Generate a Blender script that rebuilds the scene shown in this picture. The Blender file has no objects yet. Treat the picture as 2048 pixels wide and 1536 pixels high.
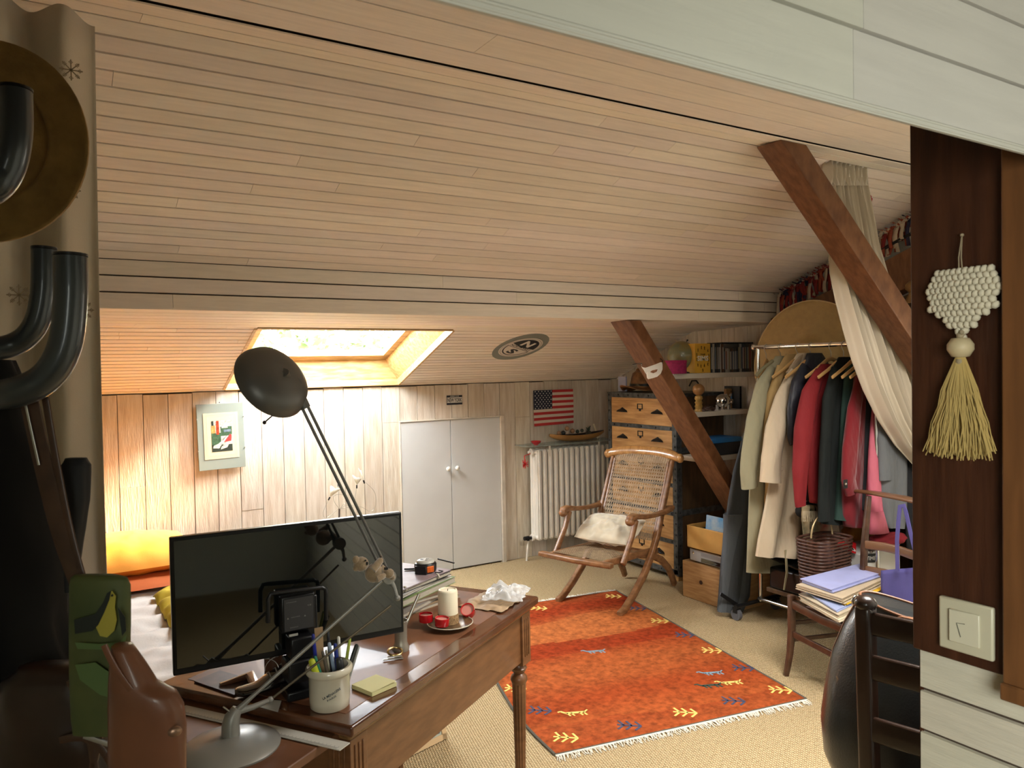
import bpy, math, random
from mathutils import Vector as V, Matrix, noise
rnd = random.Random(7)
S = bpy.context.scene
COL = S.collection
PI = math.pi
# ------------------------------------------------------------------ camera
F_PX = 1540.0; EYE = V((0, 0, 1.5))
_p = math.radians(1.35); _a = math.radians(58.1); _r = 0.0185
FWD = V((math.cos(_a)*math.cos(_p), math.sin(_a)*math.cos(_p), -math.sin(_p)))
_R0 = FWD.cross(V((0, 0, 1))).normalized(); _U0 = _R0.cross(FWD)
RT = _R0*math.cos(_r) - _U0*math.sin(_r); UP = _U0*math.cos(_r) + _R0*math.sin(_r)
cd = bpy.data.cameras.new('camera'); cam = bpy.data.objects.new('camera', cd); COL.objects.link(cam)
cd.sensor_width = 36; cd.lens = F_PX/2048*36; cd.clip_start = .02
cam.matrix_world = Matrix(((RT.x, UP.x, -FWD.x, EYE.x), (RT.y, UP.y, -FWD.y, EYE.y), (RT.z, UP.z, -FWD.z, EYE.z), (0, 0, 0, 1)))
cd.dof.use_dof = True; cd.dof.focus_distance = 3.6; cd.dof.aperture_fstop = 16
S.camera = cam
# ------------------------------------------------------------------ light and exposure
S.view_settings.view_transform = 'Standard'; S.view_settings.look = 'None'
S.view_settings.gamma = 1; S.view_settings.use_curve_mapping = False
S.view_settings.exposure = 1.13
W = bpy.data.worlds.new('sky'); S.world = W; W.use_nodes = True
WBG = W.node_tree.nodes['Background']; WBG.inputs[0].default_value = (.90, .96, 1.0, 1); WBG.inputs[1].default_value = 20
def area(name, loc, target, sx, sy, power, color=(1, 1, 1), portal=False):
    l = bpy.data.lights.new(name, 'AREA'); l.shape = 'RECTANGLE'; l.size = sx; l.size_y = sy
    l.energy = power; l.color = color
    o = bpy.data.objects.new(name, l); COL.objects.link(o); o.location = loc
    o.rotation_euler = (V(target)-V(loc)).to_track_quat('-Z', 'Y').to_euler()
    if portal: l.cycles.is_portal = True
    return o
area('skylight_daylight', (1.6, 4.75, 1.90), (1.6, 4.35, .98), 1.5, 1.3, 1, portal=True)
sl = bpy.data.lights.new('sun', 'SUN'); sl.energy = 29; sl.angle = math.radians(16); sl.color = (1, .88, .70)
so = bpy.data.objects.new('sun', sl); COL.objects.link(so)
so.rotation_euler = V((-1.15, .12, -1.0)).to_track_quat('-Z', 'Y').to_euler(); so.location = (4, 4, 6)
pw = area('passage_daylight', (-.35, -1.1, 1.45), (1.2, -.15, .95), 1.0, .8, 9.0, (.97, 1.0, .90)); pw.data.spread = math.radians(100)
area('overhead_fill_light', (2.25, 1.15, 2.34), (2.45, 1.7, 0), .9, 1.0, 36, (1, .96, .90)).data.spread = math.radians(125)  # added overhead fill for the near half; no second roof window is built
area('gable_window_daylight', (4.05, 1.25, 1.35), (2.0, 2.2, 2.1), .6, .8, 2.6, (1, .90, .76))

def ray(x, y): return FWD + RT*((x-1024)/F_PX) - UP*((y-768)/F_PX)
def at(x, y, X=None, Y=None, Z=None, D=None):
    d = ray(x, y)
    if X is not None: t = X/d.x
    elif Y is not None: t = Y/d.y
    elif Z is not None: t = (Z-EYE.z)/d.z
    else: t = D
    return EYE + d*t
# ------------------------------------------------------------------ materials
MATS = {}
def mat(name, col, rough=.6, metal=0, bump=0, bscale=60, var=0, vscale=8, col2=None, stretch=(1, 1, 1), spec=.4, trans=0, coat=0, sheen=0, rand=0, tint=False, emit=0, alpha=1, detail=4, dist=.004):
    if name in MATS: return MATS[name]
    m = bpy.data.materials.new(name); m.use_nodes = True; MATS[name] = m
    nt = m.node_tree; N = nt.nodes; L = nt.links; b = N['Principled BSDF']
    b.inputs['Roughness'].default_value = rough; b.inputs['Metallic'].default_value = metal
    b.inputs['Specular IOR Level'].default_value = spec
    b.inputs['Transmission Weight'].default_value = trans; b.inputs['Coat Weight'].default_value = coat
    b.inputs['Sheen Weight'].default_value = sheen; b.inputs['Alpha'].default_value = alpha
    c = (*col, 1)
    b.inputs['Base Color'].default_value = c
    tc = N.new('ShaderNodeTexCoord'); mp = N.new('ShaderNodeMapping'); mp.inputs['Scale'].default_value = stretch
    L.new(tc.outputs['Object'], mp.inputs[0])
    src = None
    if var or col2:
        n = N.new('ShaderNodeTexNoise'); n.inputs['Scale'].default_value = vscale; n.inputs['Detail'].default_value = detail
        L.new(mp.outputs[0], n.inputs[0])
        r = N.new('ShaderNodeValToRGB'); r.color_ramp.elements[0].position = .35; r.color_ramp.elements[1].position = .65
        d = col2 if col2 else tuple(max(0, k*(1-var)) for k in col)
        r.color_ramp.elements[0].color = (*d, 1); r.color_ramp.elements[1].color = c
        L.new(n.outputs[0], r.inputs[0]); src = r.outputs[0]
    if tint:
        a = N.new('ShaderNodeAttribute'); a.attribute_name = 'tint'
        mx = N.new('ShaderNodeMix'); mx.data_type = 'RGBA'; mx.blend_type = 'MULTIPLY'; mx.inputs[0].default_value = 1
        if src: L.new(src, mx.inputs[6])
        else: mx.inputs[6].default_value = c
        L.new(a.outputs[0], mx.inputs[7]); src = mx.outputs[2]
    if rand:
        oi = N.new('ShaderNodeObjectInfo'); r = N.new('ShaderNodeValToRGB'); L.new(oi.outputs['Random'], r.inputs[0])
        r.color_ramp.interpolation = 'CONSTANT'; cs = rand
        for i, k in enumerate(cs):
            e = r.color_ramp.elements[i] if i < 2 else r.color_ramp.elements.new(i/len(cs))
            e.position = i/len(cs); e.color = (*k, 1)
        src = r.outputs[0]
    if src: L.new(src, b.inputs['Base Color'])
    if bump:
        n = N.new('ShaderNodeTexNoise'); n.inputs['Scale'].default_value = bscale; n.inputs['Detail'].default_value = 3
        L.new(mp.outputs[0], n.inputs[0])
        bp = N.new('ShaderNodeBump'); bp.inputs['Strength'].default_value = bump; bp.inputs['Distance'].default_value = dist
        L.new(n.outputs[0], bp.inputs['Height']); L.new(bp.outputs[0], b.inputs['Normal'])
    if emit:
        b.inputs['Emission Color'].default_value = c; b.inputs['Emission Strength'].default_value = emit
    return m
M = mat
PINK = M('whitewashed_boards', (.84, .75, .65), .5, var=.08, vscale=5, stretch=(1.2, 14, 14), bump=.25, bscale=12, tint=True)
KNEE = M('rough_whitewashed_planks', (.62, .555, .47), .6, col2=(.50, .42, .33), vscale=5, stretch=(9, 9, 1.0), bump=.6, bscale=16, tint=True, detail=8)
SEAM = M('seam_shadow', (.06, .04, .027), .9)
HEAD = M('header_paint', (.62, .60, .54), .45, var=.06, vscale=6, stretch=(1, 10, 10), bump=.15, bscale=14, tint=True)
WHITEP = M('white_board_paint', (.58, .54, .46), .55, var=.10, vscale=7, stretch=(8, 1.5, 14), bump=.3, bscale=20, tint=True)
PLASTER = M('hall_plaster', (.70, .74, .68), .8, var=.05, vscale=2)
DARKWOOD = M('dark_stained_beam', (.060, .019, .0075), .45, col2=(.035, .010, .004), vscale=6, stretch=(10, 10, 1), bump=.2, bscale=18)
CASING = M('varnished_casing', (.16, .065, .022), .4, var=.25, vscale=8, stretch=(8, 8, 1))
BEAM = M('reddish_brown_beam', (.185, .078, .031), .45, col2=(.115, .043, .016), vscale=7, stretch=(3, 6, 2), bump=.25, bscale=14)
PINE = M('varnished_pine', (.66, .44, .20), .35, col2=(.46, .27, .09), vscale=6, stretch=(1.5, 9, 9), bump=.15, bscale=20, coat=.2)
MAHOG = M('polished_desk_wood', (.115, .042, .018), .22, col2=(.07, .024, .010), vscale=5, stretch=(3, 3, 9), coat=.5)
MAHOG2 = M('desk_side_wood', (.17, .072, .027), .38, col2=(.115, .046, .016), vscale=6, stretch=(2, 2, 9), coat=.15)
LEATHR = M('desk_inlay', (.19, .078, .036), .5, var=.35, vscale=9, coat=.08)
TEAK = M('worn_teak', (.26, .125, .052), .38, col2=(.15, .066, .026), vscale=7, stretch=(3, 3, 6), bump=.15, bscale=30)
HONEY = M('honey_teak', (.50, .26, .085), .28, col2=(.33, .15, .045), vscale=8, stretch=(3, 6, 3), coat=.4)
CANE = M('cane_weave', (.42, .30, .18), .6, var=.35, vscale=30)
CHESTW = M('chest_pine', (.56, .32, .125), .45, col2=(.36, .18, .06), vscale=5, stretch=(5, 1, 9), bump=.25, bscale=18, detail=6)
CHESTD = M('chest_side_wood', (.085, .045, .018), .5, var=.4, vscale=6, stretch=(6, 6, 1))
IRON = M('aged_iron', (.12, .125, .125), .45, metal=.6, var=.55, vscale=30, bump=.3, bscale=60)
BLKMET = M('black_metal', (.012, .012, .013), .4, metal=.3)
CHROME = M('chrome', (.8, .8, .8), .12, metal=1)
STEEL = M('brushed_steel', (.5, .48, .44), .3, metal=1)
GREYMET = M('grey_lamp_enamel', (.26, .25, .225), .38, metal=.25, spec=.5)
WHITEENA = M('white_enamel', (.78, .74, .66), .35, var=.08, vscale=14, spec=.5)
DOORP = M('white_door_paint', (.56, .56, .54), .35, var=.05, vscale=5)
BLK = M('black_plastic', (.008, .008, .009), .3)
BLKG = M('glossy_black', (.004, .005, .005), .03, spec=1.0, coat=1)
CREAMC = M('cream_curtain', (.56, .49, .38), .9, bump=.4, bscale=300, sheen=.3, dist=.001)
GLASS = M('clear_glass', (.93, .98, .95), .02, trans=1)
CANDLE = M('ivory_wax', (.78, .70, .52), .45, spec=.4)
CREAM = M('cream_ceramic', (.62, .57, .45), .2, coat=.4, var=.05, vscale=20)
REDG = M('red_glass', (.45, .006, .012), .1, spec=.6, coat=.5)
def simple(name, col, rough=.6, **k): return M(name, col, rough, **k)
BLACKT = simple('black_ink', (.01, .01, .012), .6)
WHITET = simple('white_ink', (.8, .78, .74), .6)
# carpet: woven sisal in ribs
def weave_mat():
    m = mat('woven_sisal', (.50, .37, .19), .9); nt = m.node_tree; N = nt.nodes; L = nt.links; b = N['Principled BSDF']
    tc = N.new('ShaderNodeTexCoord'); mp = N.new('ShaderNodeMapping'); mp.inputs['Rotation'].default_value = (0, 0, math.radians(14))
    L.new(tc.outputs['Object'], mp.inputs[0])
    w1 = N.new('ShaderNodeTexWave'); w1.bands_direction = 'Y'; w1.inputs['Scale'].default_value = 26; w1.inputs['Distortion'].default_value = .8; w1.inputs['Detail'].default_value = 1; w1.inputs['Detail Scale'].default_value = 3
    w2 = N.new('ShaderNodeTexWave'); w2.bands_direction = 'X'; w2.inputs['Scale'].default_value = 30; w2.inputs['Distortion'].default_value = 1.2; w2.inputs['Detail'].default_value = 1
    L.new(mp.outputs[0], w1.inputs[0]); L.new(mp.outputs[0], w2.inputs[0])
    mu = N.new('ShaderNodeMath'); mu.operation = 'MULTIPLY'; L.new(w1.outputs[1], mu.inputs[0]); L.new(w2.outputs[1], mu.inputs[1])
    n = N.new('ShaderNodeTexNoise'); n.inputs['Scale'].default_value = 90; L.new(tc.outputs['Object'], n.inputs[0])
    ad = N.new('ShaderNodeMath'); ad.operation = 'MULTIPLY_ADD'; L.new(n.outputs[0], ad.inputs[0]); ad.inputs[1].default_value = .5; L.new(mu.outputs[0], ad.inputs[2])
    r = N.new('ShaderNodeValToRGB'); r.color_ramp.elements[0].position = .15; r.color_ramp.elements[1].position = .95
    r.color_ramp.elements[0].color = (.25, .165, .075, 1); r.color_ramp.elements[1].color = (.80, .64, .39, 1)
    L.new(ad.outputs[0], r.inputs[0]); L.new(r.outputs[0], b.inputs['Base Color'])
    bp = N.new('ShaderNodeBump'); bp.inputs['Strength'].default_value = .9; bp.inputs['Distance'].default_value = .006
    L.new(ad.outputs[0], bp.inputs['Height']); L.new(bp.outputs[0], b.inputs['Normal'])
    b.inputs['Specular IOR Level'].default_value = .1
    return m
SISAL = weave_mat()
# ------------------------------------------------------------------ mesh builder
class MB:
    def __init__(s): s.v = []; s.f = []; s.mi = []; s.t = []; s.M = None; s.m = 0; s.tint = None
    def add(s, vs, fs):
        b = len(s.v)
        for p in vs:
            p = V(p); s.v.append(s.M @ p if s.M else p)
        for f in fs:
            s.f.append([b+i for i in f]); s.mi.append(s.m); s.t.append(s.tint or (1, 1, 1))
        return s
    def box(s, c, d, R=None):
        c = V(c); x, y, z = d[0]/2, d[1]/2, d[2]/2
        vs = [V((a*x, b*y, e*z)) for a in (-1, 1) for b in (-1, 1) for e in (-1, 1)]
        if R: vs = [R @ q for q in vs]
        return s.add([c+q for q in vs], [(0, 1, 3, 2), (4, 6, 7, 5), (0, 4, 5, 1), (2, 3, 7, 6), (0, 2, 6, 4), (1, 5, 7, 3)])
    def b2(s, lo, hi): return s.box([(a+b)/2 for a, b in zip(lo, hi)], [abs(b-a) for a, b in zip(lo, hi)])
    def rings(s, rs, cap=True, closed=False):
        n = len(rs[0]); vs = [p for r in rs for p in r]; fs = []
        m = len(rs)
        for i in range(m if closed else m-1):
            for j in range(n):
                a = i*n+j; b = i*n+(j+1) % n; c = ((i+1) % m)*n+(j+1) % n; d = ((i+1) % m)*n+j
                fs.append((a, b, c, d))
        if cap and not closed: fs += [tuple(range(n))[::-1], tuple((m-1)*n+j for j in range(n))]
        return s.add(vs, fs)
    def tube(s, pts, r, n=10, closed=False, cap=True, flat=1.0, ref=None):
        pts = [V(p) for p in pts]; m = len(pts); rs = r if isinstance(r, (list, tuple)) else [r]*m
        out = []; nrm = None
        for i, p in enumerate(pts):
            a = pts[(i-1) % m] if (closed or i) else p; b = pts[(i+1) % m] if (closed or i < m-1) else p
            t = (b-a)
            t = t.normalized() if t.length > 1e-9 else V((0, 0, 1))
            if nrm is None:
                q = V(ref) if ref else (V((0, 0, 1)) if abs(t.z) < .9 else V((1, 0, 0)))
                nrm = (q - t*q.dot(t)).normalized()
            else: nrm = (nrm - t*nrm.dot(t)).normalized()
            bn = t.cross(nrm)
            out.append([p + (nrm*math.cos(2*PI*k/n)*flat + bn*math.sin(2*PI*k/n))*rs[i] for k in range(n)])
        return s.rings(out, cap, closed)
    def bar(s, a, b, w, h, ref=(0, 0, 1)):
        a = V(a); b = V(b); t = (b-a).normalized(); q = V(ref); n = (q - t*q.dot(t)).normalized(); k = t.cross(n)
        rs = [[p + k*(w/2*i) + n*(h/2*j) for i, j in ((-1, -1), (1, -1), (1, 1), (-1, 1))] for p in (a, b)]
        return s.rings(rs)
    def sweep(s, pts, w, h, ref):   # rectangular section along a polyline, ref = direction of h
        pts = [V(p) for p in pts]; rs = []
        W_ = w if isinstance(w, (list, tuple)) else [w]*len(pts); H_ = h if isinstance(h, (list, tuple)) else [h]*len(pts)
        k = V(ref).normalized()
        for i, p in enumerate(pts):
            t = (pts[min(i+1, len(pts)-1)] - pts[max(i-1, 0)]).normalized(); n = t.cross(k).normalized()
            c = .3
            rs.append([p + n*(W_[i]/2*a) + k*(H_[i]/2*b) for a, b in ((-1, -1+c), (-1+c, -1), (1-c, -1), (1, -1+c), (1, 1-c), (1-c, 1), (-1+c, 1), (-1, 1-c))])
        return s.rings(rs)
    def lathe(s, prof, c=(0, 0, 0), n=20, ax=None, cap=True, sx=1):
        c = V(c); R = V((0, 0, 1)).rotation_difference(V(ax).normalized()).to_matrix() if ax else Matrix.Identity(3)
        return s.rings([[c + R @ V((r*math.cos(2*PI*k/n)*sx, r*math.sin(2*PI*k/n), z)) for k in range(n)] for r, z in prof], cap)
    def ell(s, c, r, n=14, R=None):
        c = V(c); rs = []
        for i in range(n//2+1):
            a = -PI/2 + PI*i/(n//2); q = max(math.cos(a), .001)
            ring = [V((r[0]*q*math.cos(2*PI*k/n), r[1]*q*math.sin(2*PI*k/n), r[2]*math.sin(a))) for k in range(n)]
            rs.append([c + (R @ p if R else p) for p in ring])
        return s.rings(rs)
    def prism(s, poly, d):   # poly: 3D points, d: extrusion vector
        n = len(poly); d = V(d); vs = [V(p) for p in poly] + [V(p)+d for p in poly]
        return s.add(vs, [tuple(range(n)), tuple(range(n, 2*n))[::-1]] + [(i, i+n, (i+1) % n+n, (i+1) % n) for i in range(n)])
    def grid(s, fn, nu, nv, both=False):
        vs = [fn(i/nu, j/nv) for j in range(nv+1) for i in range(nu+1)]
        return s.add(vs, [(j*(nu+1)+i, j*(nu+1)+i+1, (j+1)*(nu+1)+i+1, (j+1)*(nu+1)+i) for j in range(nv) for i in range(nu)])
    def build(s, name, mats, parent=None, smooth=35, bevel=0, solid=0, sub=0, origin=None, seg=2):
        if not isinstance(mats, (list, tuple)): mats = [mats]
        if parent is not None: o0 = V(parent.get('_o', parent.location))
        elif origin is not None: o0 = V(origin)
        else:
            xs = [p.x for p in s.v]; ys = [p.y for p in s.v]; zs = [p.z for p in s.v]
            o0 = V(((min(xs)+max(xs))/2, (min(ys)+max(ys))/2, min(zs)))
        me = bpy.data.meshes.new(name); me.from_pydata([tuple(p-o0) for p in s.v], [], s.f)
        for m in mats: me.materials.append(m)
        for p, i in zip(me.polygons, s.mi): p.material_index = i; p.use_smooth = smooth > 0
        if any(t != (1, 1, 1) for t in s.t):
            at_ = me.color_attributes.new('tint', 'FLOAT_COLOR', 'CORNER')
            for p, t in zip(me.polygons, s.t):
                for li in p.loop_indices: at_.data[li].color = (*t, 1)
        import bmesh
        bm = bmesh.new(); bm.from_mesh(me); bmesh.ops.recalc_face_normals(bm, faces=bm.faces[:]); bm.to_mesh(me); bm.free()
        if smooth > 0: me.set_sharp_from_angle(angle=math.radians(smooth))
        o = bpy.data.objects.new(name, me); COL.objects.link(o)
        if parent is not None:
            o.parent = parent; OFF[o.name] = o0
        else: o.location = o0; OFF[o.name] = o0
        if solid: q = o.modifiers.new('thickness', 'SOLIDIFY'); q.thickness = solid; q.offset = 0
        if bevel: q = o.modifiers.new('edges', 'BEVEL'); q.width = bevel; q.segments = seg; q.limit_method = 'ANGLE'; q.angle_limit = math.radians(40)
        if sub: q = o.modifiers.new('round', 'SUBSURF'); q.levels = sub; q.render_levels = sub
        return o
OFF = {}
_ob = MB.build
def _build(s, name, mats, parent=None, **k):
    if parent is not None:
        # children carry world-space geometry relative to their root
        root = parent
        while root.parent: root = root.parent
        class P: pass
        o = _ob(s, name, mats, None, origin=OFF[root.name], **{a: b for a, b in k.items() if a != 'origin'})
        o.location = (0, 0, 0); o.parent = parent; return o
    return _ob(s, name, mats, None, **k)
MB.build = _build
def tag(o, label, cat, group=None, kind=None):
    o['label'] = label; o['category'] = cat
    if group: o['group'] = group
    if kind: o['kind'] = kind
    return o
def thing(name, label, cat, loc, group=None):
    o = bpy.data.objects.new(name, None); o.empty_display_size = .05; COL.objects.link(o); o.location = loc; OFF[o.name] = V(loc)
    return tag(o, label, cat, group)
def struct(o): o['kind'] = 'structure'; return o
def copy_tree(o, parent=None):
    c = o.copy(); COL.objects.link(c)
    if parent is not None: c.parent = parent
    for ch in list(o.children): copy_tree(ch, c)
    return c
def text(s, string, o, ux, uy, width=None, height=None, depth=.0008, bold=0, mi=None):
    """lettering as flat raised mesh; o = centre, ux/uy = reading direction and up"""
    cu = bpy.data.curves.new('t', 'FONT'); cu.body = string; cu.align_x = 'CENTER'; cu.align_y = 'CENTER'; cu.offset = bold; cu.resolution_u = 2
    ob = bpy.data.objects.new('t', cu); COL.objects.link(ob)
    me = bpy.data.meshes.new_from_object(ob)
    bpy.data.objects.remove(ob); 
    xs = [v.co.x for v in me.vertices]; ys = [v.co.y for v in me.vertices]
    if not xs: return s
    w = max(xs)-min(xs); h = max(ys)-min(ys); cx = (max(xs)+min(xs))/2; cy = (max(ys)+min(ys))/2
    sx = width/w if width else height/h; sy = height/h if height else sx
    ux = V(ux).normalized(); uy = V(uy).normalized(); n = ux.cross(uy).normalized()
    if mi is not None: s.m = mi
    s.add([V(o) + ux*((v.co.x-cx)*sx) + uy*((v.co.y-cy)*sy) + n*depth for v in me.vertices], [tuple(p.vertices) for p in me.polygons])
    bpy.data.meshes.remove(me); return s
MB.text = text
# ================================================================== SETTING
GX = 4.19; YK = 5.055; XL = -1.3
def zlow(y): return 1.3736 + .4*(5.0565-y)      # lower slope
def zup(y): return 1.945 + .4*(3.37-y)          # upper slope
def tintv(a=.1):
    k = 1 + rnd.uniform(-a, a*.6); return (k, k*rnd.uniform(.975, 1.01), k*rnd.uniform(.94, 1.02))
def boards(mb, o, ax, ay, n, L, W, w, gap=.0042, th=.008, joints=True, hole=None, jl=(.7, 2.2), amt=.08):
    """boards of width w laid along ax, stacked along ay, front face normal n"""
    o = V(o); ax = V(ax).normalized(); ay = V(ay).normalized(); n = V(n).normalized()
    k = 0
    while k*w < W - .004:
        y0 = k*w + gap/2; y1 = min((k+1)*w, W) - gap/2; x = 0.0 if not joints else -rnd.uniform(0, jl[0]); k += 1
        while x < L:
            xe = x + rnd.uniform(*jl) if joints else L
            segs = [(max(x, 0), min(xe, L))]; x = xe
            if hole:
                hx0, hx1, hy0, hy1 = hole
                if y1 > hy0 and y0 < hy1:
                    out = []
                    for a, b in segs:
                        if a < hx0: out.append((a, min(b, hx0)))
                        if b > hx1: out.append((max(a, hx1), b))
                    segs = out
            for a, b in segs:
                if b-a < .01: continue
                g = .0006; a += g; b -= g; mb.tint = tintv(amt); c = .0015
                P = [o + ax*p + ay*q for p, q in ((a, y0), (b, y0), (b, y1), (a, y1))]
                T = [o + ax*p + ay*q + n*th for p, q in ((a, y0+c), (b, y0+c), (b, y1-c), (a, y1-c))]
                mb.add(P+T, [(4, 5, 6, 7), (0, 1, 5, 4), (1, 2, 6, 5), (2, 3, 7, 6), (3, 0, 4, 7)])
    mb.tint = None
def backing(mb, o, ax, ay, n, L, W, th=.02, hole=None):
    o = V(o) ; ax = V(ax).normalized(); ay = V(ay).normalized(); n = V(n).normalized()
    def slab(a, b, c, d):
        if b-a > .001 and d-c > .001: mb.prism([o+ax*a+ay*c, o+ax*b+ay*c, o+ax*b+ay*d, o+ax*a+ay*d], -n*th)
    if hole:
        slab(0, hole[0], 0, W); slab(hole[1], L, 0, W); slab(hole[0], hole[1], 0, hole[2]); slab(hole[0], hole[1], hole[3], W)
    else: slab(0, L, 0, W)
# floor
m = MB(); m.b2((XL, -1.9, -.05), (6.6, YK+.1, 0)); struct(m.build('floor', SISAL, origin=(0, 0, 0)))
# knee wall (rough vertical planks) around the cupboard doors
m = MB(); DX0, DX1, DZ1 = 2.195, 3.018, 1.118
m.m = 1; backing(m, (XL, YK, 0), (1, 0, 0), (0, 0, 1), (0, -1, 0), GX-XL, 1.45, .05)
m.m = 0; x = XL; w = .1372
x = 2.199 - w*25
while x < GX:
    a = max(x, XL)+.0008; b = min(x+w, GX)-.0008; z = 0
    js = [0] + ([rnd.uniform(.3, 1.15)] if rnd.random() < .55 else []) + [1.372+rnd.uniform(-.006, .002)]
    for z0, z1 in zip(js, js[1:]):
        z0 += .001; m.tint = tintv(.09); c = .0012; d = rnd.uniform(.014, .018)
        def pl(a, b, z0, z1):
            if b-a < .004 or z1-z0 < .004: return
            m.add([(a, YK, z0), (b, YK, z0), (b, YK, z1), (a, YK, z1), (a+c, YK-d, z0+c*.4), (b-c, YK-d, z0+c*.4), (b-c, YK-d, z1-c*.4), (a+c, YK-d, z1-c*.4)],
                  [(4, 5, 6, 7), (0, 1, 5, 4), (1, 2, 6, 5), (2, 3, 7, 6), (3, 0, 4, 7)])
        if a > DX0-.003 and b < DX1+.003: pl(a, b, max(z0, DZ1), z1)
        elif b > DX0 and a < DX0: pl(a, DX0, z0, min(z1, DZ1)); pl(a, b, max(z0, DZ1), z1)
        elif a < DX1 and b > DX1: pl(DX1, b, z0, min(z1, DZ1)); pl(a, b, max(z0, DZ1), z1)
        else: pl(a, b, z0, z1)
    x += w
m.tint = None
struct(m.build('wall_back', [KNEE, SEAM], smooth=0, origin=(0, YK, 0)))
# cupboard doors
dr = thing('cupboard_doors', 'pair of flat white cupboard doors set low in the plank wall under the slope', 'cupboard door', (2.6, YK-.02, 0))
for a, b in ((DX0+.006, 2.592), (2.596, DX1-.004)):
    q = MB(); q.b2((a, YK-.024, .012), (b, YK-.002, DZ1-.006)); dp = q.build('door_panel', DOORP, dr, bevel=.0015)
    kx = 2.592-.035 if a < 2.4 else 2.596+.035
    q = MB(); q.lathe([(.006, 0), (.006, .012), (.015, .018), (.018, .026), (.014, .034), (.001, .037)], (kx, YK-.024, .757), 16, (0, -1, 0)); q.build('door_knob', WHITEENA, dp, smooth=60)
q = MB(); q.b2((DX0-.004, YK-.026, .01), (DX0+.004, YK-.0, DZ1)); q.b2((DX1-.002, YK-.04, .0), (DX1+.028, YK-.0, DZ1+.004)); q.b2((DX0-.006, YK-.03, DZ1-.004), (DX1+.01, YK-.001, DZ1+.004))
q.build('door_frame', M('door_trim_paint', (.62, .55, .45), .5, var=.2, vscale=12), dr, bevel=.001)
# lower sloped ceiling with the skylight opening
dS = V((0, -1, .4)).normalized(); nD = V((0, -.4, -1)).normalized()
Ls = (YK-4.144)/dS.y*-1
o = V((XL, 5.0565, 1.3736-.0)) - nD*.008
SX0, SX1, SY0, SY1 = 1.018, 2.183, 4.185, 5.02
hol = (SX0-XL, SX1-XL, (5.0565-SY1)/-dS.y, (5.0565-SY0)/-dS.y)
m = MB(); m.m = 1; backing(m, o, (1, 0, 0), dS, nD, GX-XL, Ls+.06, .02, hol); m.m = 0
boards(m, o, (1, 0, 0), dS, nD, GX-XL, Ls+.05, .0465, hole=hol, jl=(1.5, 3.5), th=.008, gap=.0058)
struct(m.build('ceiling_lower', [PINK, SEAM], smooth=0, origin=(0, 5, 1.4)))
# lower purlin casing
ZB = 1.752
m = MB(); m.m = 1
m.b2((XL, 3.38, ZB+.012), (GX, 4.10, ZB+.03)); m.b2((XL, 3.382, ZB+.01), (GX, 3.40, 1.96)); m.m = 0
boards(m, (XL, 3.368, ZB+.008), (1, 0, 0), (0, 1, -.03), (0, -.03, -1), GX-XL, .79, .132, jl=(1.5, 3))
boards(m, (XL, 3.378, ZB), (1, 0, 0), (0, 0, 1), (0, -1, 0), GX-XL, .195, .065, jl=(1.8, 3), amt=.05)
struct(m.build('trim_lower', [PINK, SEAM], smooth=0, origin=(0, 3.4, ZB)))
# upper sloped ceiling
o = V((XL, 3.37, 1.945)) - nD*.008; Lu = (3.37-2.19)/-dS.y
m = MB(); m.m = 1; backing(m, o, (1, 0, 0), dS, nD, GX-XL, Lu+.1, .02); m.m = 0
boards(m, o, (1, 0, 0), dS, nD, GX-XL, Lu+.1, .0655, jl=(1.2, 2.6), th=.008)
struct(m.build('ceiling_upper', [PINK, SEAM], smooth=0, origin=(0, 3, 2)))
# ridge casing: small chamfered fascia, then level underside
ZR = 2.392
m = MB(); m.m = 1; m.b2((XL, -.4, ZR+.012), (GX, 2.09, ZR+.03)); m.m = 0
fa = V((0, 2.205-2.05, 2.407-ZR))
boards(m, (XL, 2.05, ZR), (1, 0, 0), fa, (0, .09, -1), GX-XL, fa.length, .078, jl=(1.5, 3), th=.004)
boards(m, (XL, .42, ZR+.008), (1, 0, 0), (0, 1, 0), (0, 0, -1), GX-XL, 1.62, .137, jl=(1.6, 3.2), amt=.05)
struct(m.build('ceiling_ridge', [PINK, SEAM], smooth=0, origin=(0, 2, ZR)))
# gable wall and left end wall
prof = [(YK, 0), (YK, 1.40), (4.144, 1.75), (3.37, 1.79), (3.37, 1.97), (2.19, 2.44), (.4, 2.42), (.4, 0)]
m = MB(); m.m = 1; m.prism([(GX+.02, y, z) for y, z in prof], (.05, 0, 0)); m.m = 0
yy = YK
while yy > 3.5:
    a = yy-.0012; b = yy-.117+.0012; mid = (a+b)/2
    zt = (zlow(b)+.01 if mid > 4.14 else ZB+.03); m.tint = tintv(.07)
    m.prism([(GX+.02, a, 0), (GX+.02, b, 0), (GX+.02, b, zt), (GX+.02, a, zt)], (-.018, 0, 0)); yy -= .117
m.tint = None; struct(m.build('wall_right', [KNEE, PLASTER], smooth=0, origin=(GX, 3, 0)))
m = MB(); m.prism([(XL, y, z) for y, z in prof], (-.05, 0, 0)); struct(m.build('wall_left', PLASTER, smooth=0, origin=(XL, 3, 0)))
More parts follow.
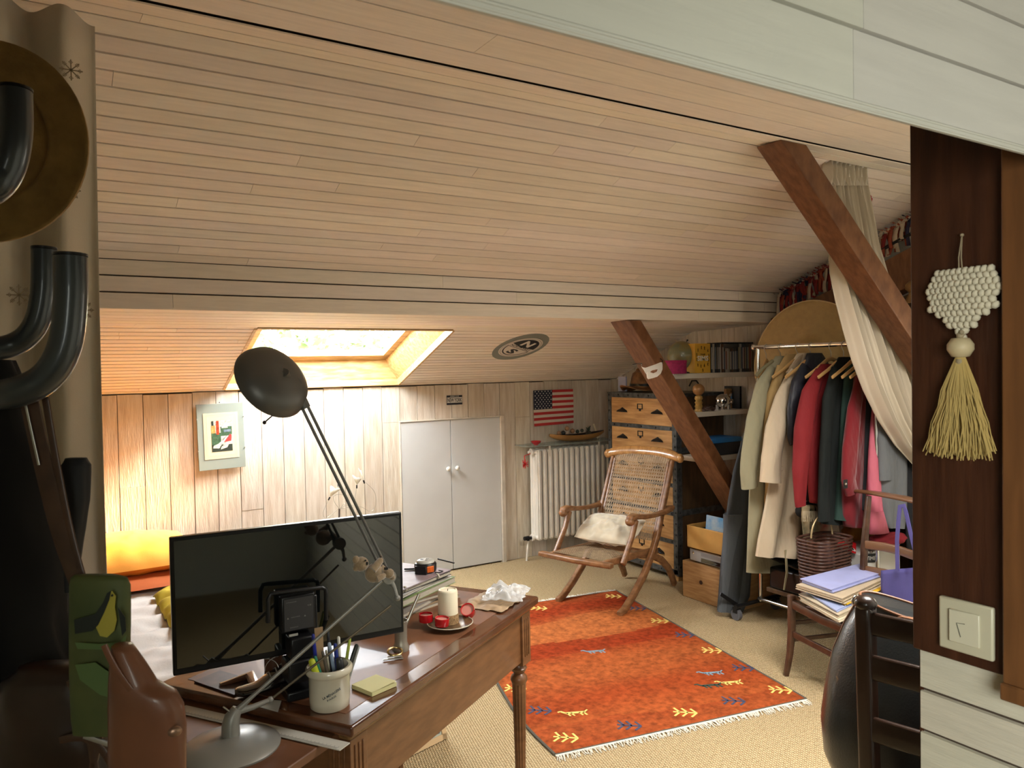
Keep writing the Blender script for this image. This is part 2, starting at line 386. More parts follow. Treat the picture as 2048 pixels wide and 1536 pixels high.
# header over the opening, boarded and with a fine moulding
m = MB(); m.m = 1; m.b2((-1.25, .50, 1.775), (1.9, .508, 2.42)); m.m = 0
boards(m, (-1.25, .50, 1.768), (1, 0, 0), (0, 0, 1), (0, -1, 0), 3.15, .64, .0765, jl=(2.4, 3.1), amt=.03, th=.006, gap=.0018)
struct(m.build('wall_front', [HEAD, SEAM], smooth=0, origin=(0, .5, 1.77)))
m = MB(); m.tint = (.99, .99, .99); m.b2((-1.25, .4945, 1.7605), (1.9, .4985, 1.7685)); m.tube([(-1.25, .4945, 1.7685), (1.9, .4945, 1.7685)], .0016, 8); m.tube([(-1.25, .4945, 1.7635), (1.9, .4945, 1.7635)], .0012, 8)
struct(m.build('trim_header', HEAD, origin=(0, .5, 1.76)))
# side wall of the passage with its dark post
m = MB(); m.m = 1; m.b2((1.205, -1.9, 0), (1.30, .697, 2.4)); m.m = 0
boards(m, (1.206, .70, 1.036-.067*16), (0, -1, 0), (0, 0, 1), (-1, 0, 0), 2.6, .067*16, .067, jl=(1.5, 2.6), th=.007, amt=.04)
boards(m, (1.206, .52, 1.036), (0, -1, 0), (0, 0, 1), (-1, 0, 0), 2.4, 1.37, .067, jl=(1.5, 2.6), th=.007, amt=.04)
m.m = 2; m.b2((1.203, .697, 0), (1.30, .703, 2.4))
struct(m.build('wall_passage', [WHITEP, SEAM, DARKWOOD], smooth=0, origin=(1.25, -.5, 0)))
m = MB(); m.b2((1.186, .562, 1.036), (1.24, .704, 2.37)); struct(m.build('trim_post', DARKWOOD, bevel=.002, origin=(1.2, .63, 1.036)))
m = MB(); m.b2((1.166, .515, 1.03), (1.21, .5605, 2.36)); m.b2((1.160, .505, 1.010), (1.21, .5615, 1.035)); struct(m.build('trim_casing', CASING, bevel=.003, origin=(1.2, .53, 1.03)))
# passage shell behind the camera: pale wall, ceiling
m = MB(); m.b2((-1.3, -1.95, 0), (1.3, -1.9, 2.4)); struct(m.build('wall_passage_end', PLASTER, origin=(0, -1.9, 0)))
m = MB(); m.b2((-1.3, -1.95, 2.40), (1.3, .52, 2.45)); struct(m.build('ceiling_passage', PLASTER, origin=(0, -1, 2.4)))
m = MB(); m.b2((-1.35, -1.95, 0), (-1.3, 1.0, 2.42)); struct(m.build('wall_passage_left', PLASTER, origin=(-1.3, 0, 0)))
m = MB(); m.b2((1.31, .36, 0), (GX, .40, 2.42)); struct(m.build('wall_near', PLASTER, origin=(2.5, .4, 0)))
# outer roof deck over the boarding, so that daylight comes in through the roof window only
DECK = M('roof_deck', (.2, .15, .1), .9)
m = MB(); od = V((XL-.1, 5.25, zlow(5.25))) + (-nD)*.10; Ld = (5.25-1.9)/-dS.y; oy = (5.25-5.0565)/-dS.y
backing(m, od, (1, 0, 0), dS, nD, GX-XL+.25, Ld, .03, (hol[0]+.1-.012, hol[1]+.1+.012, hol[2]+oy-.012-.04, hol[3]+oy+.012-.04))
zt_ = zlow(1.9)+.10; m.b2((XL-.1, -2.0, zt_+.0), (GX+.15, 2.0, zt_+.03)); m.b2((XL-.1, .34, 2.40), (GX+.15, .37, zt_+.02)); m.b2((XL-.1, -2.0, 2.40), (GX+.15, -1.97, zt_+.02))
m.prism([(XL-.06, 5.2, 1.3), (XL-.06, 1.9, 2.3), (XL-.06, 1.9, zt_), (XL-.06, 5.2, 1.44)], (-.03, 0, 0)); m.b2((XL-.09, -2.0, 2.3), (XL-.06, 2.0, zt_))
m.prism([(GX+.08, 5.2, 0), (GX+.08, 1.9, 0), (GX+.08, 1.9, zt_), (GX+.08, 5.2, 1.44)], (.03, 0, 0)); m.b2((GX+.08, -2.0, 0), (GX+.11, 2.0, zt_))
struct(m.build('ceiling_deck', DECK, smooth=0, origin=(0, 3, 2.4)))
# ------------------------------------------------------------------ skylight
N_ = -nD
def ws(x, y, n): # point on opening rim plane, offset outward by n
    return V((x, y, zlow(y))) + N_*n
wn = thing('skylight', 'open-view roof window with varnished pine lining in the low slope', 'skylight', ws(1.6, 4.6, .1))
def liner(z0, i0, z1, i1, name, mt, th=.016):
    q = MB()
    R0 = [ws(SX0+i0, SY1-i0*.5, z0), ws(SX1-i0, SY1-i0*.5, z0), ws(SX1-i0, SY0+i0, z0), ws(SX0+i0, SY0+i0, z0)]
    R1 = [ws(SX0+i1, SY1-i1*.5, z1), ws(SX1-i1, SY1-i1*.5, z1), ws(SX1-i1, SY0+i1, z1), ws(SX0+i1, SY0+i1, z1)]
    c = sum(R0, V())/4
    for k in range(4):
        a, b = R0[k], R0[(k+1) % 4]; d, e = R1[k], R1[(k+1) % 4]
        o = ((a+b)/2-c); o -= N_*o.dot(N_); o.normalize()
        q.prism([a, b, e, d], o*th)
    return q.build(name, mt, wn, smooth=0)
liner(-.006, 0, .035, .004, 'lining_lower_board', PINE)
liner(.036, .0, .118, .07, 'lining', PINE)
liner(.120, .062, .165, .085, 'window_frame', PINE, .03)
q = MB()
for (x0, x1, y0, y1) in ((SX0+.08, SX1-.08, SY1-.115, SY1-.035), (SX0+.08, SX1-.08, SY0+.07, SY0+.12), (SX0+.07, SX0+.13, SY0+.1, SY1-.05), (SX1-.13, SX1-.07, SY0+.1, SY1-.05)):
    q.prism([ws(x0, y0, .165), ws(x1, y0, .165), ws(x1, y1, .165), ws(x0, y1, .165)], N_*.045)
q.build('sash', PINE, wn, bevel=.003)
q = MB(); q.prism([ws(SX0+.11, SY0+.1, .192), ws(SX1-.11, SY0+.1, .192), ws(SX1-.11, SY1-.09, .192), ws(SX0+.11, SY1-.09, .192)], N_*.005)
wg = bpy.data.materials.new('window_glass'); wg.use_nodes = True; nt = wg.node_tree; nt.nodes.remove(nt.nodes['Principled BSDF'])
tb_ = nt.nodes.new('ShaderNodeBsdfTransparent'); gb_ = nt.nodes.new('ShaderNodeBsdfGlossy'); gb_.inputs['Roughness'].default_value = .01; ms_ = nt.nodes.new('ShaderNodeMixShader')
ms_.inputs[0].default_value = .05; nt.links.new(tb_.outputs[0], ms_.inputs[1]); nt.links.new(gb_.outputs[0], ms_.inputs[2]); nt.links.new(ms_.outputs[0], nt.nodes['Material Output'].inputs[0])
q.build('glazing', wg, wn)
# ------------------------------------------------------------------ trees outside, seen through the roof window
LEAFM = M('foliage', (.13, .19, .05), .8, col2=(.04, .085, .02), vscale=2)
def tree(x, y, h, r, lab, seed):
    rr = random.Random(seed); t = thing('tree', lab, 'tree', (x, y, -3), 'trees beyond the roof window')
    q = MB(); q.tube([(x, y, -3), (x+.1, y, -1), (x, y+.1, h-1)], [.22, .16, .05], 8); q.build('trunk', M('bark', (.12, .08, .05), .9), t)
    q = MB()
    for i in range(1500):
        a = rr.uniform(0, 2*PI); b = math.asin(rr.uniform(-.8, 1)); k = rr.uniform(.55, 1)**.5
        c = V((x + r*k*math.cos(b)*math.cos(a), y + r*k*math.cos(b)*math.sin(a), h - 1.2*r + 1.6*r*k*math.sin(b)))
        s = rr.uniform(.10, .22); u = V((rr.uniform(-1, 1), rr.uniform(-1, 1), rr.uniform(-.6, .6))).normalized(); w = u.orthogonal().normalized()
        q.add([c-u*s, c+w*s*.5, c+u*s, c-w*s*.5], [(0, 1, 2, 3)])
    q.build('foliage', LEAFM, t, smooth=0)
tree(3.0, 13.2, 3.1, 1.45, 'sunlit pale green tree seen at the left of the roof window', 1)
tree(4.9, 16.6, 3.4, 1.6, 'paler distant tree in the middle of the roof window', 2)
tree(6.1, 13.0, 3.3, 1.45, 'darker green feathery tree at the right of the roof window', 3)
# ------------------------------------------------------------------ sloping timber struts
def strut(seam, right, low, Y0, dep, lab, ext=None):
    P = [at(*p, Y=Y0) for p in seam]; Q = [at(*p, Y=Y0) for p in right]
    q = MB(); q.prism([P[0], P[1], Q[1], Q[0]], (0, dep, 0))
    return tag(q.build('timber_strut', BEAM, bevel=.004), lab, 'timber strut')
def lerp(a, b, t): return a + (b-a)*t
s0 = at(1566, 285, Y=2.065); s1 = at(1741, 552, Y=2.065); r0 = at(1624, 297, Y=2.065); r1 = at(1820, 618, Y=2.065)
ds = (s1-s0).normalized(); wv = (r0-s0) - ds*(r0-s0).dot(ds); e = 1.9
sw = .105
wv = wv.normalized()*sw
q = MB()
top = 2.39
def ext(p, z): return p + ds*((z-p.z)/ds.z)
a0 = ext(s0, top); b0 = ext(s0+wv, top); a1 = s0+ds*((4.05-s0.x)/ds.x); b1 = s0+wv+ds*((4.05-(s0+wv).x)/ds.x)
q.prism([a0, a1, b1, b0], (0, .125, 0))
tag(q.build('timber_strut', BEAM, bevel=.004), 'long reddish brown roof strut in front of the tied back curtain', 'timber strut')
s0 = at(1260, 643, Y=3.37); s1 = at(1448, 959, Y=3.37); r0 = at(1287, 643, Y=3.37); r1 = at(1464, 949, Y=3.37)
ds = (s1-s0).normalized(); wv = (r0-s0) - ds*(r0-s0).dot(ds); wv = wv.normalized()*.072
ztop = ZB-.004
q = MB(); q.prism([ext(s0, ztop), s0+ds*((4.06-s0.x)/ds.x), s0+wv+ds*((4.06-s0.x)/ds.x), ext(s0+wv, ztop)], (0, .17, 0))
tag(q.build('timber_strut', BEAM, bevel=.004), 'reddish brown slanting strut wearing a white half mask before the drawer chest', 'timber strut')
# ------------------------------------------------------------------ gable: rafter, dark panel, gap with lit wall, rod
def roofz(y): return zup(y)-.012
q = MB()
A = [(3.36, 1.60), (3.36, 1.80), (2.93, 1.935), (2.60, 2.06), (2.38, 2.13), (1.6, 2.33), (1.6, 2.16), (2.38, 1.915), (2.9, 1.72)]
A = [(3.345, 1.62), (3.345, 1.775), (2.87, 1.93), (2.38, 2.115), (1.70, 2.33), (1.70, 2.14), (2.38, 1.905), (2.92, 1.705)]
q.prism([(4.06, y, z) for y, z in A], (.10, 0, 0))
tag(q.build('rafter_beam', BEAM, bevel=.004), 'dark reddish rafter rising along the end wall behind the curtain', 'rafter')
q = MB(); q.prism([(4.13, 3.34, 0), (4.13, 3.34, 1.60), (4.13, 2.92, 1.69), (4.13, 2.36, 1.895), (4.13, 2.36, 0)], (.03, 0, 0))
tag(q.build('wood_panel', CHESTD, bevel=.002), 'dark brown wooden panel under the rafter behind the clothes rail', 'wood panel')
q = MB(); q.b2((4.02, 1.5, 1.70), (4.12, 2.345, 1.80)); tag(q.build('pine_ledge', PINE, bevel=.003), 'short pine ledge in the bright gap beside the dark post', 'ledge')
c = at(1830, 556, X=4.1)
q = MB(); q.lathe([(.036, 0), (.024, .03), (.012, .055), (.016, .06), (.030, .075), (.030, .10), (.012, .118), (.001, .12)], (4.065, c.y, 1.801), 14)
tag(q.build('wooden_finial', M('turned_wood', (.22, .12, .04), .4), smooth=60), 'round headed turned wooden finial standing on the pine ledge', 'finial')
p0 = at(1757, 503, X=4.12); p1 = at(1845, 455, X=4.12); d = (p1-p0)
q = MB(); q.tube([p0-d*.6, p1+d*.5], .010, 10); t = q.build('curtain_rod', BLKMET); tag(t, 'thin black metal rod slanting under the ceiling at the end wall', 'rod')
c = at(1733, 364, Y=2.35); c.z = zup(2.35)-.022-.028
q = MB(); q.ell(c, (.024, .024, .030), 12)
for i in range(60):
    a = rnd.uniform(0, 2*PI); b = rnd.uniform(-1.5, 1.5); v = V((math.cos(a)*math.cos(b), math.sin(a)*math.cos(b), math.sin(b))); q.ell(c+v*.022, (.006, .006, .006), 6)
q.tube([c, (c.x, c.y, zup(2.35)-.012)], .002, 5)
tag(q.build('red_pompom', M('red_yarn', (.35, .01, .015), .9)), 'small dark red pompom hanging from the ceiling beside the curtain top', 'pompom')
# garland of knotted fabric strips along the end wall
gt = thing('fabric_garland', 'garland of knotted red cream and navy fabric strips along the sloping end wall', 'garland', (4.14, 3.1, 1.85))
gc = [M('cloth_red', (.22, .02, .02), .9), M('cloth_cream', (.5, .42, .32), .9), M('cloth_navy', (.02, .02, .05), .9), M('cloth_brick', (.30, .06, .03), .9)]
q = MB(); q.tube([(4.14, y, zup(y)-.045) for y in (3.33, 3.0, 2.7, 2.3)], .005, 6); q.build('cord', gc[1], gt)
for i in range(90):
    y = 3.325 - i*.0112; z = zup(y)-.045; m_ = gc[[0, 1, 2, 3, 0, 1, 3][rnd.randrange(7)]]; q = MB(); L_ = rnd.uniform(.09, .15); w = .011
    off = rnd.uniform(-.01, .012)
    q.grid(lambda u, v: V((4.122+off + .006*math.sin(v*6+i), y + (u-.5)*2*w + .008*math.sin(v*4+i*2), z - v*L_)), 2, 6)
    if rnd.random() < .8:
        q.ell((4.12, y, z+.005), (.012, .012, .012), 7)
        for sg in (-1, 1):
            a = rnd.uniform(.3, 1.2); q.grid(lambda u, v: V((4.115-.01*v, y + sg*v*.03 + (u-.5)*.012, z + v*.03*a*math.sin(v*2+.4) + (u-.5)*.008)), 1, 4)
    q.build('fabric_strip', m_, gt, solid=.0012, smooth=60)
# ------------------------------------------------------------------ curtains
def curtain_left():
    t = thing('curtain', 'long beige curtain hanging in folds at the left, darkened behind bags and hooks', 'curtain', (-.3, 2.11, .02))
    q = MB()
    def f(u, v):
        x = -.95 + u*1.105; a = .035 + .012*math.sin(u*9)
        z = 2.355 - v*2.33
        return V((x - .012*math.sin(v*3)*u, 2.115 + a*math.sin(u*52 + .5*math.sin(v*3)) + .01*math.sin(u*20+v*2), z))
    q.grid(f, 190, 24); q.build('curtain_panel', CREAMC, t, solid=.002, smooth=60)
    q = MB()
    EMB = M('beige_embroidery', (.30, .24, .16), .9)
    for px, py in ((38, 590), (142, 140), (138, 380), (165, 620)):
        q = MB(); c = at(px, py, Y=2.05)
        for k in range(4):
            a = k*PI/4; d = V((math.cos(a), 0, math.sin(a)))*.024; q.bar(c-d, c+d, .0025, .001, (0, 1, 0))
            e = V((math.cos(a), 0, math.sin(a)))
            for sg in (-1, 1): q.tube([c+e*sg*.018+V((math.cos(b)*.004, 0, math.sin(b)*.004)) for b in (0, 1.57, 3.14, 4.7)], .001, 4, closed=True)
        q.build('embroidered_motif', EMB, t)
curtain_left()
def sheet(rows, Y0, nf, amp, ny=6, nu=90):
    """rows: (py, pxl, pxr) edges in the plane Y0; returns function for a pleated sheet"""
    P = [(at(l, y, Y=Y0), at(r, y, Y=Y0)) for y, l, r in rows]
    def f(u, v):
        k = v*(len(P)-1); i = min(int(k), len(P)-2); t = k-i; t2 = t
        a = lerp(P[i][0], P[i+1][0], t2); b = lerp(P[i][1], P[i+1][1], t2); p = lerp(a, b, u)
        w = (b-a).length
        return p + V((0, amp(v)*math.sin(u*nf*2*PI + 1.3*math.sin(v*3)) + .3*amp(v)*math.sin(u*nf*4.7*PI+v*5), 0))
    return f
rows = [(324, 1652, 1727), (372, 1656, 1730), (430, 1660, 1741), (490, 1666, 1752), (545, 1670, 1768), (600, 1682, 1790), (660, 1698, 1815), (720, 1715, 1838), (780, 1737, 1855), (840, 1765, 1872), (890, 1797, 1885), (930, 1832, 1893), (975, 1850, 1900), (1040, 1852, 1915), (1130, 1850, 1930), (1250, 1850, 1945)]
t = thing('curtain', 'cream pleated curtain tied back to the right beside the clothes rail', 'curtain', (3.3, 2.22, .3))
q = MB(); q.grid(sheet(rows, 2.235, 9, lambda v: .016+.012*math.sin(min(v, 1)*PI)), 150, 60); q.build('curtain_panel', CREAMC, t, solid=.002, smooth=70)
q = MB(); q.grid(sheet([(322, 1651, 1728), (372, 1655, 1731)], 2.228, 9, lambda v: .018), 120, 3); q.build('gathering_tape', M('curtain_tape', (.62, .55, .44), .8), t, solid=.002, smooth=70)
c = at(1895, 935, Y=2.235)
q = MB(); q.tube([c+V((.05*math.cos(a), .05*math.sin(a), .012*math.cos(a))) for a in [2*PI*k/14 for k in range(14)]], .008, 6, closed=True); q.build('tieback_cord', gc[1], t)
# ------------------------------------------------------------------ light switch and heart ornament on the post
t = thing('light_switch', 'cream square light switch low on the dark post', 'light switch', (1.186, .63, 1.09))
Pa = at(1881, 1189, X=1.183); Pb = at(1990, 1217, X=1.183); zc0 = at(1881, 1291, X=1.183).z
q = MB(); q.b2((1.177, Pb.y, zc0), (1.186, Pa.y, Pa.z)); q.build('cover_plate', M('switch_plastic', (.50, .46, .34), .35), t, bevel=.003)
w = Pa.y-Pb.y; hh = Pa.z-zc0; yc = (Pa.y+Pb.y)/2; zc = (Pa.z+zc0)/2
q = MB(); q.box((1.1755, yc, zc), (.005, w*.55, hh*.62), Matrix.Rotation(math.radians(3), 3, 'Z')); rk = q.build('rocker', M('switch_plastic2', (.55, .51, .39), .3), t, bevel=.0015)
q = MB(); q.tube([(1.1722, yc+.004, zc-.014), (1.1722, yc+.010, zc+.006), (1.1722, yc-.002, zc+.007)], .0006, 5); q.build('scratch_mark', M('pencil_mark', (.10, .10, .08), .8), rk)
hc = at(1921, 609, X=1.168)
t = thing('heart_ornament', 'white macrame heart with wooden bead and straw tassel hanging on the dark post', 'ornament', (1.18, hc.y, hc.z))
q = MB(); hp = at(1924, 470, X=1.178)
for d in (-.003, .003): q.tube([hp, (1.172, hp.y+d*.6, hc.z+.07), (1.170, hc.y+d, hc.z+.035)], .0009, 5)
q.ell(hp, (.003, .003, .003), 6); q.build('hanging_loop', M('raffia_cord', (.30, .24, .15), .8), t)
q = MB(); q2 = 0
MAC = M('macrame_cotton', (.56, .50, .38), .95, bump=.5, bscale=400, dist=.001)
sc = .048
for r_ in range(13):
    for c_ in range(13):
        u = (c_-6)/6*1.15 + (.09 if r_ % 2 else 0); v = (r_-6)/6*1.2
        X_ = u; Y_ = v+.12
        if (X_*X_+Y_*Y_-1+.35*0)**3 - X_*X_*Y_**3*1.3 < .02 if True else 0:
            q.ell((1.168+.010*(X_*X_+Y_*Y_)*.5, hc.y - X_*sc*.92, hc.z + (Y_)*sc*.92), (.008, .0054, .0066), 8, Matrix.Rotation(rnd.uniform(-.5, .5)+(.5 if r_ % 2 else -.5), 3, 'X'))
q.build('macrame_heart', MAC, t, smooth=80)
b0 = at(1921, 694, X=1.170)
q = MB(); q.ell(b0+V((0, 0, .017)), (.006, .006, .006), 10); q.ell(b0+V((-.004, -.004, .022)), (.004, .004, .004), 8); q.build('knot', M('raffia_cord', (.3, .24, .15)), t)
q = MB(); q.lathe([(.003, -.016), (.012, -.014), (.018, -.004), (.018, .004), (.012, .013), (.003, .014)], b0, 18); q.build('wooden_bead', M('pale_wood_bead', (.50, .40, .24), .5), t, smooth=60)
q = MB(); tb = at(1914, 922, X=1.165)
for i in range(260):
    a = 2*PI*rnd.random(); k = rnd.random()**.5; L_ = (b0.z-.018-tb.z)*rnd.uniform(.90, 1.01)
    e = V((-.004+.028*k*math.cos(a)*.55, .046*k*math.sin(a), 0)); s_ = V((.004*k*math.cos(a), .006*k*math.sin(a), 0)); top = b0 - V((0, 0, .014))
    w_ = rnd.uniform(-.004, .004)
    q.tube([top+s_, top+s_*1.4+e*.35+V((0, w_, -L_*.35)), top+s_+e*.75+V((0, -w_, -L_*.7)), top+s_+e+V((0, w_, -L_))], .0009, 3, cap=False)
q.build('straw_tassel', M('golden_straw', (.50, .36, .13), .6), t, smooth=80)
q = MB(); q.lathe([(.006, -.004), (.007, .0), (.006, .004)], b0-V((0, 0, .022)), 10); q.build('tassel_binding', M('raffia_cord', (.3, .24, .15)), t)
# ================================================================== AGAINST THE KNEE WALL
WF = YK-.018   # face of the planks
# --- picture
A = [at(388, 808, Y=WF-.03), at(487, 805, Y=WF-.03), at(495, 933, Y=WF-.012), at(400, 942, Y=WF-.012)]
x0, x1, z0, z1 = .848, 1.125, .892, 1.300
t = thing('framed_picture', 'frameless grey mounted picture of moored boats on the sunlit plank wall', 'picture', (1.0, WF-.02, z0))
tilt = Matrix.Rotation(math.radians(-1.2), 3, 'Y')
def pc(u, v, d): # picture coords 0..1
    p = V(((u-.5)*(x1-x0), -d, (v-.5)*(z1-z0))); p = tilt @ p; return V(((x0+x1)/2, WF-.008, (z0+z1)/2)) + p
def prect(q, u0, v0, u1, v1, d0, d1): q.prism([pc(u0, v0, d0), pc(u1, v0, d0), pc(u1, v1, d0), pc(u0, v1, d0)], tilt @ V((0, -(d1-d0), 0)))
q = MB(); prect(q, 0, 0, 1, 1, 0, .014); q.build('backing_board', M('grey_mount', (.20, .235, .215), .5), t, bevel=.001)
q = MB(); prect(q, .13, .16, .87, .86, .0145, .0155); mo = q.build('mat_board', M('cream_mount', (.46, .42, .30), .7), t)
q = MB()
for k in (0, 1):
    a = .17+.03*k; b = .19+.02*k; w = .004
    for (u0, v0, u1, v1) in ((a, b, 1-a, b+w), (a, .83-.02*k, 1-a, .83-.02*k+w), (a, b, a+w*1.5, .83-.02*k), (1-a-w*1.5, b, 1-a, .83-.02*k)): prect(q, u0, v0, u1, v1, .0156, .0158)
q.build('ruled_lines', M('line_grey', (.3, .36, .34), .7), mo)
# boats print: blocks of colour
q = MB(); cols = [(.50, .52, .48), (.03, .04, .03), (.35, .05, .02), (.05, .11, .06), (.5, .32, .1), (.16, .22, .3), (.65, .05, .05), (.5, .55, .5)]
pm = [M('print_%s' % n, c, .4, var=.5, vscale=90) for n, c in zip(('sky', 'dark', 'red', 'green', 'ochre', 'blue', 'scarlet', 'grey'), cols)]
U0, V0, U1, V1 = .29, .27, .73, .74
def pr(u0, v0, u1, v1, m_, d): q.m = m_; prect(q, U0+(U1-U0)*u0, V0+(V1-V0)*v0, U0+(U1-U0)*u1, V0+(V1-V0)*v1, .0156+d, .0158+d)
pr(0, 0, 1, 1, 0, 0); pr(0, .0, 1, .22, 1, .0003); pr(.0, .2, .45, .6, 3, .0003); pr(.24, .55, .38, 1, 2, .0004); pr(.0, .6, .2, .85, 4, .0003); pr(.45, .5, 1, .8, 3, .0003); pr(.6, .62, .95, .7, 5, .0005); pr(.02, .85, .12, 1, 1, .0004); pr(.5, .75, .8, .82, 7, .0004)
def pp(pts, m_, d): q.m = m_; q.add([pc(U0+(U1-U0)*u, V0+(V1-V0)*v, .016+d) for u, v in pts], [tuple(range(len(pts)))])
pp([(.05, .12), (.35, .1), (.62, .35), (.66, .42), (.3, .25), (.08, .2)], 7, .0006); pp([(.42, .06), (.75, .12), (.98, .42), (1, .55), (.7, .3), (.45, .14)], 7, .0007)
pp([(.6, .3), (.95, .32), (.98, .5), (.9, .55)], 6, .0008); pp([(.5, .32), (.9, .62), (.92, .64), (.52, .36)], 1, .0009)
q.build('boat_print', pm, mo)
q = MB(); q.ell(pc(.5, 1.015, .006), (.004, .004, .004), 8); q.build('nail', BLKMET, t)
for u, v in ((0, .3), (0, .78), (1, .3), (1, .78)):
    q = MB(); q.box(pc(u, v, .008), (.004, .017, .008)); q.build('clip', STEEL, t)
# --- licence plate
c = at(909, 800, Y=WF-.004)
t = thing('licence_plate', 'small black and white metal plate reading NEW YORK above the cupboard doors', 'plate', c-V((0, 0, .04)))
q = MB(); q.box(c, (.130, .004, .070)); q.build('plate', M('plate_black', (.02, .022, .03), .4), t, bevel=.004)
q = MB(); q.box(c+V((0, -.0025, .0)), (.124, .002, .040)); q.build('white_band', M('plate_white', (.62, .60, .55), .4), t)
q = MB(); q.text('NEW YORK', c+V((0, -.004, 0)), (1, 0, 0), (0, 0, 1), .118, .030, bold=.02); q.build('lettering', BLACKT, t, smooth=0)
q = MB(); q.text('EMPIRE STATE', c+V((0, -.0025, .0275)), (1, 0, 0), (0, 0, 1), .07, .008); q.build('small_lettering', WHITET, t, smooth=0)
# --- flag pinned to the wall
A = [at(1066, 781, Y=WF-.008), at(1145, 778, Y=WF-.008), at(1147, 846, Y=WF-.008), at(1068, 853, Y=WF-.008)]
t = thing('flag', 'small stars and stripes flag pinned to the planks above the radiator', 'flag', (A[3]+A[2])/2)
def fl(u, v): # v 0 top
    p = lerp(lerp(A[0], A[1], u), lerp(A[3], A[2], u), v); return p + V((-.004*math.sin(v*3.1)*(1-u), -.004 - .004*math.sin(u*7+v*3), 0))
q = MB(); NU = 40
for j in range(26):
    for i in range(NU):
        u0, u1, v0, v1 = i/NU, (i+1)/NU, j/26, (j+1)/26
        q.m = 2 if (u1 <= .481 and j < 14) else (0 if (j//2) % 2 == 0 else 1)
        q.add([fl(u0, v0), fl(u1, v0), fl(u1, v1), fl(u0, v1)], [(0, 1, 2, 3)])
fb = q.build('flag_cloth', [M('flag_red', (.42, .03, .03), .85), M('flag_white', (.60, .53, .44), .85), M('flag_navy', (.022, .026, .045), .85)], t, smooth=0)
q = MB()
for r_ in range(9):
    for k in range(6 if r_ % 2 == 0 else 5):
        u = (.04 + k*.08 + (0 if r_ % 2 == 0 else .04)); v = .035 + r_*.0585; c = fl(u, v) + V((0, -.002, 0)); ps = []
        for a in range(10):
            rr = .0062 if a % 2 == 0 else .0026; b = PI/2 + a*PI/5; ps.append(c+V((rr*math.cos(b), 0, rr*math.sin(b))))
        q.add([c]+ps, [(0, 1+i, 1+(i+1) % 10) for i in range(10)])
q.build('stars', WHITET, fb, smooth=0)
# --- radiator
RX0, RX1, RZ0, RZ1 = 3.235, 3.955, .150, .872; RY0, RY1 = 4.865, 4.985
t = thing('radiator', 'white sectional column radiator under the flag', 'radiator', ((RX0+RX1)/2, 4.93, 0))
ns = 14; w = (RX1-RX0)/ns
for i in range(ns):
    x = RX0 + w*(i+.5); q = MB()
    for k in range(4):
        y = RY0 + .014 + k*.031
        q.tube([(x, y, RZ0+.02), (x, y, RZ1-.03)], .0135, 10, flat=1.0)
    for z in (RZ0+.028, RZ1-.035): q.tube([(x, RY0+.004, z), (x, RY1-.004, z)], .022, 10, flat=.9)
    q.box((x, RY0+.004, (RZ0+RZ1)/2), (w*.80, .010, RZ1-RZ0-.06)); q.box((x, (RY0+RY1)/2, (RZ0+RZ1)/2), (w*.25, RY1-RY0-.02, RZ1-RZ0-.08))
    q.box((x, RY0-.003, (RZ0+RZ1)/2), (w*.34, .010, RZ1-RZ0-.045))
    q.build('section', WHITEENA, t, bevel=.003, smooth=50)
q = MB(); q.tube([(RX0, 4.925, RZ1-.035), (RX0-.012, 4.925, RZ1-.035)], .028, 14); q.build('end_plug', WHITEENA, t, smooth=50); q = MB(); q.tube([(RX0, 4.925, RZ0+.028), (RX0-.02, 4.925, RZ0+.028)], .026, 14); q.build('end_plug', WHITEENA, t, smooth=50); q = MB(); q.tube([(RX0-.02, 4.925, RZ1-.035), (RX0-.035, 4.925, RZ1-.035)], .010, 10)
q.build('bleed_valve', WHITEENA, t, smooth=50)
q = MB(); q.tube([(RX0-.015, 4.925, RZ0+.028), (RX0-.065, 4.925, RZ0+.028)], .013, 10); q.tube([(RX0-.05, 4.925, RZ0-.0+.01), (RX0-.05, 4.925, RZ0+.045)], .012, 10); q.tube([(RX0-.06, 4.925, RZ0+.03), (RX0-.085, 4.925, RZ0+.03)], .016, 8)
q.build('valve', BLKMET, t)
q = MB(); q.tube([(RX0-.05, 4.925, RZ0+.01), (RX0-.05, 4.95, .0)], .008, 8); q.build('pipe', WHITEENA, t)
for x in (RX0+.12, RX1-.12):
    q = MB(); q.b2((x-.008, RY0-.008, RZ1-.07), (x+.008, RY0-.004, RZ1+.012)); q.b2((x-.008, RY0-.008, RZ1+.008), (x+.008, RY1+.03, RZ1+.012)); q.build('shelf_bracket', WHITEENA, t)
SHZ = RZ1+.013
q = MB(); q.b2((RX0-.09, RY0-.03, SHZ), (RX1+.06, WF-.006, SHZ+.006)); tag(q.build('glass_shelf', M('shelf_glass', (.35, .45, .40), .03, alpha=.45), bevel=.001), 'thin glass shelf lying over the radiator', 'shelf')
SZ = SHZ+.0065
# red bow hanging from the plug
c = at(1050, 928, Y=4.86)
t = thing('red_bow', 'shiny red ribbon bow hanging from the left end of the radiator', 'bow', c)
q = MB(); q.tube([(RX0-.03, 4.905, RZ1-.045), (c.x+.004, 4.872, c.z+.06), c], .0035, 6); q.build('ribbon', M('red_ribbon', (.5, .01, .01), .35), t)
for k in range(9):
    a = k*.7; q = MB(); d = V((math.cos(a)*.024, -.012*math.sin(k*1.7), math.sin(a)*.026)); q.tube([c, c+d+V((0, 0, .008)), c+d*1.1-V((0, 0, .006)), c+V((0, -.004, -.002))], .0045, 6, flat=.5); q.build('bow_loop', MATS['red_ribbon'], t)
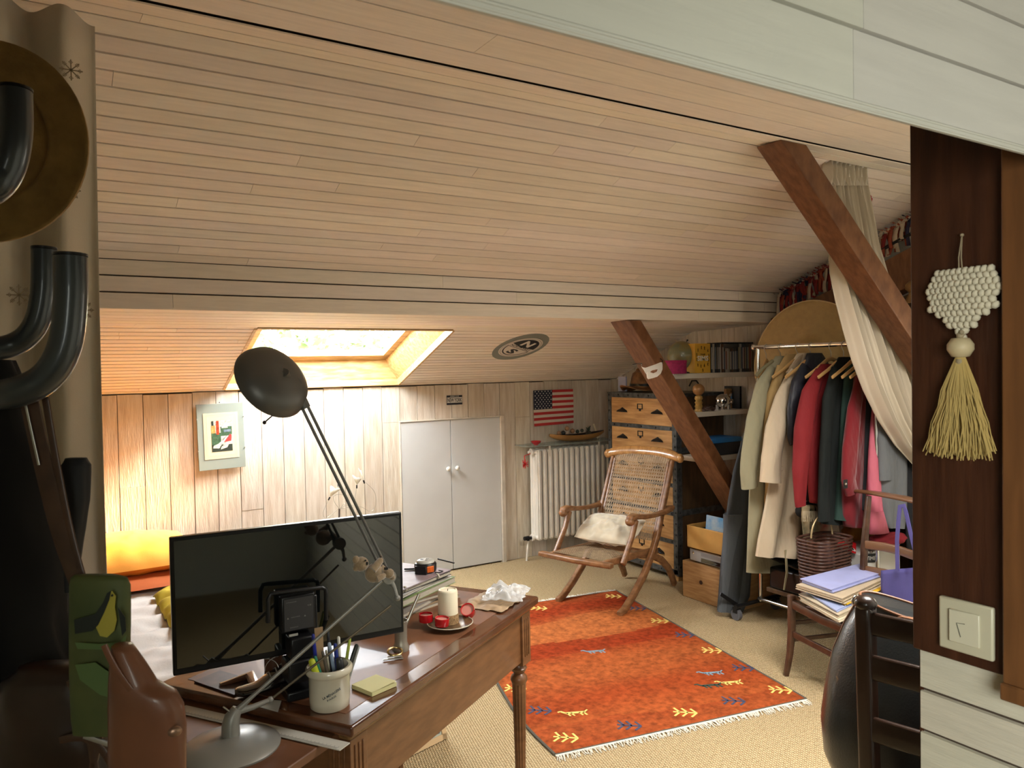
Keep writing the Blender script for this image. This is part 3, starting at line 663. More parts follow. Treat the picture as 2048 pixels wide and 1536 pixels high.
# red bowl
c = at(1072, 890, Y=4.90); c.z = SZ
q = MB(); q.lathe([(.014, 0), (.016, .003), (.034, .016), (.042, .030), (.040, .030), (.032, .018), (.012, .007), (.001, .006)], c, 22, cap=False)
tag(q.build('candle_bowl', REDG, smooth=60), 'small shiny red bowl at the left end of the glass shelf', 'bowl')
# wooden boat shaped bowl
c0 = at(1098, 872, Y=4.94); c1 = at(1207, 864, Y=4.94); cx = (c0.x+c1.x)/2; Lb = (c1.x-c0.x)/2
q = MB(); rs = []
for sgn, sc_ in ((1, 1), (-1, .9)):
    ks = range(15) if sgn > 0 else range(14, -1, -1)
def boat(k, s_, zo):
    u = -1 + 2*k/14; w_ = .062*(max(0, 1-abs(u)**2.4))**.7*s_ + .003; rim = SZ + .052 + .020*u*u; bt = SZ + .002 + .050*abs(u)**3 + zo
    return [V((cx + u*Lb, 4.935 + w_*math.cos(a), rim + (bt-rim)*abs(math.sin(a))**.8)) for a in [PI*j/10 for j in range(11)]]
rs = [boat(k, 1, 0) for k in range(15)]; ri = [boat(k, .9, .007) for k in range(15)]
q.add([p for r_ in rs for p in r_], [(i*11+j, i*11+j+1, (i+1)*11+j+1, (i+1)*11+j) for i in range(14) for j in range(10)])
q.m = 1; q.add([p for r_ in ri for p in r_], [(i*11+j, (i+1)*11+j, (i+1)*11+j+1, i*11+j+1) for i in range(14) for j in range(10)])
q.m = 0
for k in range(14):
    for j in (0, 10): q.add([rs[k][j], rs[k+1][j], ri[k+1][j], ri[k][j]], [(0, 1, 2, 3)])
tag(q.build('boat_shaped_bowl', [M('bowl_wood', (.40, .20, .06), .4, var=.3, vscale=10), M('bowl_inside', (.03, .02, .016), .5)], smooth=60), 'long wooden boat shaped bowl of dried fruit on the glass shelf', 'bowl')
FR = [(1118, 866, .016, 'pale_fruit', (.38, .20, .10), 'brownish dried fruit at the left end of the wooden bowl'), (1127, 866, .018, 'dark_fruit', (.02, .022, .018), 'dark round fruit beside the brownish one in the wooden bowl'), (1134, 857, .019, 'onion_fruit', (.42, .24, .12), 'round tan gourd on top of the others in the wooden bowl'), (1145, 862, .019, 'tan_fruit', (.40, .22, .11), 'round tan fruit right of the top gourd in the wooden bowl'), (1155, 863, .015, 'green_fruit', (.05, .06, .035), 'small dark green fruit in the middle of the wooden bowl'), (1164, 861, .014, 'grey_fruit', (.06, .07, .05), 'small grey green fruit next to the pineapple')]
for px, py, r_, nm, col, lab in FR:
    c = at(px, py, Y=4.93); c.z = max(c.z, SZ+.012+r_)
    q = MB(); q.lathe([(r_*math.cos(a), r_*math.sin(a)) for a in [-1.55+3.1*k/10 for k in range(11)]]+[(.002, r_*1.25)], c, 14); tag(q.build('dried_fruit', M(nm, col, .5, var=.3, vscale=40), smooth=70), lab, 'fruit', 'dried fruit in the boat shaped bowl')
c = at(1177, 858, Y=4.93); c.z = SZ+.02+.022
t = thing('small_pineapple', 'small dark ornamental pineapple standing in the wooden bowl', 'pineapple', c-V((0, 0, .022)))
q = MB()
for i in range(7):
    for j in range(9):
        a = 2*PI*(j+.5*(i % 2))/9; z = -.020+i*.008; r_ = .021*math.cos(z/.032); q.ell(c+V((r_*math.cos(a), r_*math.sin(a), z)), (.006, .006, .005), 6)
q.build('fruit_body', M('pineapple_skin', (.05, .042, .03), .6), t)
q = MB()
for j in range(14):
    a = 2.4*j; L_ = .03+.012*(j % 3); k = .35 if j > 8 else 1; d = V((math.cos(a)*.018*k, math.sin(a)*.018*k, L_)); q.tube([c+V((0, 0, .022)), c+V((d.x*.5, d.y*.5, .022+L_*.6)), c+V((d.x*1.2, d.y*1.2, .022+L_))], [.004, .0035, .0006], 5)
q.build('crown_leaves', M('pineapple_leaf', (.03, .05, .035), .6), t)
c = at(1199, 866, Y=4.97)
q = MB(); q.tube([(c.x, 4.99, SZ+.002), (c.x-.02, 5.02, SZ+.12)], .008, 8); tag(q.build('white_candle', CANDLE), 'thin white candle leaning at the right end of the glass shelf', 'candle')
# --- oval sticker on the sloping ceiling
def lc(x, y, off=.0):
    d = ray(x, y); t_ = (1.3736-EYE.z+.4*5.0565)/(d.z+.4*d.y); p = EYE+d*t_; return p + nD*off
cc = lc(1041, 694); eu = (lc(1062, 703)-lc(1015, 687)); eu.normalize(); ev = nD.cross(eu).normalized()
if ev.dot(lc(1060, 687)-lc(1022, 703)) < 0: ev = -ev
ax = V((1, 0, 0)); ay = dS
t = thing('oval_sticker', 'grey oval sticker with a black and white N and S disc on the low slope', 'sticker', cc)
def disc(q, rx, ry, d, a0=0, a1=2*PI, U=eu, Vv=ev, n=48, inner=0):
    ps = [cc + U*rx*math.cos(a0+(a1-a0)*k/n) + Vv*ry*math.sin(a0+(a1-a0)*k/n) + nD*d for k in range(n+1)]
    if inner: qs = [cc + (p-cc-nD*d)*inner + nD*d for p in ps]; q.add(ps+qs, [(k, k+1, n+2+k, n+1+k) for k in range(n)])
    else: q.add([cc+nD*d]+ps, [(0, k+1, k+2) for k in range(n)])
q = MB(); U2 = (ax*.93 + ay*.36).normalized(); V2 = nD.cross(U2)
ps = [cc + ax*.192*math.cos(a) + dS*.222*math.sin(a) + nD*.001 for a in [2*PI*k/60 for k in range(60)]]
q.prism(ps, -nD*.0008); q.build('oval_border', M('sticker_grey', (.20, .215, .185), .5), t)
q = MB(); disc(q, .156, .156, .0040); dsk = q.build('disc', M('sticker_white', (.66, .60, .52), .5), t, smooth=0)
q = MB(); disc(q, .146, .146, .0050, inner=.985); disc(q, .130, .130, .0050, 0.17, PI-.17, n=30); disc(q, .130, .130, .0050, PI+.14, 2*PI-.14, n=30, inner=.93)
q.prism([cc+eu*-.128+ev*-.018+nD*.0050, cc+eu*.128+ev*-.018+nD*.0050, cc+eu*.128+ev*-.022+nD*.0050, cc-eu*.128+ev*-.022+nD*.0050], -nD*.0005)
q.build('black_print', BLACKT, dsk, smooth=0)
TU, TV = eu, ev
def tx(q, s_, pos, w_, h_, bold): q.text(s_, pos + nD*.00504, TU, TV, w_, h_, depth=0, bold=bold)
q = MB(); tx(q, 'N', cc+ev*.062, .105, .076, .04); q.build('letter_n', M('sticker_white', (1, 1, 1)), dsk, smooth=0)
q = MB(); tx(q, 'S', cc-ev*.070, .085, .070, .04); tx(q, 'NORTH SAILS', cc, .235, .024, .02); q.build('lettering', BLACKT, dsk, smooth=0)
# --- wire lamp with white paper shades, leaning by the wall
c = at(678, 1020, Y=4.80)
t = thing('wire_flower_lamp', 'loose wire lamp with white flower shaped shades before the plank wall', 'lamp', (c.x, 4.80, 0))
WIRE = M('thin_lamp_wire', (.32, .30, .24), .4, metal=.3)
def wp(x, y): return at(630+x/12.8, 920+y/12.8, Y=4.80)
q = MB(); q.tube([(c.x, 4.80, 0.02), wp(620, 1500), wp(625, 1250)], .006, 7); q.lathe([(.09, 0), (.09, .01), (.02, .02), (.006, .03)], (c.x, 4.80, 0), 20); q.build('stem', M('wire_lamp_stem', (.08, .06, .05), .4), t)
def curve(pts): # catmull-rom
    P = [pts[0]]+pts+[pts[-1]]; out = []
    for i in range(1, len(P)-2):
        for k in range(6):
            u = k/6; a, b, c_, d = P[i-1], P[i], P[i+1], P[i+2]
            out.append(.5*((2*b)+(c_-a)*u+(2*a-5*b+4*c_-d)*u*u+(3*b-a-3*c_+d)*u**3))
    return out+[pts[-1]]
for L_ in ([(625, 1250), (500, 1080), (480, 930), (620, 880), (780, 920), (850, 980)], [(620, 1230), (300, 1480), (210, 1380), (270, 1180), (345, 1040), (390, 970)], [(625, 1250), (610, 1000), (600, 700)], [(640, 1250), (760, 1110), (900, 1150), (1010, 1150), (1030, 960), (1060, 720)], [(640, 1250), (820, 1150), (900, 1300), (920, 1450)], [(660, 1240), (1150, 1200), (1400, 1315), (1530, 1230), (1560, 1000), (1500, 780), (1290, 570)]):
    q = MB(); q.tube(curve([wp(*p) for p in L_]), .0014, 5); q.build('wire', WIRE, t)
PAP = M('white_paper_shade', (.82, .80, .70), .6)
for tip, e1, e2, mid in (((385, 950), (390, 680), (640, 760), (480, 790)), ((1070, 640), (960, 400), (1180, 500), (1080, 560)), ((1240, 520), (1120, 230), (1190, 300), (1100, 400))):
    T_ = wp(*tip); a = wp(*e1); b = wp(*e2); n_ = 10; r_ = (b-a).length/2; cen = (a+b)/2; d = V((0, -1, 0)); q = MB()
    ring = [cen + (a-cen)*math.cos(2*PI*k/n_) + d*r_*.6*math.sin(2*PI*k/n_) + (T_-cen)*.12*math.sin(2*PI*k/n_*2) for k in range(n_)]
    q.rings([[T_+(p-T_)*.06 for p in ring], [T_+(p-T_)*.5 for p in ring], ring], cap=False); sh = q.build('shade', PAP, t, solid=.001, smooth=60)
    q = MB(); q.tube([T_, T_+(T_-cen).normalized()*.022], .005, 8); q.build('bulb_socket', BLKMET, sh)
q = MB(); q.ell(wp(590, 650), (.006, .006, .012), 8); q.build('bulb', M('grey_bulb', (.2, .2, .2), .3), t)
# ================================================================== BED
QZ = .40; BX0, BX1, BY0, BY1 = -.05, .98, 2.93, 4.93
t = thing('bed', 'low bed covered by a rumpled white quilt under the roof window', 'bed', ((BX0+BX1)/2, 3.9, 0))
q = MB(); q.b2((BX0+.03, BY0+.05, .09), (BX1-.03, BY1, .26)); q.build('bed_frame', M('dark_bed_fabric', (.02, .022, .03), .8), t, bevel=.01)
for x in (BX0+.08, BX1-.08):
    for y in (BY0+.12, BY1-.1): q = MB(); q.tube([(x, y, 0), (x, y, .1)], .025, 10); q.build('leg', BLKMET, t)
q = MB()
def qf(u, v):
    x = BX0-.03 + u*(BX1-BX0+.06); y = BY0-.04 + v*(BY1-BY0+.02)
    ex = min(u, 1-u, v*1.6); z = QZ - .17*max(0, 1-ex/.075)**2.4
    k = noise.noise(V((x*5, y*9, 0)))*.018 + noise.noise(V((x*14, y*20, 3)))*.009 + .006*math.sin(y*26+2*noise.noise(V((x*4, y*3, 1))))
    return V((x + .01*noise.noise(V((x*7, y*7, 9))), y, z + k*(1 if ex > .03 else .4)))
q.grid(qf, 70, 130); q.build('quilt', M('white_quilt', (.66, .63, .60), .85, var=.06, vscale=5, bump=.2, bscale=120), t, solid=.02, smooth=80)
def cushion(cx, cy, cz, hx, hy, hz, rotz=0, tiltx=0, tilty=0, name='cushion', mt=None, lab='', cat='cushion', wr=.012, seed=0, parent=None, nn=30, pw=.62):
    R = Matrix.Rotation(rotz, 3, 'Z') @ Matrix.Rotation(tilty, 3, 'Y') @ Matrix.Rotation(tiltx, 3, 'X'); q = MB()
    for sg in (1, -1):
        def f(u, v):
            a, b = 2*u-1, 2*v-1; e = max(0, (1-a*a)*(1-b*b))**pw
            pin = 1 - .05*(a*a*b*b); xx = hx*a*(1-.05*(1-b*b)*0 - .04*b*b*0)*pin; yy = hy*b*pin
            wz = wr*(noise.noise(V((a*3+seed, b*3, sg)))+.5*noise.noise(V((a*9+seed, b*5, sg*2))))*e + wr*.5*math.sin(a*16+seed)*(b*b)*e
            return V((cx, cy, cz)) + R @ V((xx, yy, sg*hz*e + wz))
        q.grid(f, nn, nn)
    if parent: return q.build(name, mt, parent, smooth=80)
    o_ = q.build(name, mt, smooth=80)
    return tag(o_, lab, cat)
ORG = M('orange_linen', (.86, .34, .035), .8, var=.12, vscale=3, bump=.25, bscale=200, dist=.002)
c = (.44, 4.63, QZ+.115)
cushion(.40, 4.60, QZ+.135, .33, .34, .085, .03, math.radians(4), 0, 'pillow', ORG, 'big square orange pillow on the bed against the planks', 'pillow', .014, 3)
cushion(.36, 4.50, QZ+.05, .36, .38, .028, -.02, math.radians(1), 0, 'pillow', M('rust_linen', (.50, .11, .02), .85, var=.2, vscale=4), 'flat rust coloured pillow lying under the big orange one', 'pillow', .006, 8)
q = MB(); c = at(342, 1225, Z=QZ+.02)
def yf(u, v):
    return V((c.x - .035 + u*.34, c.y - .30 + v*.62, QZ + .025 + .035*math.sin(PI*min(max(u*1.3, 0), 1))**.5 + .018*noise.noise(V((u*6, v*9, 5))) + .008*math.sin(v*30+u*8)))
q.grid(yf, 24, 40); tag(q.build('throw', M('mustard_cloth', (.56, .42, .03), .85, var=.25, vscale=14), smooth=80, solid=.006), 'crumpled mustard yellow cloth lying on the white quilt', 'cloth')
# ================================================================== RUG
A0 = V((1.661, 2.407, 0)); B0 = V((2.861, 2.187, 0)); C0 = V((3.225, 3.93, 0)); D0 = V((2.03, 4.13, 0))
def rg(u, v, z=0): # u across (left-right), v depth
    p = lerp(lerp(A0, B0, u), lerp(D0, C0, u), v)
    wob = V((-.020*math.sin(v*9)*(1-u), .0, 0)); return p + wob + V((0, 0, z))
rm = bpy.data.materials.new('rug_wool'); rm.use_nodes = True; nt = rm.node_tree; N = nt.nodes; L = nt.links; bs = N['Principled BSDF']; bs.inputs['Roughness'].default_value = .95; bs.inputs['Specular IOR Level'].default_value = .1; bs.inputs['Sheen Weight'].default_value = .0
at_ = N.new('ShaderNodeAttribute'); at_.attribute_name = 'tint'; tc = N.new('ShaderNodeTexCoord'); n1 = N.new('ShaderNodeTexNoise'); n1.inputs['Scale'].default_value = 38; n1.inputs['Detail'].default_value = 6; L.new(tc.outputs['Object'], n1.inputs[0])
mm = N.new('ShaderNodeMapRange'); mm.inputs[1].default_value = .3; mm.inputs[2].default_value = .7; mm.inputs[3].default_value = .48; mm.inputs[4].default_value = 1.02; L.new(n1.outputs[0], mm.inputs[0])
mx = N.new('ShaderNodeMix'); mx.data_type = 'RGBA'; mx.blend_type = 'MULTIPLY'; mx.inputs[0].default_value = 1; L.new(at_.outputs[0], mx.inputs[6]); L.new(mm.outputs[0], mx.inputs[7]); L.new(mx.outputs[2], bs.inputs[0])
n2 = N.new('ShaderNodeTexNoise'); n2.inputs['Scale'].default_value = 260; L.new(tc.outputs['Object'], n2.inputs[0]); bp = N.new('ShaderNodeBump'); bp.inputs['Strength'].default_value = .8; bp.inputs['Distance'].default_value = .005; L.new(n2.outputs[0], bp.inputs['Height']); L.new(bp.outputs[0], bs.inputs['Normal'])
t = thing('rug', 'orange wool rug with little trees and animals and white fringe, on the sisal floor', 'rug', (2.4, 3.1, 0))
q = MB(); NU, NV = 70, 100
OR1 = V((.46, .094, .022)); OR2 = V((.36, .046, .011)); OR3 = V((.56, .165, .045))
def rcol(u, v):
    w = noise.noise(V((u*2, v*8, 2)))*.05; s = v + w
    k = .5+.5*math.sin(s*19+.8); c = OR2.lerp(OR3, max(0, min(1, k*.9+.1*noise.noise(V((u*9, v*22, 0))))))
    if .60 < s < .78: c = c.lerp(OR3, .8)
    if .53 < s <= .60: c = c.lerp(OR2, .7)
    if s < .10 or s > .9: c = c.lerp(OR2, .55)
    if .1 <= s < .5: c = c.lerp(OR1, .55)
    return tuple(c)
for j in range(NV):
    for i in range(NU):
        u0, u1, v0, v1 = i/NU, (i+1)/NU, j/NV, (j+1)/NV; q.tint = rcol((u0+u1)/2, (v0+v1)/2)
        e = lambda u, v: .012 if 0 < u < 1 and 0 < v < 1 else .007
        q.add([rg(u0, v0, e(u0, v0)), rg(u1, v0, e(u1, v0)), rg(u1, v1, e(u1, v1)), rg(u0, v1, e(u0, v1))], [(0, 1, 2, 3)])
q.tint = tuple(OR2)
for k in range(NU):
    for v in (0, 1): q.add([rg(k/NU, v, .007), rg((k+1)/NU, v, .007), rg((k+1)/NU, v, .0005), rg(k/NU, v, .0005)], [(0, 1, 2, 3)])
q.build('pile', rm, t, smooth=60)
q = MB(); q.tint = None
for u in (0, 1): q.tube([rg(u, k/40, .006) for k in range(41)], .006, 6)
for v in (0, 1): q.tube([rg(k/40, v, .004) for k in range(41)], .005, 6)
q.build('dark_binding', M('rug_binding', (.09, .08, .06), .9), t)
RU = (B0-A0).normalized(); RV = (D0-A0).normalized()
YEL, BLU, GRN = M('wool_yellow', (.78, .58, .16), .95), M('wool_blue', (.055, .06, .11), .95), M('wool_green', (.03, .06, .045), .95)
def onrug(px, py): p = at(px, py, Z=.013); return V((p.x, p.y, .0128))
def rtree(px, py, m_, s=.062):
    c = onrug(px, py); q = MB(); d = RU; e = RV
    def st(a, b): q.bar(c+d*a[0]*s+e*a[1]*s, c+d*b[0]*s+e*b[1]*s, .009, .0012)
    st((.9, -.55), (-.4, .25)); 
    for k in (-.05, .35, .7):
        b = (.9-1.3*k, -.55+.8*k); st(b, (b[0]-.62, b[1]-.35)); st(b, (b[0]-.05, b[1]+.72))
    q.build('tree_motif', m_, t)
for px, py, m_ in ((1121, 1474, YEL), (1248, 1450, BLU), (1360, 1424, YEL), (1457, 1401, BLU), (1551, 1379, YEL), (1477, 1335, BLU), (1415, 1300, YEL), (1361, 1269, BLU), (1312, 1241, YEL), (1268, 1216, BLU), (1220, 1192, YEL), (1071, 1216, YEL), (1022, 1376, YEL), (1070, 1420, BLU)): rtree(px, py, m_)
def animal(px, py, m_, s=.055):
    c = onrug(px, py); q = MB(); d = RU; e = RV
    def st(a, b, w=.011): q.bar(c+d*a[0]*s+e*a[1]*s, c+d*b[0]*s+e*b[1]*s, w, .0012)
    st((-.8, .2), (.8, -.2), .016); st((-.8, .2), (-1.1, .7)); st((-1.1, .7), (-1.35, .6), .008); st((.8, -.2), (1.2, .1), .007)
    for k in (-.7, -.35, .35, .7): st((k, -.25*k), (k+.1, -.25*k-.6), .008)
    q.build('animal_motif', m_, t)
for px, py, m_ in ((1150, 1425, YEL), (1421, 1370, GRN), (1461, 1364, YEL), (1424, 1345, M('wool_lightblue', (.20, .30, .36), .95)), (1190, 1302, MATS['wool_lightblue'] if 'wool_lightblue' in MATS else BLU)): animal(px, py, m_, .05)
for v, sg in ((0, -1), (1, 1)):
    q = MB()
    for i in range(230):
        u = (i+rnd.random())/230; b = rg(u, v, .004); L_ = rnd.uniform(.030, .055); d = RV*sg*L_ + RU*rnd.uniform(-.02, .02)
        q.tube([b, b+d*.5+V((0, 0, .003)), b+d+V((0, 0, -.002))], .0016, 4, cap=False)
    q.bar(rg(0, v, .004)+RV*sg*.006, rg(1, v, .004)+RV*sg*.006, .012, .005)
    q.build('fringe', M('fringe_cotton', (.72, .69, .60), .9), t)
# ================================================================== CHEST
CX, CY0, CY1, CZ = 3.705, 3.85, 4.575, 1.285
t = thing('drawer_chest', 'tall pine drawer chest with riveted iron bands and dark cup pulls in the corner', 'chest of drawers', (3.93, 4.2, 0))
q = MB(); q.b2((CX+.02, CY0, .03), (4.165, CY1, CZ-.004)); q.build('carcass', CHESTD, t, bevel=.003)
q = MB(); q.b2((CX+.004, CY0+.004, .07), (CX+.03, CY1-.004, CZ-.03)); q.build('front_panel', CHESTW, t)
nd = 6; z1 = CZ-.042; dh = (z1-.075)/nd
q = MB(); fw = .036
q.b2((CX-.004, CY0-.003, .05), (CX+.02, CY0+fw, CZ)); q.b2((CX-.004, CY1-fw, .05), (CX+.02, CY1, CZ)); q.b2((CX-.005, CY0-.003, CZ-.034), (CX+.02, CY1, CZ+.003)); q.b2((CX-.004, CY0-.003, .045), (CX+.02, CY1, .082))
q.b2((CX-.004, CY0-.006, CZ-.02), (4.17, CY0+.01, CZ+.003)); q.b2((CX-.004, CY0-.004, .04), (CX+.045, CY0+.004, CZ)); q.b2((CX-.006, CY0-.005, CZ-.004), (4.17, CY1+.004, CZ+.004))
for z in (.45, .88): q.b2((CX+.04, CY0-.005, z), (4.165, CY0+.004, z+.04))
q.build('iron_frame', IRON, t, bevel=.001)
RIV = M('rivet_iron', (.03, .03, .03), .4, metal=.7)
def rivet(x, y, z, a=(-1, 0, 0)):
    if True: q = MB(); q.lathe([(.008, 0), (.006, .004), (.001, .006)], (x, y, z), 8, a); q.build('rivet', RIV, t, smooth=60)
z = .1
while z < CZ: rivet(CX-.004, CY0+.012, z); rivet(CX-.004, CY1-.014, z); rivet(CX+.022, CY0-.004, z, (0, -1, 0)); z += .075
y = CY0+.05
while y < CY1: rivet(CX-.005, y, CZ-.016); rivet(CX-.004, y, .064); y += .11
for i in range(1, nd):
    y = CY0+.05; zz = .075+dh*i
    if i in (2, 5, 4) or True:
        while y < CY1: rivet(CX-.004, y, zz); y += .15
for i in range(nd):
    za = .075+dh*i+.014; zb = .075+dh*(i+1)-.014; y0 = CY0+fw+.004; y1 = CY1-fw-.004
    q = MB(); q.b2((CX-.002, y0, za), (CX+.02, y1, zb)); d_ = q.build('drawer', CHESTW, t, bevel=.003)
    for f_ in (.20, .78):
        c = V((CX-.002, y1-(y1-y0)*f_, (za+zb)/2)); q = MB(); n_ = 10
        for k in range(n_+1): pass
        rs = []
        for j in range(6):
            a = PI/2*j/5; w_ = .052*math.cos(a*.62)**.7; h_ = .022; rs.append([c + V((-.026*math.sin(a), w_*math.cos(b)*1.0, h_*(1-.1*j/5)*math.sin(b)*(math.cos(a*.75)))) for b in [PI*k/10 for k in range(11)]])
        q.add([p for r_ in rs for p in r_], [(i_*11+j_, i_*11+j_+1, (i_+1)*11+j_+1, (i_+1)*11+j_) for i_ in range(5) for j_ in range(10)])
        q.prism([c+V((0, .055, -.002)), c+V((0, .03, .018)), c+V((0, 0, .032)), c+V((0, -.03, .018)), c+V((0, -.055, -.002))], (-.003, 0, 0))
        q.build('cup_pull', BLKMET, d_, solid=.002, smooth=60)
    c = V((CX-.004, (y0+y1)/2, (za+zb)/2+.045)); q = MB()
    for dy, dz, sy, sz in ((0, .017, .05, .006), (0, -.017, .05, .006), (.025, 0, .006, .04), (-.025, 0, .006, .04), (0, -.026, .016, .014)): q.box(c+V((0, dy, dz)), (.004, sy, sz))
    q.build('label_holder', BLKMET, d_)
    if i:
        q = MB(); q.b2((CX-.004, CY0+fw, .075+dh*i-.014), (CX+.01, CY1-fw, .075+dh*i+.014)); q.build('iron_band', IRON, t)
for y in (CY0+.04, CY1-.04):
    for x in (CX+.04, 4.12): q = MB(); q.b2((x-.025, y-.025, 0), (x+.025, y+.025, .045)); q.build('foot', CHESTW, t)
# ================================================================== DESK
DA = V((.547, 1.539, 0)); du = V((.841, .541, 0)).normalized(); dv = V((-.541, .841, 0)).normalized(); DL, DW, DT = .988, .575, .75
def dk(u, v, z=0): return DA + du*u + dv*v + V((0, 0, z))
RD = Matrix((du, dv, V((0, 0, 1)))).transposed()
def dbox(q, u0, v0, z0, u1, v1, z1): q.box(dk((u0+u1)/2, (v0+v1)/2, (z0+z1)/2), (abs(u1-u0), abs(v1-v0), abs(z1-z0)), RD)
t = thing('writing_desk', 'polished brown writing desk with fluted turned legs in the foreground', 'desk', dk(.5, .28, 0))
q = MB(); dbox(q, 0, 0, DT-.026, DL, DW, DT); q.build('desktop', MAHOG, t, bevel=.006, seg=3)
q = MB(); dbox(q, .045, .05, DT-.002, DL-.045, DW-.05, DT+.0008); q.build('leather_inlay', LEATHR, t)
q = MB(); dbox(q, .02, .02, DT-.046, DL-.02, DW-.02, DT-.026); q.build('top_moulding', M('light_oak_edge', (.28, .15, .055), .45, var=.3, vscale=18), t, bevel=.008, seg=3)
AZ0, AZ1 = .555, DT-.044
q = MB(); dbox(q, .06, .030, AZ0, DL-.06, .048, AZ1); dbox(q, .06, DW-.048, AZ0, DL-.06, DW-.03, AZ1); dbox(q, .03, .06, AZ0, .048, DW-.06, AZ1-.03); dbox(q, DL-.048, .06, AZ0, DL-.03, DW-.06, AZ1)
q.build('apron', MAHOG2, t, bevel=.001)
for u in (.052, DL-.052):
    for v in (.052, DW-.052):
        q = MB(); dbox(q, u-.030, v-.030, AZ0-.012, u+.030, v+.030, AZ1)
        for k in (-.014, 0, .014):
            q.box(dk(u+k, v-.031, (AZ0+AZ1)/2), (.005, .004, AZ1-AZ0-.03), RD); q.box(dk(u-.031, v+k, (AZ0+AZ1)/2), (.004, .005, AZ1-AZ0-.03), RD)
        lg = q.build('leg_block', MAHOG2, t, bevel=.0015)
        q = MB(); q.lathe([(.020, AZ0-.012), (.020, AZ0-.02), (.027, AZ0-.028), (.022, AZ0-.038), (.016, AZ0-.045), (.026, AZ0-.056), (.028, AZ0-.066), (.023, AZ0-.078)], dk(u, v, 0), 20)
        n_ = 48; rs = []
        for z in [AZ0-.078, AZ0-.09, .30, .08, .05]:
            r_ = .024 - .011*(AZ0-z)/AZ0
            rs.append([dk(u, v, z) + V((math.cos(2*PI*k/n_), math.sin(2*PI*k/n_), 0))*(r_ - (.0028 if (k % 4) in (1, 2) and .05 < z < AZ0-.08 else 0)) for k in range(n_)])
        q.rings(rs); q.lathe([(.013, .05), (.018, .04), (.018, .03), (.011, .0)], dk(u, v, 0), 16); q.build('leg', MAHOG2, t, smooth=50)
q = MB(); dbox(q, -.245, .05, .700, .06, DW-.05, .720); q.build('pull_out_slide', LEATHR, t, bevel=.003)
q = MB(); dbox(q, -.255, .045, .696, -.235, DW-.045, .722); q.build('slide_lip', MAHOG, t, bevel=.003)
# --- ruler under the desktop edge, on the slide
t = thing('ruler', 'long white ruler lying on the pulled out slide along the desk edge', 'ruler', dk(-.03, .25, .7205))
a = at(700, 1487, Z=.722); b = at(372, 1412, Z=.722); d = (b-a).normalized(); nn_ = V((-d.y, d.x, 0));
if nn_.dot(du) > 0: nn_ = -nn_
q = MB(); q.prism([a, b, b+nn_*.034, a+nn_*.034], (0, 0, .002)); rl = q.build('ruler_body', M('ruler_white', (.55, .53, .47), .35), t)
q = MB(); L_ = (b-a).length; k = 0
while k*.002 < L_-.02:
    p = a + d*(.01+k*.002) + V((0, 0, .0022)); w_ = .010 if k % 5 == 0 else .006
    q.box(p+nn_*(.031-w_/2), (.0004, .0004, .0002)) if False else q.prism([p+nn_*.033, p+nn_*(.033-w_), p+nn_*(.033-w_)+d*.0005, p+nn_*.033+d*.0005], (0, 0, .0001)); k += 1
tk = q.build('scale_marks', BLACKT, rl, smooth=0); tk['kind'] = 'stuff'
# --- monitor
Ma = at(347, 1353, Y=1.815); Mb = at(809, 1266, Y=1.785); Mc = at(814, 1024, Y=1.785); Md = at(346, 1074, Y=1.815)
mu = (Mb-Ma); mu.z = 0; mw = mu.length; mu.normalize(); mz0 = (Ma.z+Mb.z)/2; mz1 = (Mc.z+Md.z)/2; mn = V((-mu.y, mu.x, 0))
MO = V((Ma.x, Ma.y, mz0)); mh = mz1-mz0
RM = Matrix((mu, mn, V((0, 0, 1)))).transposed()
def mbx(q, u0, d0, z0, u1, d1, z1): q.box(MO + mu*(u0+u1)/2 + mn*(d0+d1)/2 + V((0, 0, (z0+z1)/2)), (abs(u1-u0), abs(d1-d0), abs(z1-z0)), RM)
t = thing('monitor', 'wide black switched off computer monitor on the writing desk', 'monitor', MO + mu*mw/2 + V((0, .06, DT+.0015-mz0)))
q = MB(); mbx(q, 0, .002, 0, mw, .022, mh); q.build('casing', BLK, t, bevel=.003)
q = MB(); mbx(q, .008, -.0005, .016, mw-.008, .002, mh-.008); q.build('screen', BLKG, t, smooth=0)
q = MB(); mbx(q, mw*.25, .022, .06, mw*.75, .045, mh*.7); q.build('rear_housing', BLK, t, bevel=.01)
q = MB(); mc = MO + mu*(mw*.42) + mn*.06; q.tube([V((mc.x, mc.y, DT+.008)), V((mc.x, mc.y, mz0+.14))], .022, 14); q.build('stand_neck', M('bronze_plastic', (.10, .04, .02), .3), t)
q = MB(); st = M('glossy_bronze', (.13, .05, .024), .22, coat=.4)
cz = DT+.0012
a = at(500, 1352, Z=cz+.01); 
q.sweep([V((mc.x, mc.y, cz+.006)), V((mc.x-.05, mc.y-.035, cz+.010)), V((a.x, a.y, cz+.012)), V((a.x-.07, a.y-.0, cz+.005))], [.05, .035, .03, .012], [.010, .016, .016, .006], (0, 0, 1))
q.sweep([V((mc.x, mc.y, cz+.006)), V((mc.x+.08, mc.y-.05, cz+.010)), V((mc.x+.15, mc.y-.10, cz+.005))], [.05, .03, .012], [.010, .012, .006], (0, 0, 1))
q.build('stand_foot', st, t, bevel=.002, smooth=60)
q = MB(); a, b, c, d = [at(*p, Z=DT+.0012) for p in ((388, 1364), (468, 1392), (520, 1366), (440, 1343))]
q.prism([a, b, c, d], (0, 0, .003)); tag(q.build('desk_pad', M('brown_leather_pad', (.085, .035, .022), .5, var=.5, vscale=30)), 'small dark brown leather pad on the desk below the monitor', 'pad')
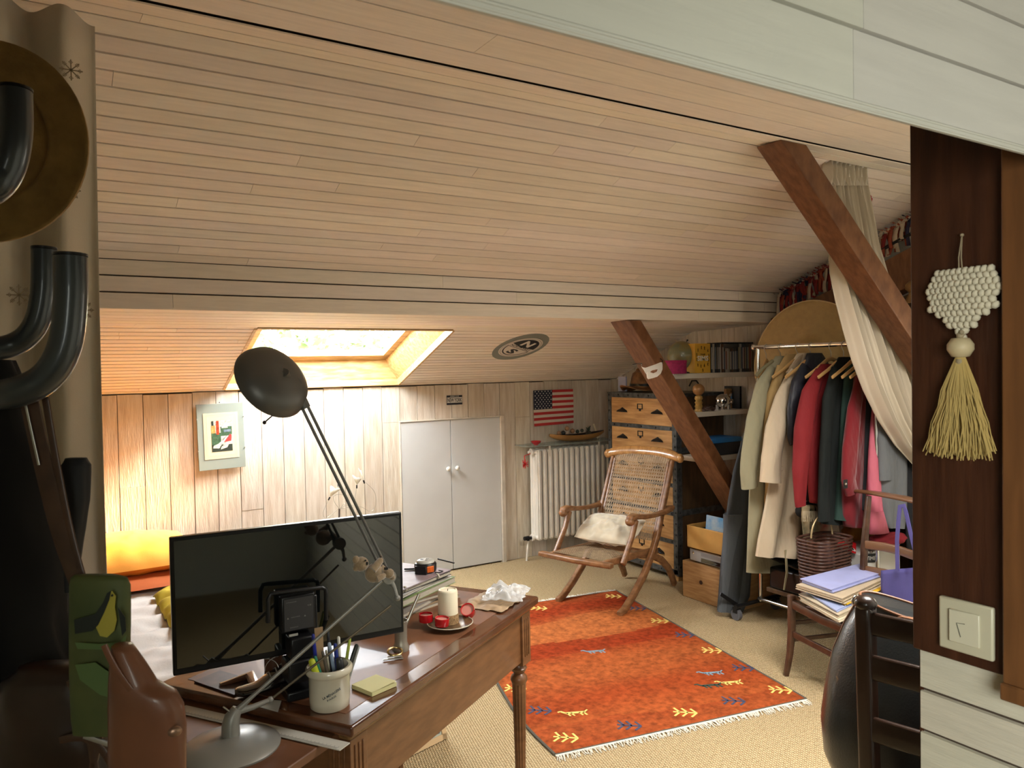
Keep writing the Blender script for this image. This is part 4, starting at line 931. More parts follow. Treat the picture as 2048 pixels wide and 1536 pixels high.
# reflecting strip lamp pieces on screen are real reflections; nothing added here
# --- desk lamp
LB = at(462, 1482, Z=.735); LB = V((LB.x, LB.y, .7205)); 
rel = LB-DA; lu = rel.dot(du); lv = rel.dot(dv); lu = min(lu, -.112); LB = dk(lu, lv, .7205)
t = thing('desk_lamp', 'grey jointed desk lamp with a disc shade rising before the monitor', 'lamp', LB)
q = MB(); q.lathe([(.098, 0), (.099, .004), (.092, .010), (.060, .020), (.030, .026), (.018, .029), (.001, .030)], LB, 44); q.build('base', GREYMET, t, smooth=60)
S0 = LB + V((0, 0, .028)); D0_ = ray(458, 1430); tt = None
Sp = at(458, 1432, Y=LB.y+.0); Sp.z = max(Sp.z, LB.z+.055)
q = MB(); q.tube([S0, S0+V((0, 0, .02)), S0+V((.004, 0, .036)), S0+V((.014, 0, .052))], [.019, .018, .016, .010], 16); q.build('stem', GREYMET, t, smooth=60)
Jp = at(775, 1152, Y=1.60); Lv = at(541, 1399, Y=LB.y+.01); Kp = at(795, 1196, Y=1.585); Hp = at(606, 806, Y=1.62)
P0 = S0+V((.010, 0, .045))
q = MB(); q.tube([P0, lerp(P0, Lv, .5)+V((0, 0, -.003)), Lv], [.008, .006, .0045], 10); q.ell(Lv, (.007, .007, .007), 10); q.build('base_lever', GREYMET, t, smooth=60)
q = MB(); q.tube([P0+V((-.004, 0, -.004)), P0+V((-.024, -.004, .018))], .002, 6); q.build('cable_stub', STEEL, t)
q = MB(); q.tube([P0, lerp(P0, Jp, .12), Jp], [.007, .0042, .0042], 10); q.build('lower_arm', GREYMET, t, smooth=60)
K2 = at(782, 1211, Y=1.585)
q = MB(); q.tube([Lv, K2], .0028, 8); q.build('tension_rod', M('dull_steel', (.16, .13, .09), .4, metal=.6), t)
q = MB(); q.tube([Jp+V((0, -.012, 0)), Jp+V((0, .012, 0))], .016, 18); q.tube([Jp, lerp(Jp, Kp, .5)+V((.004, 0, 0)), Kp], [.008, .0045, .004], 10); q.ell(Kp, (.007, .007, .007), 10); q.build('elbow_joint', GREYMET, t, smooth=60)
ud = (Hp-Jp).normalized(); sd = ud.cross(V((0, 1, 0))).normalized()
for k in (-1, 1):
    q = MB(); q.tube([Jp+sd*k*.0062, Hp+sd*k*.0062], .0034, 8); q.build('upper_rod', M('dark_lamp_metal', (.13, .125, .115), .4, metal=.4), t)
LM = MATS['dark_lamp_metal']
q = MB(); q.tube([Hp-ud*.012, Hp+ud*.035], .0115, 14); q.tube([Hp+ud*.045+V((0, -.012, 0)), Hp+ud*.045+V((0, .012, 0))], .014, 14); q.build('head_joint', LM, t, smooth=50)
Hc = at(550, 758, Y=1.62); e1 = (at(604, 806, Y=1.62)-at(507, 710, Y=1.62)).normalized()
view = (Hc-EYE).normalized(); e2 = view.cross(e1).normalized()
nrm = (view*.62 + e2*.70).normalized()   # axis of the shade, tipped so the disc reads as an ellipse
if nrm.z > 0: nrm = (view*.62 - e2*.70).normalized()
if nrm.dot(view) < 0: nrm = -nrm
q = MB(); R_ = .083
q.lathe([(.018, -.028), (.032, -.027), (.058, -.018), (.076, -.006), (R_, .010), (R_+.001, .016), (R_-.003, .016), (.074, -.003), (.055, -.014), (.02, -.023)], Hc, 40, nrm, cap=False)
q.lathe([(.001, -.0285), (.020, -.028)], Hc, 40, nrm, cap=False)
sh = q.build('shade', LM, t, smooth=60)
q = MB(); q.tube([Hp+ud*.045, lerp(Hp+ud*.045, Hc-nrm*.02, .5), Hc-nrm*.026], [.012, .011, .016], 12, flat=.7); q.build('shade_bracket', LM, t, smooth=60)
q = MB(); h0 = at(577, 803, Y=1.61); h1 = at(529, 845, Y=1.60); q.tube([h0+(h0-h1)*.15, h1], .0016, 8); q.ell(h1, (.0042, .0042, .0042), 10); q.build('handle_stick', BLKMET, t, smooth=60)
q = MB(); q.ell(Hc+nrm*.004, (.022, .022, .022), 12); q.build('bulb', M('milky_bulb', (.6, .6, .55), .3), t)
# --- plush koala clipped round the elbow
KC = at(738, 1140, Y=1.585)
t = thing('plush_koala', 'small beige plush koala hugging the elbow of the desk lamp', 'toy', KC)
FUR = M('beige_plush', (.30, .21, .12), .95, bump=.6, bscale=350, sheen=.5, dist=.002, var=.25, vscale=60)
def kp(px, py, dy=0): return at(px, py, Y=1.585+dy)
q = MB(); q.ell(kp(722, 1128), (.017, .015, .016), 18); q.ell(kp(712, 1120, -.004), (.008, .006, .0095), 12); q.ell(kp(712, 1137, -.004), (.007, .006, .006), 12); q.build('head', FUR, t, smooth=80)
q = MB(); q.ell(kp(748, 1146), (.021, .016, .021), 18, Matrix.Rotation(.5, 3, 'Y')); q.build('body', FUR, t, smooth=80)
for a, b in (((745, 1140, -.012), (762, 1120, -.006)), ((752, 1158, -.012), (768, 1150, -.008)), ((760, 1135, .01), (785, 1155, .0))):
    q = MB(); A_, B_ = kp(*a), kp(*b); q.tube([A_, lerp(A_, B_, .5), B_, B_+(B_-A_)*.15], [.009, .0085, .007, .003], 10); q.build('paw', FUR, t, smooth=80)
q = MB(); q.ell(kp(778, 1147, -.004), (.012, .010, .011), 12); q.build('haunch', FUR, t, smooth=80)
q = MB(); q.ell(kp(731, 1121, -.013), (.0022, .0022, .0022), 8); q.ell(kp(734, 1127, -.013), (.003, .002, .004), 8); q.build('eye_and_nose', BLKMET, t)
q = MB(); q.box(kp(772, 1137, -.013), (.007, .005, .005)); q.build('clip', BLK, t)
# --- stoneware pot with pens
PB = V(((at(612, 1350, Z=.835)+at(712, 1350, Z=.835))/2)); PB = at(660, 1411, Z=DT+.001); pr_ = .047
PB = V((PB.x, PB.y, DT+.001)); 
t = thing('pen_pot', 'cream stoneware pot with slanted dark blue lettering holding pens at the desk corner', 'pot', PB)
q = MB(); q.lathe([(.040, 0), (.043, .003), (.0445, .02), (.045, .072), (.049, .076), (.0515, .080), (.0515, .088), (.048, .092), (.042, .091), (.041, .085), (.040, .010), (.001, .008)], PB, 40, cap=False); q.build('pot', CREAM, t, smooth=50)
tocam = (EYE-PB); tocam.z = 0; tocam.normalize(); side = V((-tocam.y, tocam.x, 0))
def wrap(string, arc, z, h, tilt, bold):
    qq = MB(); qq.text(string, (0, 0, 0), (1, 0, 0), (0, 1, 0), arc, h, 0, bold)
    for i, v in enumerate(qq.v):
        x = v.x*math.cos(tilt)-v.y*math.sin(tilt)+.004; y = v.x*math.sin(tilt)+v.y*math.cos(tilt); a = x/.0455
        qq.v[i] = PB + (tocam*math.cos(a) + side*math.sin(a))*.0458 + V((0, 0, z+y))
    return qq
w1 = wrap('LA MÉNAGÈRE', .043, .044, .0068, .42, .02); w2 = wrap('PARIS', .021, .034, .0042, .42, .01)
for i, v in enumerate(w2.v): w2.v[i] = v
w1.add(w2.v, w2.f); w1.build('stamped_lettering', M('blue_black_ink', (.02, .035, .05), .5), t, smooth=0)
PENS = [((628, 1335), (622, 1318), .0075, 'highlighter', (.50, .55, .03), 'yellow green highlighter at the left of the pen pot'), ((638, 1338), (630, 1312), .0035, 'pen', (.02, .20, .13), 'green felt pen beside the highlighter'),
 ((640, 1320), (637, 1255), .011, 'wooden_spatula', (.38, .25, .14), 'flat wooden stick standing at the back of the pen pot'), ((652, 1335), (645, 1302), .0035, 'pen', (.10, .08, .06), 'brown pen in the middle of the pot'), ((658, 1340), (652, 1300), .003, 'pen', (.42, .38, .28), 'thin ivory pen next to the pale blue one'),
 ((668, 1340), (658, 1285), .0042, 'pen', (.30, .38, .52), 'pale blue ballpoint in the middle of the pot'), ((660, 1320), (656, 1262), .0036, 'pen', (.015, .015, .02), 'tall black pen behind the pale blue one'), ((674, 1325), (670, 1287), .0045, 'pen', (.015, .03, .22), 'dark blue capped ballpoint in the pen pot'),
 ((684, 1320), (677, 1273), .0038, 'pen', (.66, .64, .58), 'white ballpoint with clip in the pen pot'), ((686, 1340), (678, 1315), .0085, 'marker', (.03, .03, .033), 'fat dark grey marker at the front of the pot'), ((694, 1320), (700, 1275), .0035, 'pen', (.35, .42, .05), 'olive green pen behind the black one'), ((700, 1330), (714, 1288), .0048, 'pen', (.02, .022, .02), 'black clip pen leaning out to the right of the pot'), ((708, 1325), (718, 1292), .0028, 'pen', (.30, .30, .28), 'thin steel refill leaning at the right rim of the pot'),
 ((632, 1325), (626, 1268), .0040, 'pen', (.02, .03, .30), 'bright blue ballpoint at the back left of the pot')]
for i, (p0, p1, r_, nm, col, lab) in enumerate(PENS):
    yy = PB.y + (.018 if p1[1] < 1285 else -.012 if p1[1] > 1300 else .004)
    T_ = at(*p1, Y=yy); B_ = at(*p0, Y=yy-.003); d = (T_-B_).normalized(); B2 = T_ - d*((T_.z-DT-.014)/d.z)
    rr_ = V((B2.x-PB.x, B2.y-PB.y, 0))
    if rr_.length > .03: B2 = PB + rr_.normalized()*.03 + V((0, 0, .012))
    q = MB(); mt_ = M('pen_col_%d' % i, col, .35)
    if nm == 'wooden_spatula': q.tube([B2, T_], [r_*.8, r_], 6, flat=.2, ref=(0, 1, 0))
    else: q.tube([B2, lerp(B2, T_, .85), T_-(T_-B2).normalized()*.003, T_], [r_, r_, r_*.95, r_*.55], 12)
    o_ = q.build(nm, mt_, smooth=50); tag(o_, lab, nm.replace('_', ' '), 'pens in the stoneware pot')
# --- sticky notes
a, b, c, d = [at(*p, Z=DT+.012) for p in ((704, 1368), (747, 1387), (796, 1362), (746, 1345))]
t = thing('sticky_note_pad', 'pad of pale yellow sticky notes beside the pen pot', 'notepad', V(((a+c)/2).to_tuple()[:2]+(DT+.001,)))
cc_ = (a+b+c+d)/4; u_ = ((b-a)+(c-d)).normalized(); u_.z = 0; v_ = V((-u_.y, u_.x, 0)); s_ = .037
q = MB(); q.prism([cc_-u_*s_-v_*s_-V((0, 0, .011)), cc_+u_*s_-v_*s_-V((0, 0, .011)), cc_+u_*s_+v_*s_-V((0, 0, .011)), cc_-u_*s_+v_*s_-V((0, 0, .011))], (0, 0, .009)); q.build('note_block', M('yellow_paper', (.60, .56, .28), .8), t)
q = MB(); q.grid(lambda u, v: cc_ + u_*s_*(2*u-1) + v_*s_*(2*v-1) + V((0, 0, -.0015 + .003*u*u*v)), 6, 6); q.build('top_sheet', MATS['yellow_paper'], t, smooth=60)
# --- candle plate
PC = at(900, 1249, Z=DT+.008); PC = V((PC.x, PC.y, DT+.001))
t = thing('saucer', 'small brown decorated saucer under the ivory candle', 'saucer', PC)
q = MB(); q.lathe([(.032, 0), (.034, .002), (.060, .009), (.066, .013), (.065, .0145), (.057, .012), (.034, .006), (.001, .0055)], PC, 44); q.build('dish', M('brown_glaze', (.17, .10, .05), .3, var=.6, vscale=60, coat=.3), t, smooth=60)
q = MB(); q.tube([PC+V((.0655*math.cos(2*PI*k/48), .0655*math.sin(2*PI*k/48), .0145)) for k in range(48)], .0014, 6, closed=True); q.build('pale_rim', CREAM, t)
CB = at(896, 1245, Z=DT+.010); CB = V((CB.x+.004, CB.y+.006, DT+.0075))
t = thing('pillar_candle', 'tall ivory pillar candle with rough sandy foot on the saucer', 'candle', CB)
ch = .098
q = MB(); q.lathe([(.0285, .0), (.0292, .002), (.0285, ch-.006), (.0265, ch-.001), (.0235, ch), (.0215, ch-.003), (.001, ch-.005)], CB, 36); q.build('wax', CANDLE, t, smooth=50)
q = MB(); q.lathe([(.0300, .0005), (.0300, .024), (.0292, .028)], CB, 36, cap=False)
for i in range(260):
    a = rnd.uniform(0, 2*PI); z = rnd.uniform(.002, .027); q.ell(CB+V((.0300*math.cos(a), .0300*math.sin(a), z)), (.0016, .0016, .0016), 5)
q.build('sandy_band', M('sand_band', (.36, .22, .10), .8, var=.4, vscale=300), t)
q = MB(); q.tube([CB+V((0, 0, ch-.005)), CB+V((.001, 0, ch+.001))], .0009, 5); q.build('wick', BLKMET, t)
for (px, py, tl, ax_, lab) in ((852, 1235, .010, (0, 0, 1), 'red glass tealight at the left edge of the saucer'), (884, 1243, .010, (.05, -.05, 1), 'red glass tealight in front of the ivory candle'), (936, 1222, .014, (-.5, -.5, .72), 'red glass tealight tipped against the right of the candle')):
    zz = DT+.0165
    c = at(px, py, Z=zz+.012); t = thing('tealight', lab, 'tealight', c, 'red tealights round the ivory candle'); ax_ = V(ax_).normalized()
    q = MB(); q.lathe([(.0195, -.011), (.0205, -.009), (.0205, .011), (.0185, .011), (.018, .004)], c, 28, ax_, cap=False); q.lathe([(.001, -.011), (.0195, -.011)], c, 28, ax_, cap=False); q.build('cup', REDG, t, smooth=50)
    q = MB(); q.lathe([(.0182, -.008), (.0182, .006), (.001, .007)], c, 24, ax_); q.build('wax', M('pink_wax', (.55, .22, .18), .5), t, smooth=50)
# --- frosted tumbler with steel rod and key ring
G0 = at(806, 1302, Z=DT+.002); G0 = V((G0.x, G0.y+.012, DT+.001))
t = thing('metal_tumbler', 'dull metal tumbler with flared foot half hidden behind the monitor edge', 'tumbler', G0)
q = MB(); q.lathe([(.021, 0), (.022, .008), (.017, .020), (.0165, .03), (.0175, .075), (.0195, .080), (.0185, .080), (.0165, .072), (.015, .03), (.001, .02)], G0, 24, cap=False); q.build('cup_body', M('dull_pewter', (.30, .27, .22), .4, metal=.5), t, smooth=60)
b = at(812, 1262, Y=G0.y); tp = at(838, 1188, Y=G0.y+.01); q = MB(); q.tube([V((G0.x-.004, G0.y, DT+.03)), tp], .0042, 10); tag(q.build('steel_pen', STEEL, smooth=50), 'brushed steel pen leaning out of the metal tumbler', 'pen')
t = thing('key_ring', 'brass ring with small keys lying before the metal tumbler', 'key ring', at(790, 1318, Z=DT+.002))
c = at(790, 1303, Z=DT+.014); q = MB(); q.tube([c+V((.019*math.cos(a), .015*math.sin(a), .005*math.sin(a))) for a in [2*PI*k/20 for k in range(20)]], .0028, 8, closed=True); q.build('ring', M('brass', (.6, .45, .2), .25, metal=1), t, smooth=60)
a, b = at(766, 1320, Z=DT+.004), at(806, 1315, Z=DT+.004); q = MB(); q.sweep([a, lerp(a, b, .35), b], [.004, .004, .014], .003, (0, 0, 1)); q.build('key', STEEL, t)
a, b = at(775, 1314, Z=DT+.008), at(803, 1310, Z=DT+.008); q = MB(); q.sweep([a, b], [.004, .012], .003, (0, 0, 1)); q.build('key', STEEL, t)
# --- black worklight with frame handle
WB = at(600, 1388, Z=DT+.002); WB = V((WB.x, WB.y, DT+.001))
def wl(px, py, dy=0): return at(px, py, Y=WB.y+dy)
t = thing('work_light', 'black portable work light with tubular handle and rating plate before the monitor', 'work light', V((WB.x, WB.y, DT+.001)))
pa, pb = wl(567, 1200), wl(627, 1252)
q = MB(); q.box((pa+pb)/2+V((0, .012, 0)), ((pb-pa).x+.012, .024, (pa-pb).z+.012)); q.build('lamp_housing', BLK, t, bevel=.004)
q = MB(); q.box((pa+pb)/2+V((0, -.0015, 0)), ((pb-pa).x, .003, (pa-pb).z)); rp = q.build('rating_plate', M('plate_grey', (.035, .033, .033), .6), t)
pc_ = (pa+pb)/2; X_ = (1, 0, 0); Z_ = (0, 0, 1); WW = (pb-pa).x; HH = (pa-pb).z
q = MB(); q.text('CE', pc_+V((WW*.36, -.0035, HH*.22)), X_, Z_, WW*.13, .0032); q.text('MADE', pc_+V((-WW*.25, -.0035, HH*.40)), X_, Z_, WW*.34, .0018); q.text('DANGER', pc_+V((-WW*.12, -.0035, -HH*.08)), X_, Z_, WW*.30, .0022)
for k in (-.38, .2): q.prism([pc_+V((WW*k-.002, -.0035, -HH*.12)), pc_+V((WW*k+.002, -.0035, -HH*.12)), pc_+V((WW*k, -.0035, -HH*.12+.004))], (0, -.0002, 0))
q.text('XXXXX', pc_+V((-WW*.18, -.0035, -HH*.40)), X_, Z_, WW*.28, .0022)
q.build('plate_lettering', M('plate_print', (.22, .22, .20), .6), rp, smooth=0)
q = MB(); q.tube([wl(536, 1245), wl(536, 1200), wl(541, 1188), wl(552, 1186), wl(643, 1175), wl(651, 1178), wl(652, 1190), wl(652, 1240)], .0052, 10); q.build('handle', BLK, t, smooth=60)
q = MB(); q.box(wl(600, 1290), (.055, .05, .05)); q.box(wl(596, 1335, -.004), (.06, .06, .05)); q.build('battery_base', BLK, t, bevel=.004)
q = MB(); a = wl(587, 1270, -.03); q.box(a, (.020, .002, .005)); q.build('white_sticker', M('sticker_pale', (.35, .34, .30), .6), t)
q = MB()
q.box(V((WB.x, WB.y, DT+.012)), (.075, .065, .022)); q.build('foot', BLK, t, bevel=.004)
t = thing('tool_holder', 'black holder full of small dark tools standing behind the work light', 'holder', V((WB.x+.005, WB.y+.05, DT+.001)))
q = MB(); a = wl(600, 1190, .05); q.b2((a.x-.035, WB.y+.030, DT+.001), (a.x+.035, WB.y+.056, a.z)); q.build('holder_box', BLK, t, bevel=.003)
for px, py, r_ in ((556, 1168, .004), (575, 1146, .003), (583, 1133, .005), (591, 1150, .004), (598, 1143, .0042), (606, 1162, .0028), (627, 1139, .0045), (635, 1151, .005)):
    T_ = wl(px, py, .05); B_ = V((T_.x-(.01 if px > 620 else 0), T_.y, T_.z-.05)); q = MB(); q.tube([B_, T_-(T_-B_)*.1, T_], [r_, r_, r_*.6], 8); q.build('tool_handle', BLK, t, smooth=60)
# --- patent shoe
t = thing('lace_up_shoe', 'shiny black lace up shoe ornament lying on the desk by the lamp arm', 'shoe', at(530, 1385, Z=DT+.001))
A_ = at(470, 1388, Z=DT+.012); B_ = at(602, 1352, Z=DT+.012); d = (B_-A_).normalized(); s_ = V((-d.y, d.x, 0)); L_ = (B_-A_).length
q = MB(); rs = []
for k in range(17):
    u = k/16; w_ = .030*(.55+.6*math.sin(PI*min(1, .12+u*.62)))*(1 if k else .35)*(1-.2*u); h_ = .018+.012*u if u < .35 else .0222+ .046*((u-.35)/.65)**.8
    if k == 16: w_ *= .6
    c = A_ + d*L_*u - V((0, 0, .011)) + V((0, 0, .004*(1-u)**3))
    rs.append([c + s_*w_*math.cos(a)*(1 if math.sin(a) <= 0 else (1-.25*u)) + V((0, 0, h_*.5 + h_*.5*math.sin(a))) for a in [2*PI*j/18 for j in range(18)]])
q.rings(rs); q.build('upper', M('patent_leather', (.012, .008, .008), .12, coat=.8), t, smooth=70, sub=1)
for k in range(4):
    u = .5+.1*k; c = A_ + d*L_*u; z = .010+.040*((u-.35)/.65)**.8; q = MB(); q.tube([c-s_*.014+V((0, 0, z)), c+V((0, 0, z+.008)), c+s_*.014+V((0, 0, z))], .0016, 6); q.build('lace', M('silver_lace', (.45, .43, .4), .3, metal=.5), t)
for sgn in (-1, 1):
    c = A_ + d*L_*.55 + V((0, 0, .034)); q = MB(); q.tube([c+V((.016*math.cos(a)*sgn, .006*math.sin(a), .008*math.sin(a)+.004*k)) for k, a in enumerate([2*PI*j/14 for j in range(12)])], .0009, 5); q.build('loose_lace_loop', MATS['silver_lace'], t)
a, b, c, d = [at(*p, Z=DT+.0012) for p in ((510, 1412), (556, 1424), (563, 1402), (535, 1400))]
q = MB(); q.prism([a, b, c, d], (0, 0, .001)); tag(q.build('paper_slip', M('pale_paper', (.50, .52, .50), .5)), 'small white paper slip under the lamp lever on the desk', 'paper')
# --- stack of documents and magazines at the far end
def leaf(q, cx, cy, z, w_, l_, ang, th, curl=0):
    u_ = V((math.cos(ang), math.sin(ang), 0)); v_ = V((-u_.y, u_.x, 0)); c = V((cx, cy, z))
    if not curl: q.prism([c-u_*w_/2-v_*l_/2, c+u_*w_/2-v_*l_/2, c+u_*w_/2+v_*l_/2, c-u_*w_/2+v_*l_/2], (0, 0, th)); return
    n_ = 10; top = []; 
    for j in range(2):
        for i in range(n_+1):
            a = i/n_; top.append(c + u_*w_*(a-.5) + v_*l_*(j-.5) + V((0, 0, curl*a*a)))
    q.add(top + [p+V((0, 0, th)) for p in top], [(i, i+1, n_+2+i, n_+1+i) for i in range(n_)] + [(2*n_+2+i, 3*n_+3+i, 3*n_+4+i, 2*n_+3+i) for i in range(n_)] +
          [(i, 2*n_+2+i, 2*n_+3+i, i+1) for i in range(n_)] + [(n_+1+i, n_+2+i, 3*n_+4+i, 3*n_+3+i) for i in range(n_)] + [(0, n_+1, 3*n_+3, 2*n_+2), (n_, 3*n_+2, 4*n_+3, 2*n_+1)])
PAG = M('magazine_pages', (.45, .40, .32), .7, var=.3, vscale=60, stretch=(1, 1, 30)); pal = [('brown_cover', (.16, .09, .05)), ('grey_cover', (.24, .21, .19)), ('green_cover', (.20, .27, .10)), ('white_cover', (.55, .53, .50)), ('black_cover', (.015, .015, .018)), ('mauve_cover', (.30, .23, .24)), ('tan_cover', (.33, .22, .12))]
PM = {k: M(k, c, .45, var=.25, vscale=25) for k, c in pal}
base = at(935, 1165, Z=.80); bx, by = 1.155, 2.27; ang0 = math.atan2(du.y, du.x)
bc = at(905, 1150, Z=.82)
stk = [('brochure', 'tan_cover', .012, .26, .33, -.15, (0, .01), 'tan folder at the bottom of the document stack on the desk'), ('brochure', 'grey_cover', .012, .24, .31, .1, (-.01, .0), 'worn grey brochure second from the bottom of the document stack'), ('brochure', 'brown_cover', .011, .23, .31, -.22, (-.015, .005), 'brown covered brochure low in the document stack'), ('book', 'green_cover', .020, .215, .29, .04, (.028, -.005), 'thick softcover book with a green edge in the document stack'), ('magazine', 'white_cover', .008, .21, .29, .0, (.012, .002), 'white magazine above the green book'), ('magazine', 'white_cover', .007, .21, .29, .12, (.0, .0), 'white magazine with black corner print near the top of the stack'), ('binder', 'black_cover', .012, .22, .30, -.02, (-.006, .002), 'black ring binder under the mauve printed sheet'), ('magazine', 'mauve_cover', .003, .23, .31, .02, (-.012, .004), 'mauve printed map sheet on top of the document stack')]
z = DT+.001; SC = V((1.135, 2.155, 0)); SC = dk(.70, .40)
for nm, cv, th, w_, l_, da, off, lab in stk:
    c = dk(.745+off[0], .385+off[1]); an = ang0+da-.10
    if c is None: pass
    t = thing(nm, lab, 'binder' if nm == 'binder' else 'book' if nm == 'book' else 'magazine' if nm == 'magazine' else 'folder', V((c.x, c.y, z)), 'papers stacked at the far end of the desk')
    q = MB(); leaf(q, c.x, c.y, z+.0012, l_-.006, w_-.006, an, th-.0024); q.build('pages', PAG, t)
    q = MB(); leaf(q, c.x, c.y, z, l_, w_, an, .0012); leaf(q, c.x, c.y, z+th-.0012, l_, w_, an, .0012); q.build('cover', PM[cv], t, bevel=.0004)
    if nm == 'binder':
        for k in (-.08, .08): q = MB(); u_ = V((math.cos(an), math.sin(an), 0)); v_ = V((-u_.y, u_.x, 0)); p = V((c.x, c.y, z+.004)) + u_*k - v_*(w_/2); q.tube([p, p-v_*.004+V((0, 0, .006)), p+V((0, 0, .013)), p+v_*.006+V((0, 0, .0135))], .003, 6); q.build('binder_ring', CREAM, t)
    if nm == 'book': pass
    z += th + .0004
ZT = z
# tape measure on top
c = at(851, 1142, Z=ZT+.002); c = V((c.x, c.y, ZT+.0003)); Rm = Matrix.Rotation(ang0+.15, 3, 'Z')
t = thing('tape_measure', 'black and grey tape measure with an orange panel on top of the documents', 'tape measure', c)
q = MB(); q.lathe([(.028, 0), (.031, .002), (.032, .008), (.032, .026), (.030, .029), (.026, .031)], c, 30, sx=1.15); q.box(c+Rm @ V((-.022, .0, .013)), (.036, .040, .026), Rm); q.build('case', BLK, t, bevel=.002, smooth=50)
q = MB(); q.lathe([(.027, .029), (.026, .036), (.022, .039), (.001, .0395)], c, 28, sx=1.12); q.build('grey_top', M('grey_shell', (.42, .41, .36), .4), t, smooth=50)
q = MB()
for k in range(3):
    a = 2*PI*k/3+.4; q.box(c+V((.011*math.cos(a), .011*math.sin(a), .0398)), (.010, .006, .001), Matrix.Rotation(a, 3, 'Z'))
q.build('dark_inset', M('inset_grey', (.16, .155, .14), .5), t)
f_ = (EYE-c); f_.z = 0; f_.normalize(); f_ = (f_ + V((.45, -.1, 0))).normalized(); Rf = Matrix((V((-f_.y, f_.x, 0)), f_, V((0, 0, 1)))).transposed()
q = MB(); q.box(c+f_*.0335+V((0, 0, .014)), (.026, .004, .020), Rf); op = q.build('orange_panel', M('signal_orange', (.80, .16, .02), .45), t, bevel=.002)
q = MB()
for k in range(-2, 3): q.box(c+f_*.036+V((-f_.y, f_.x, 0))*k*.0045+V((0, 0, .014)), (.0012, .001, .016), Rf)
q.build('ribs', M('dark_orange', (.45, .08, .01), .5), op)
q = MB(); q.tube([c+V((.016, -.036, .002)), c+V((.03, -.046, .002)), c+V((.045, -.036, .002)), c+V((.036, -.022, .003))], .0016, 6); q.build('wrist_loop', BLK, t)
q = MB(); a = at(876, 1118, Z=ZT+.004); b = at(908, 1126, Z=ZT+.004); q.tube([a, b], .0028, 8); tag(q.build('black_pen', BLK), 'black pen lying right of the tape measure on the documents', 'pen')
a = c+du*-.01+dv*.075+V((0, 0, .003)); b = a+du*.02-dv*.035; q = MB(); q.sweep([a, lerp(a, b, .5), b], [.004, .007, .010], .005, (0, 0, 1)); tag(q.build('black_clip', BLK), 'small pointed black clip behind the tape measure', 'clip')
# crumpled plastic and kraft bags
def crumple(px, py, w_, l_, ang, mt_, nm, lab, seed, amp, zb):
    c = at(px, py, Z=zb); q = MB(); u_ = V((math.cos(ang), math.sin(ang), 0)); v_ = V((-u_.y, u_.x, 0))
    def f(u, v):
        e = min(u, 1-u, v, 1-v); n_ = (.45+noise.noise(V((u*3+seed, v*3, 0))))*.9 + abs(noise.noise(V((u*7+seed, v*6, 2))))*.5
        ed = .012*noise.noise(V((u*6, v*6, seed)))
        return V((c.x, c.y, zb)) + u_*(w_*(u-.5)+ed) + v_*(l_*(v-.5)+ed) + V((0, 0, .0015 + amp*n_*min(1, e*5+.25)))
    q.grid(f, 40, 40); return tag(q.build(nm, mt_, smooth=25, solid=.0004), lab, 'bag')
c = dk(.84, .24)
KR = M('kraft_paper', (.42, .29, .17), .7, var=.15, vscale=12)
q0 = crumple(985, 1205, .17, .15, ang0, KR, 'paper_bag', 'flattened tan paper bag at the far corner of the desk', 2.2, .012, DT+.001)
q0 = crumple(1012, 1190, .16, .13, ang0+.25, M('thin_plastic', (.75, .76, .76), .22, alpha=.42), 'plastic_bag', 'crumpled clear plastic bag over the paper bag at the desk corner', 7.7, .036, DT+.016)
# --- painting leaning under the desk
t = thing('framed_painting', 'blue and grey painting in a pale wood frame standing under the desk', 'picture', at(850, 1505, Z=.0))
a = at(893, 1478, Z=.0); b = at(775, 1536, Z=0); up_ = V((0, 0, 1)); w_ = (b-a).normalized(); bk = V((-.30, .06, .62)).normalized(); bk = (bk - w_*bk.dot(w_)).normalized()
if bk.z < 0: bk = -bk
def pf(u, v, d=0): return a + V((0, 0, .004)) + w_*u + bk*v + w_.cross(bk).normalized()*d
q = MB(); q.prism([pf(0, 0), pf(.5, 0), pf(.5, .4), pf(0, .4)], w_.cross(bk)*.014)
q.build('stretcher', M('canvas_back', (.3, .27, .2), .8), t)
sg = 1 if w_.cross(bk).dot(EYE-a) > 0 else -1
def fr(q, u0, v0, u1, v1, d0, d1): q.prism([pf(u0, v0, sg*d0+ (0.014 if sg > 0 else 0)), pf(u1, v0, sg*d0+(0.014 if sg > 0 else 0)), pf(u1, v1, sg*d0+(0.014 if sg > 0 else 0)), pf(u0, v1, sg*d0+(0.014 if sg > 0 else 0))], w_.cross(bk)*sg*(d1-d0))
q = MB(); fr(q, 0, 0, .5, .022, 0, .006); fr(q, 0, 0, .022, .4, 0, .006); fr(q, .478, 0, .5, .4, 0, .006); fr(q, 0, .378, .5, .4, 0, .006); q.build('frame', M('pale_frame', (.52, .36, .20), .5), t)
q = MB(); fr(q, .02, .02, .48, .38, 0, .001); 
for i, (u0, v0, u1, v1) in enumerate(((.03, .03, .07, .38), (.07, .03, .09, .38), (.09, .03, .12, .38), (.12, .03, .14, .38), (.15, .02, .30, .2))): q.m = 1+i % 3; fr(q, u0, v0, u1, v1, .0012+.0002*i, .0016+.0002*i)
q.m = 0; q.build('canvas', [M('paint_pale', (.34, .36, .30), .6), M('paint_navy', (.03, .05, .08), .6), M('paint_grey', (.16, .17, .17), .6), M('paint_teal', (.07, .10, .12), .6)], t)
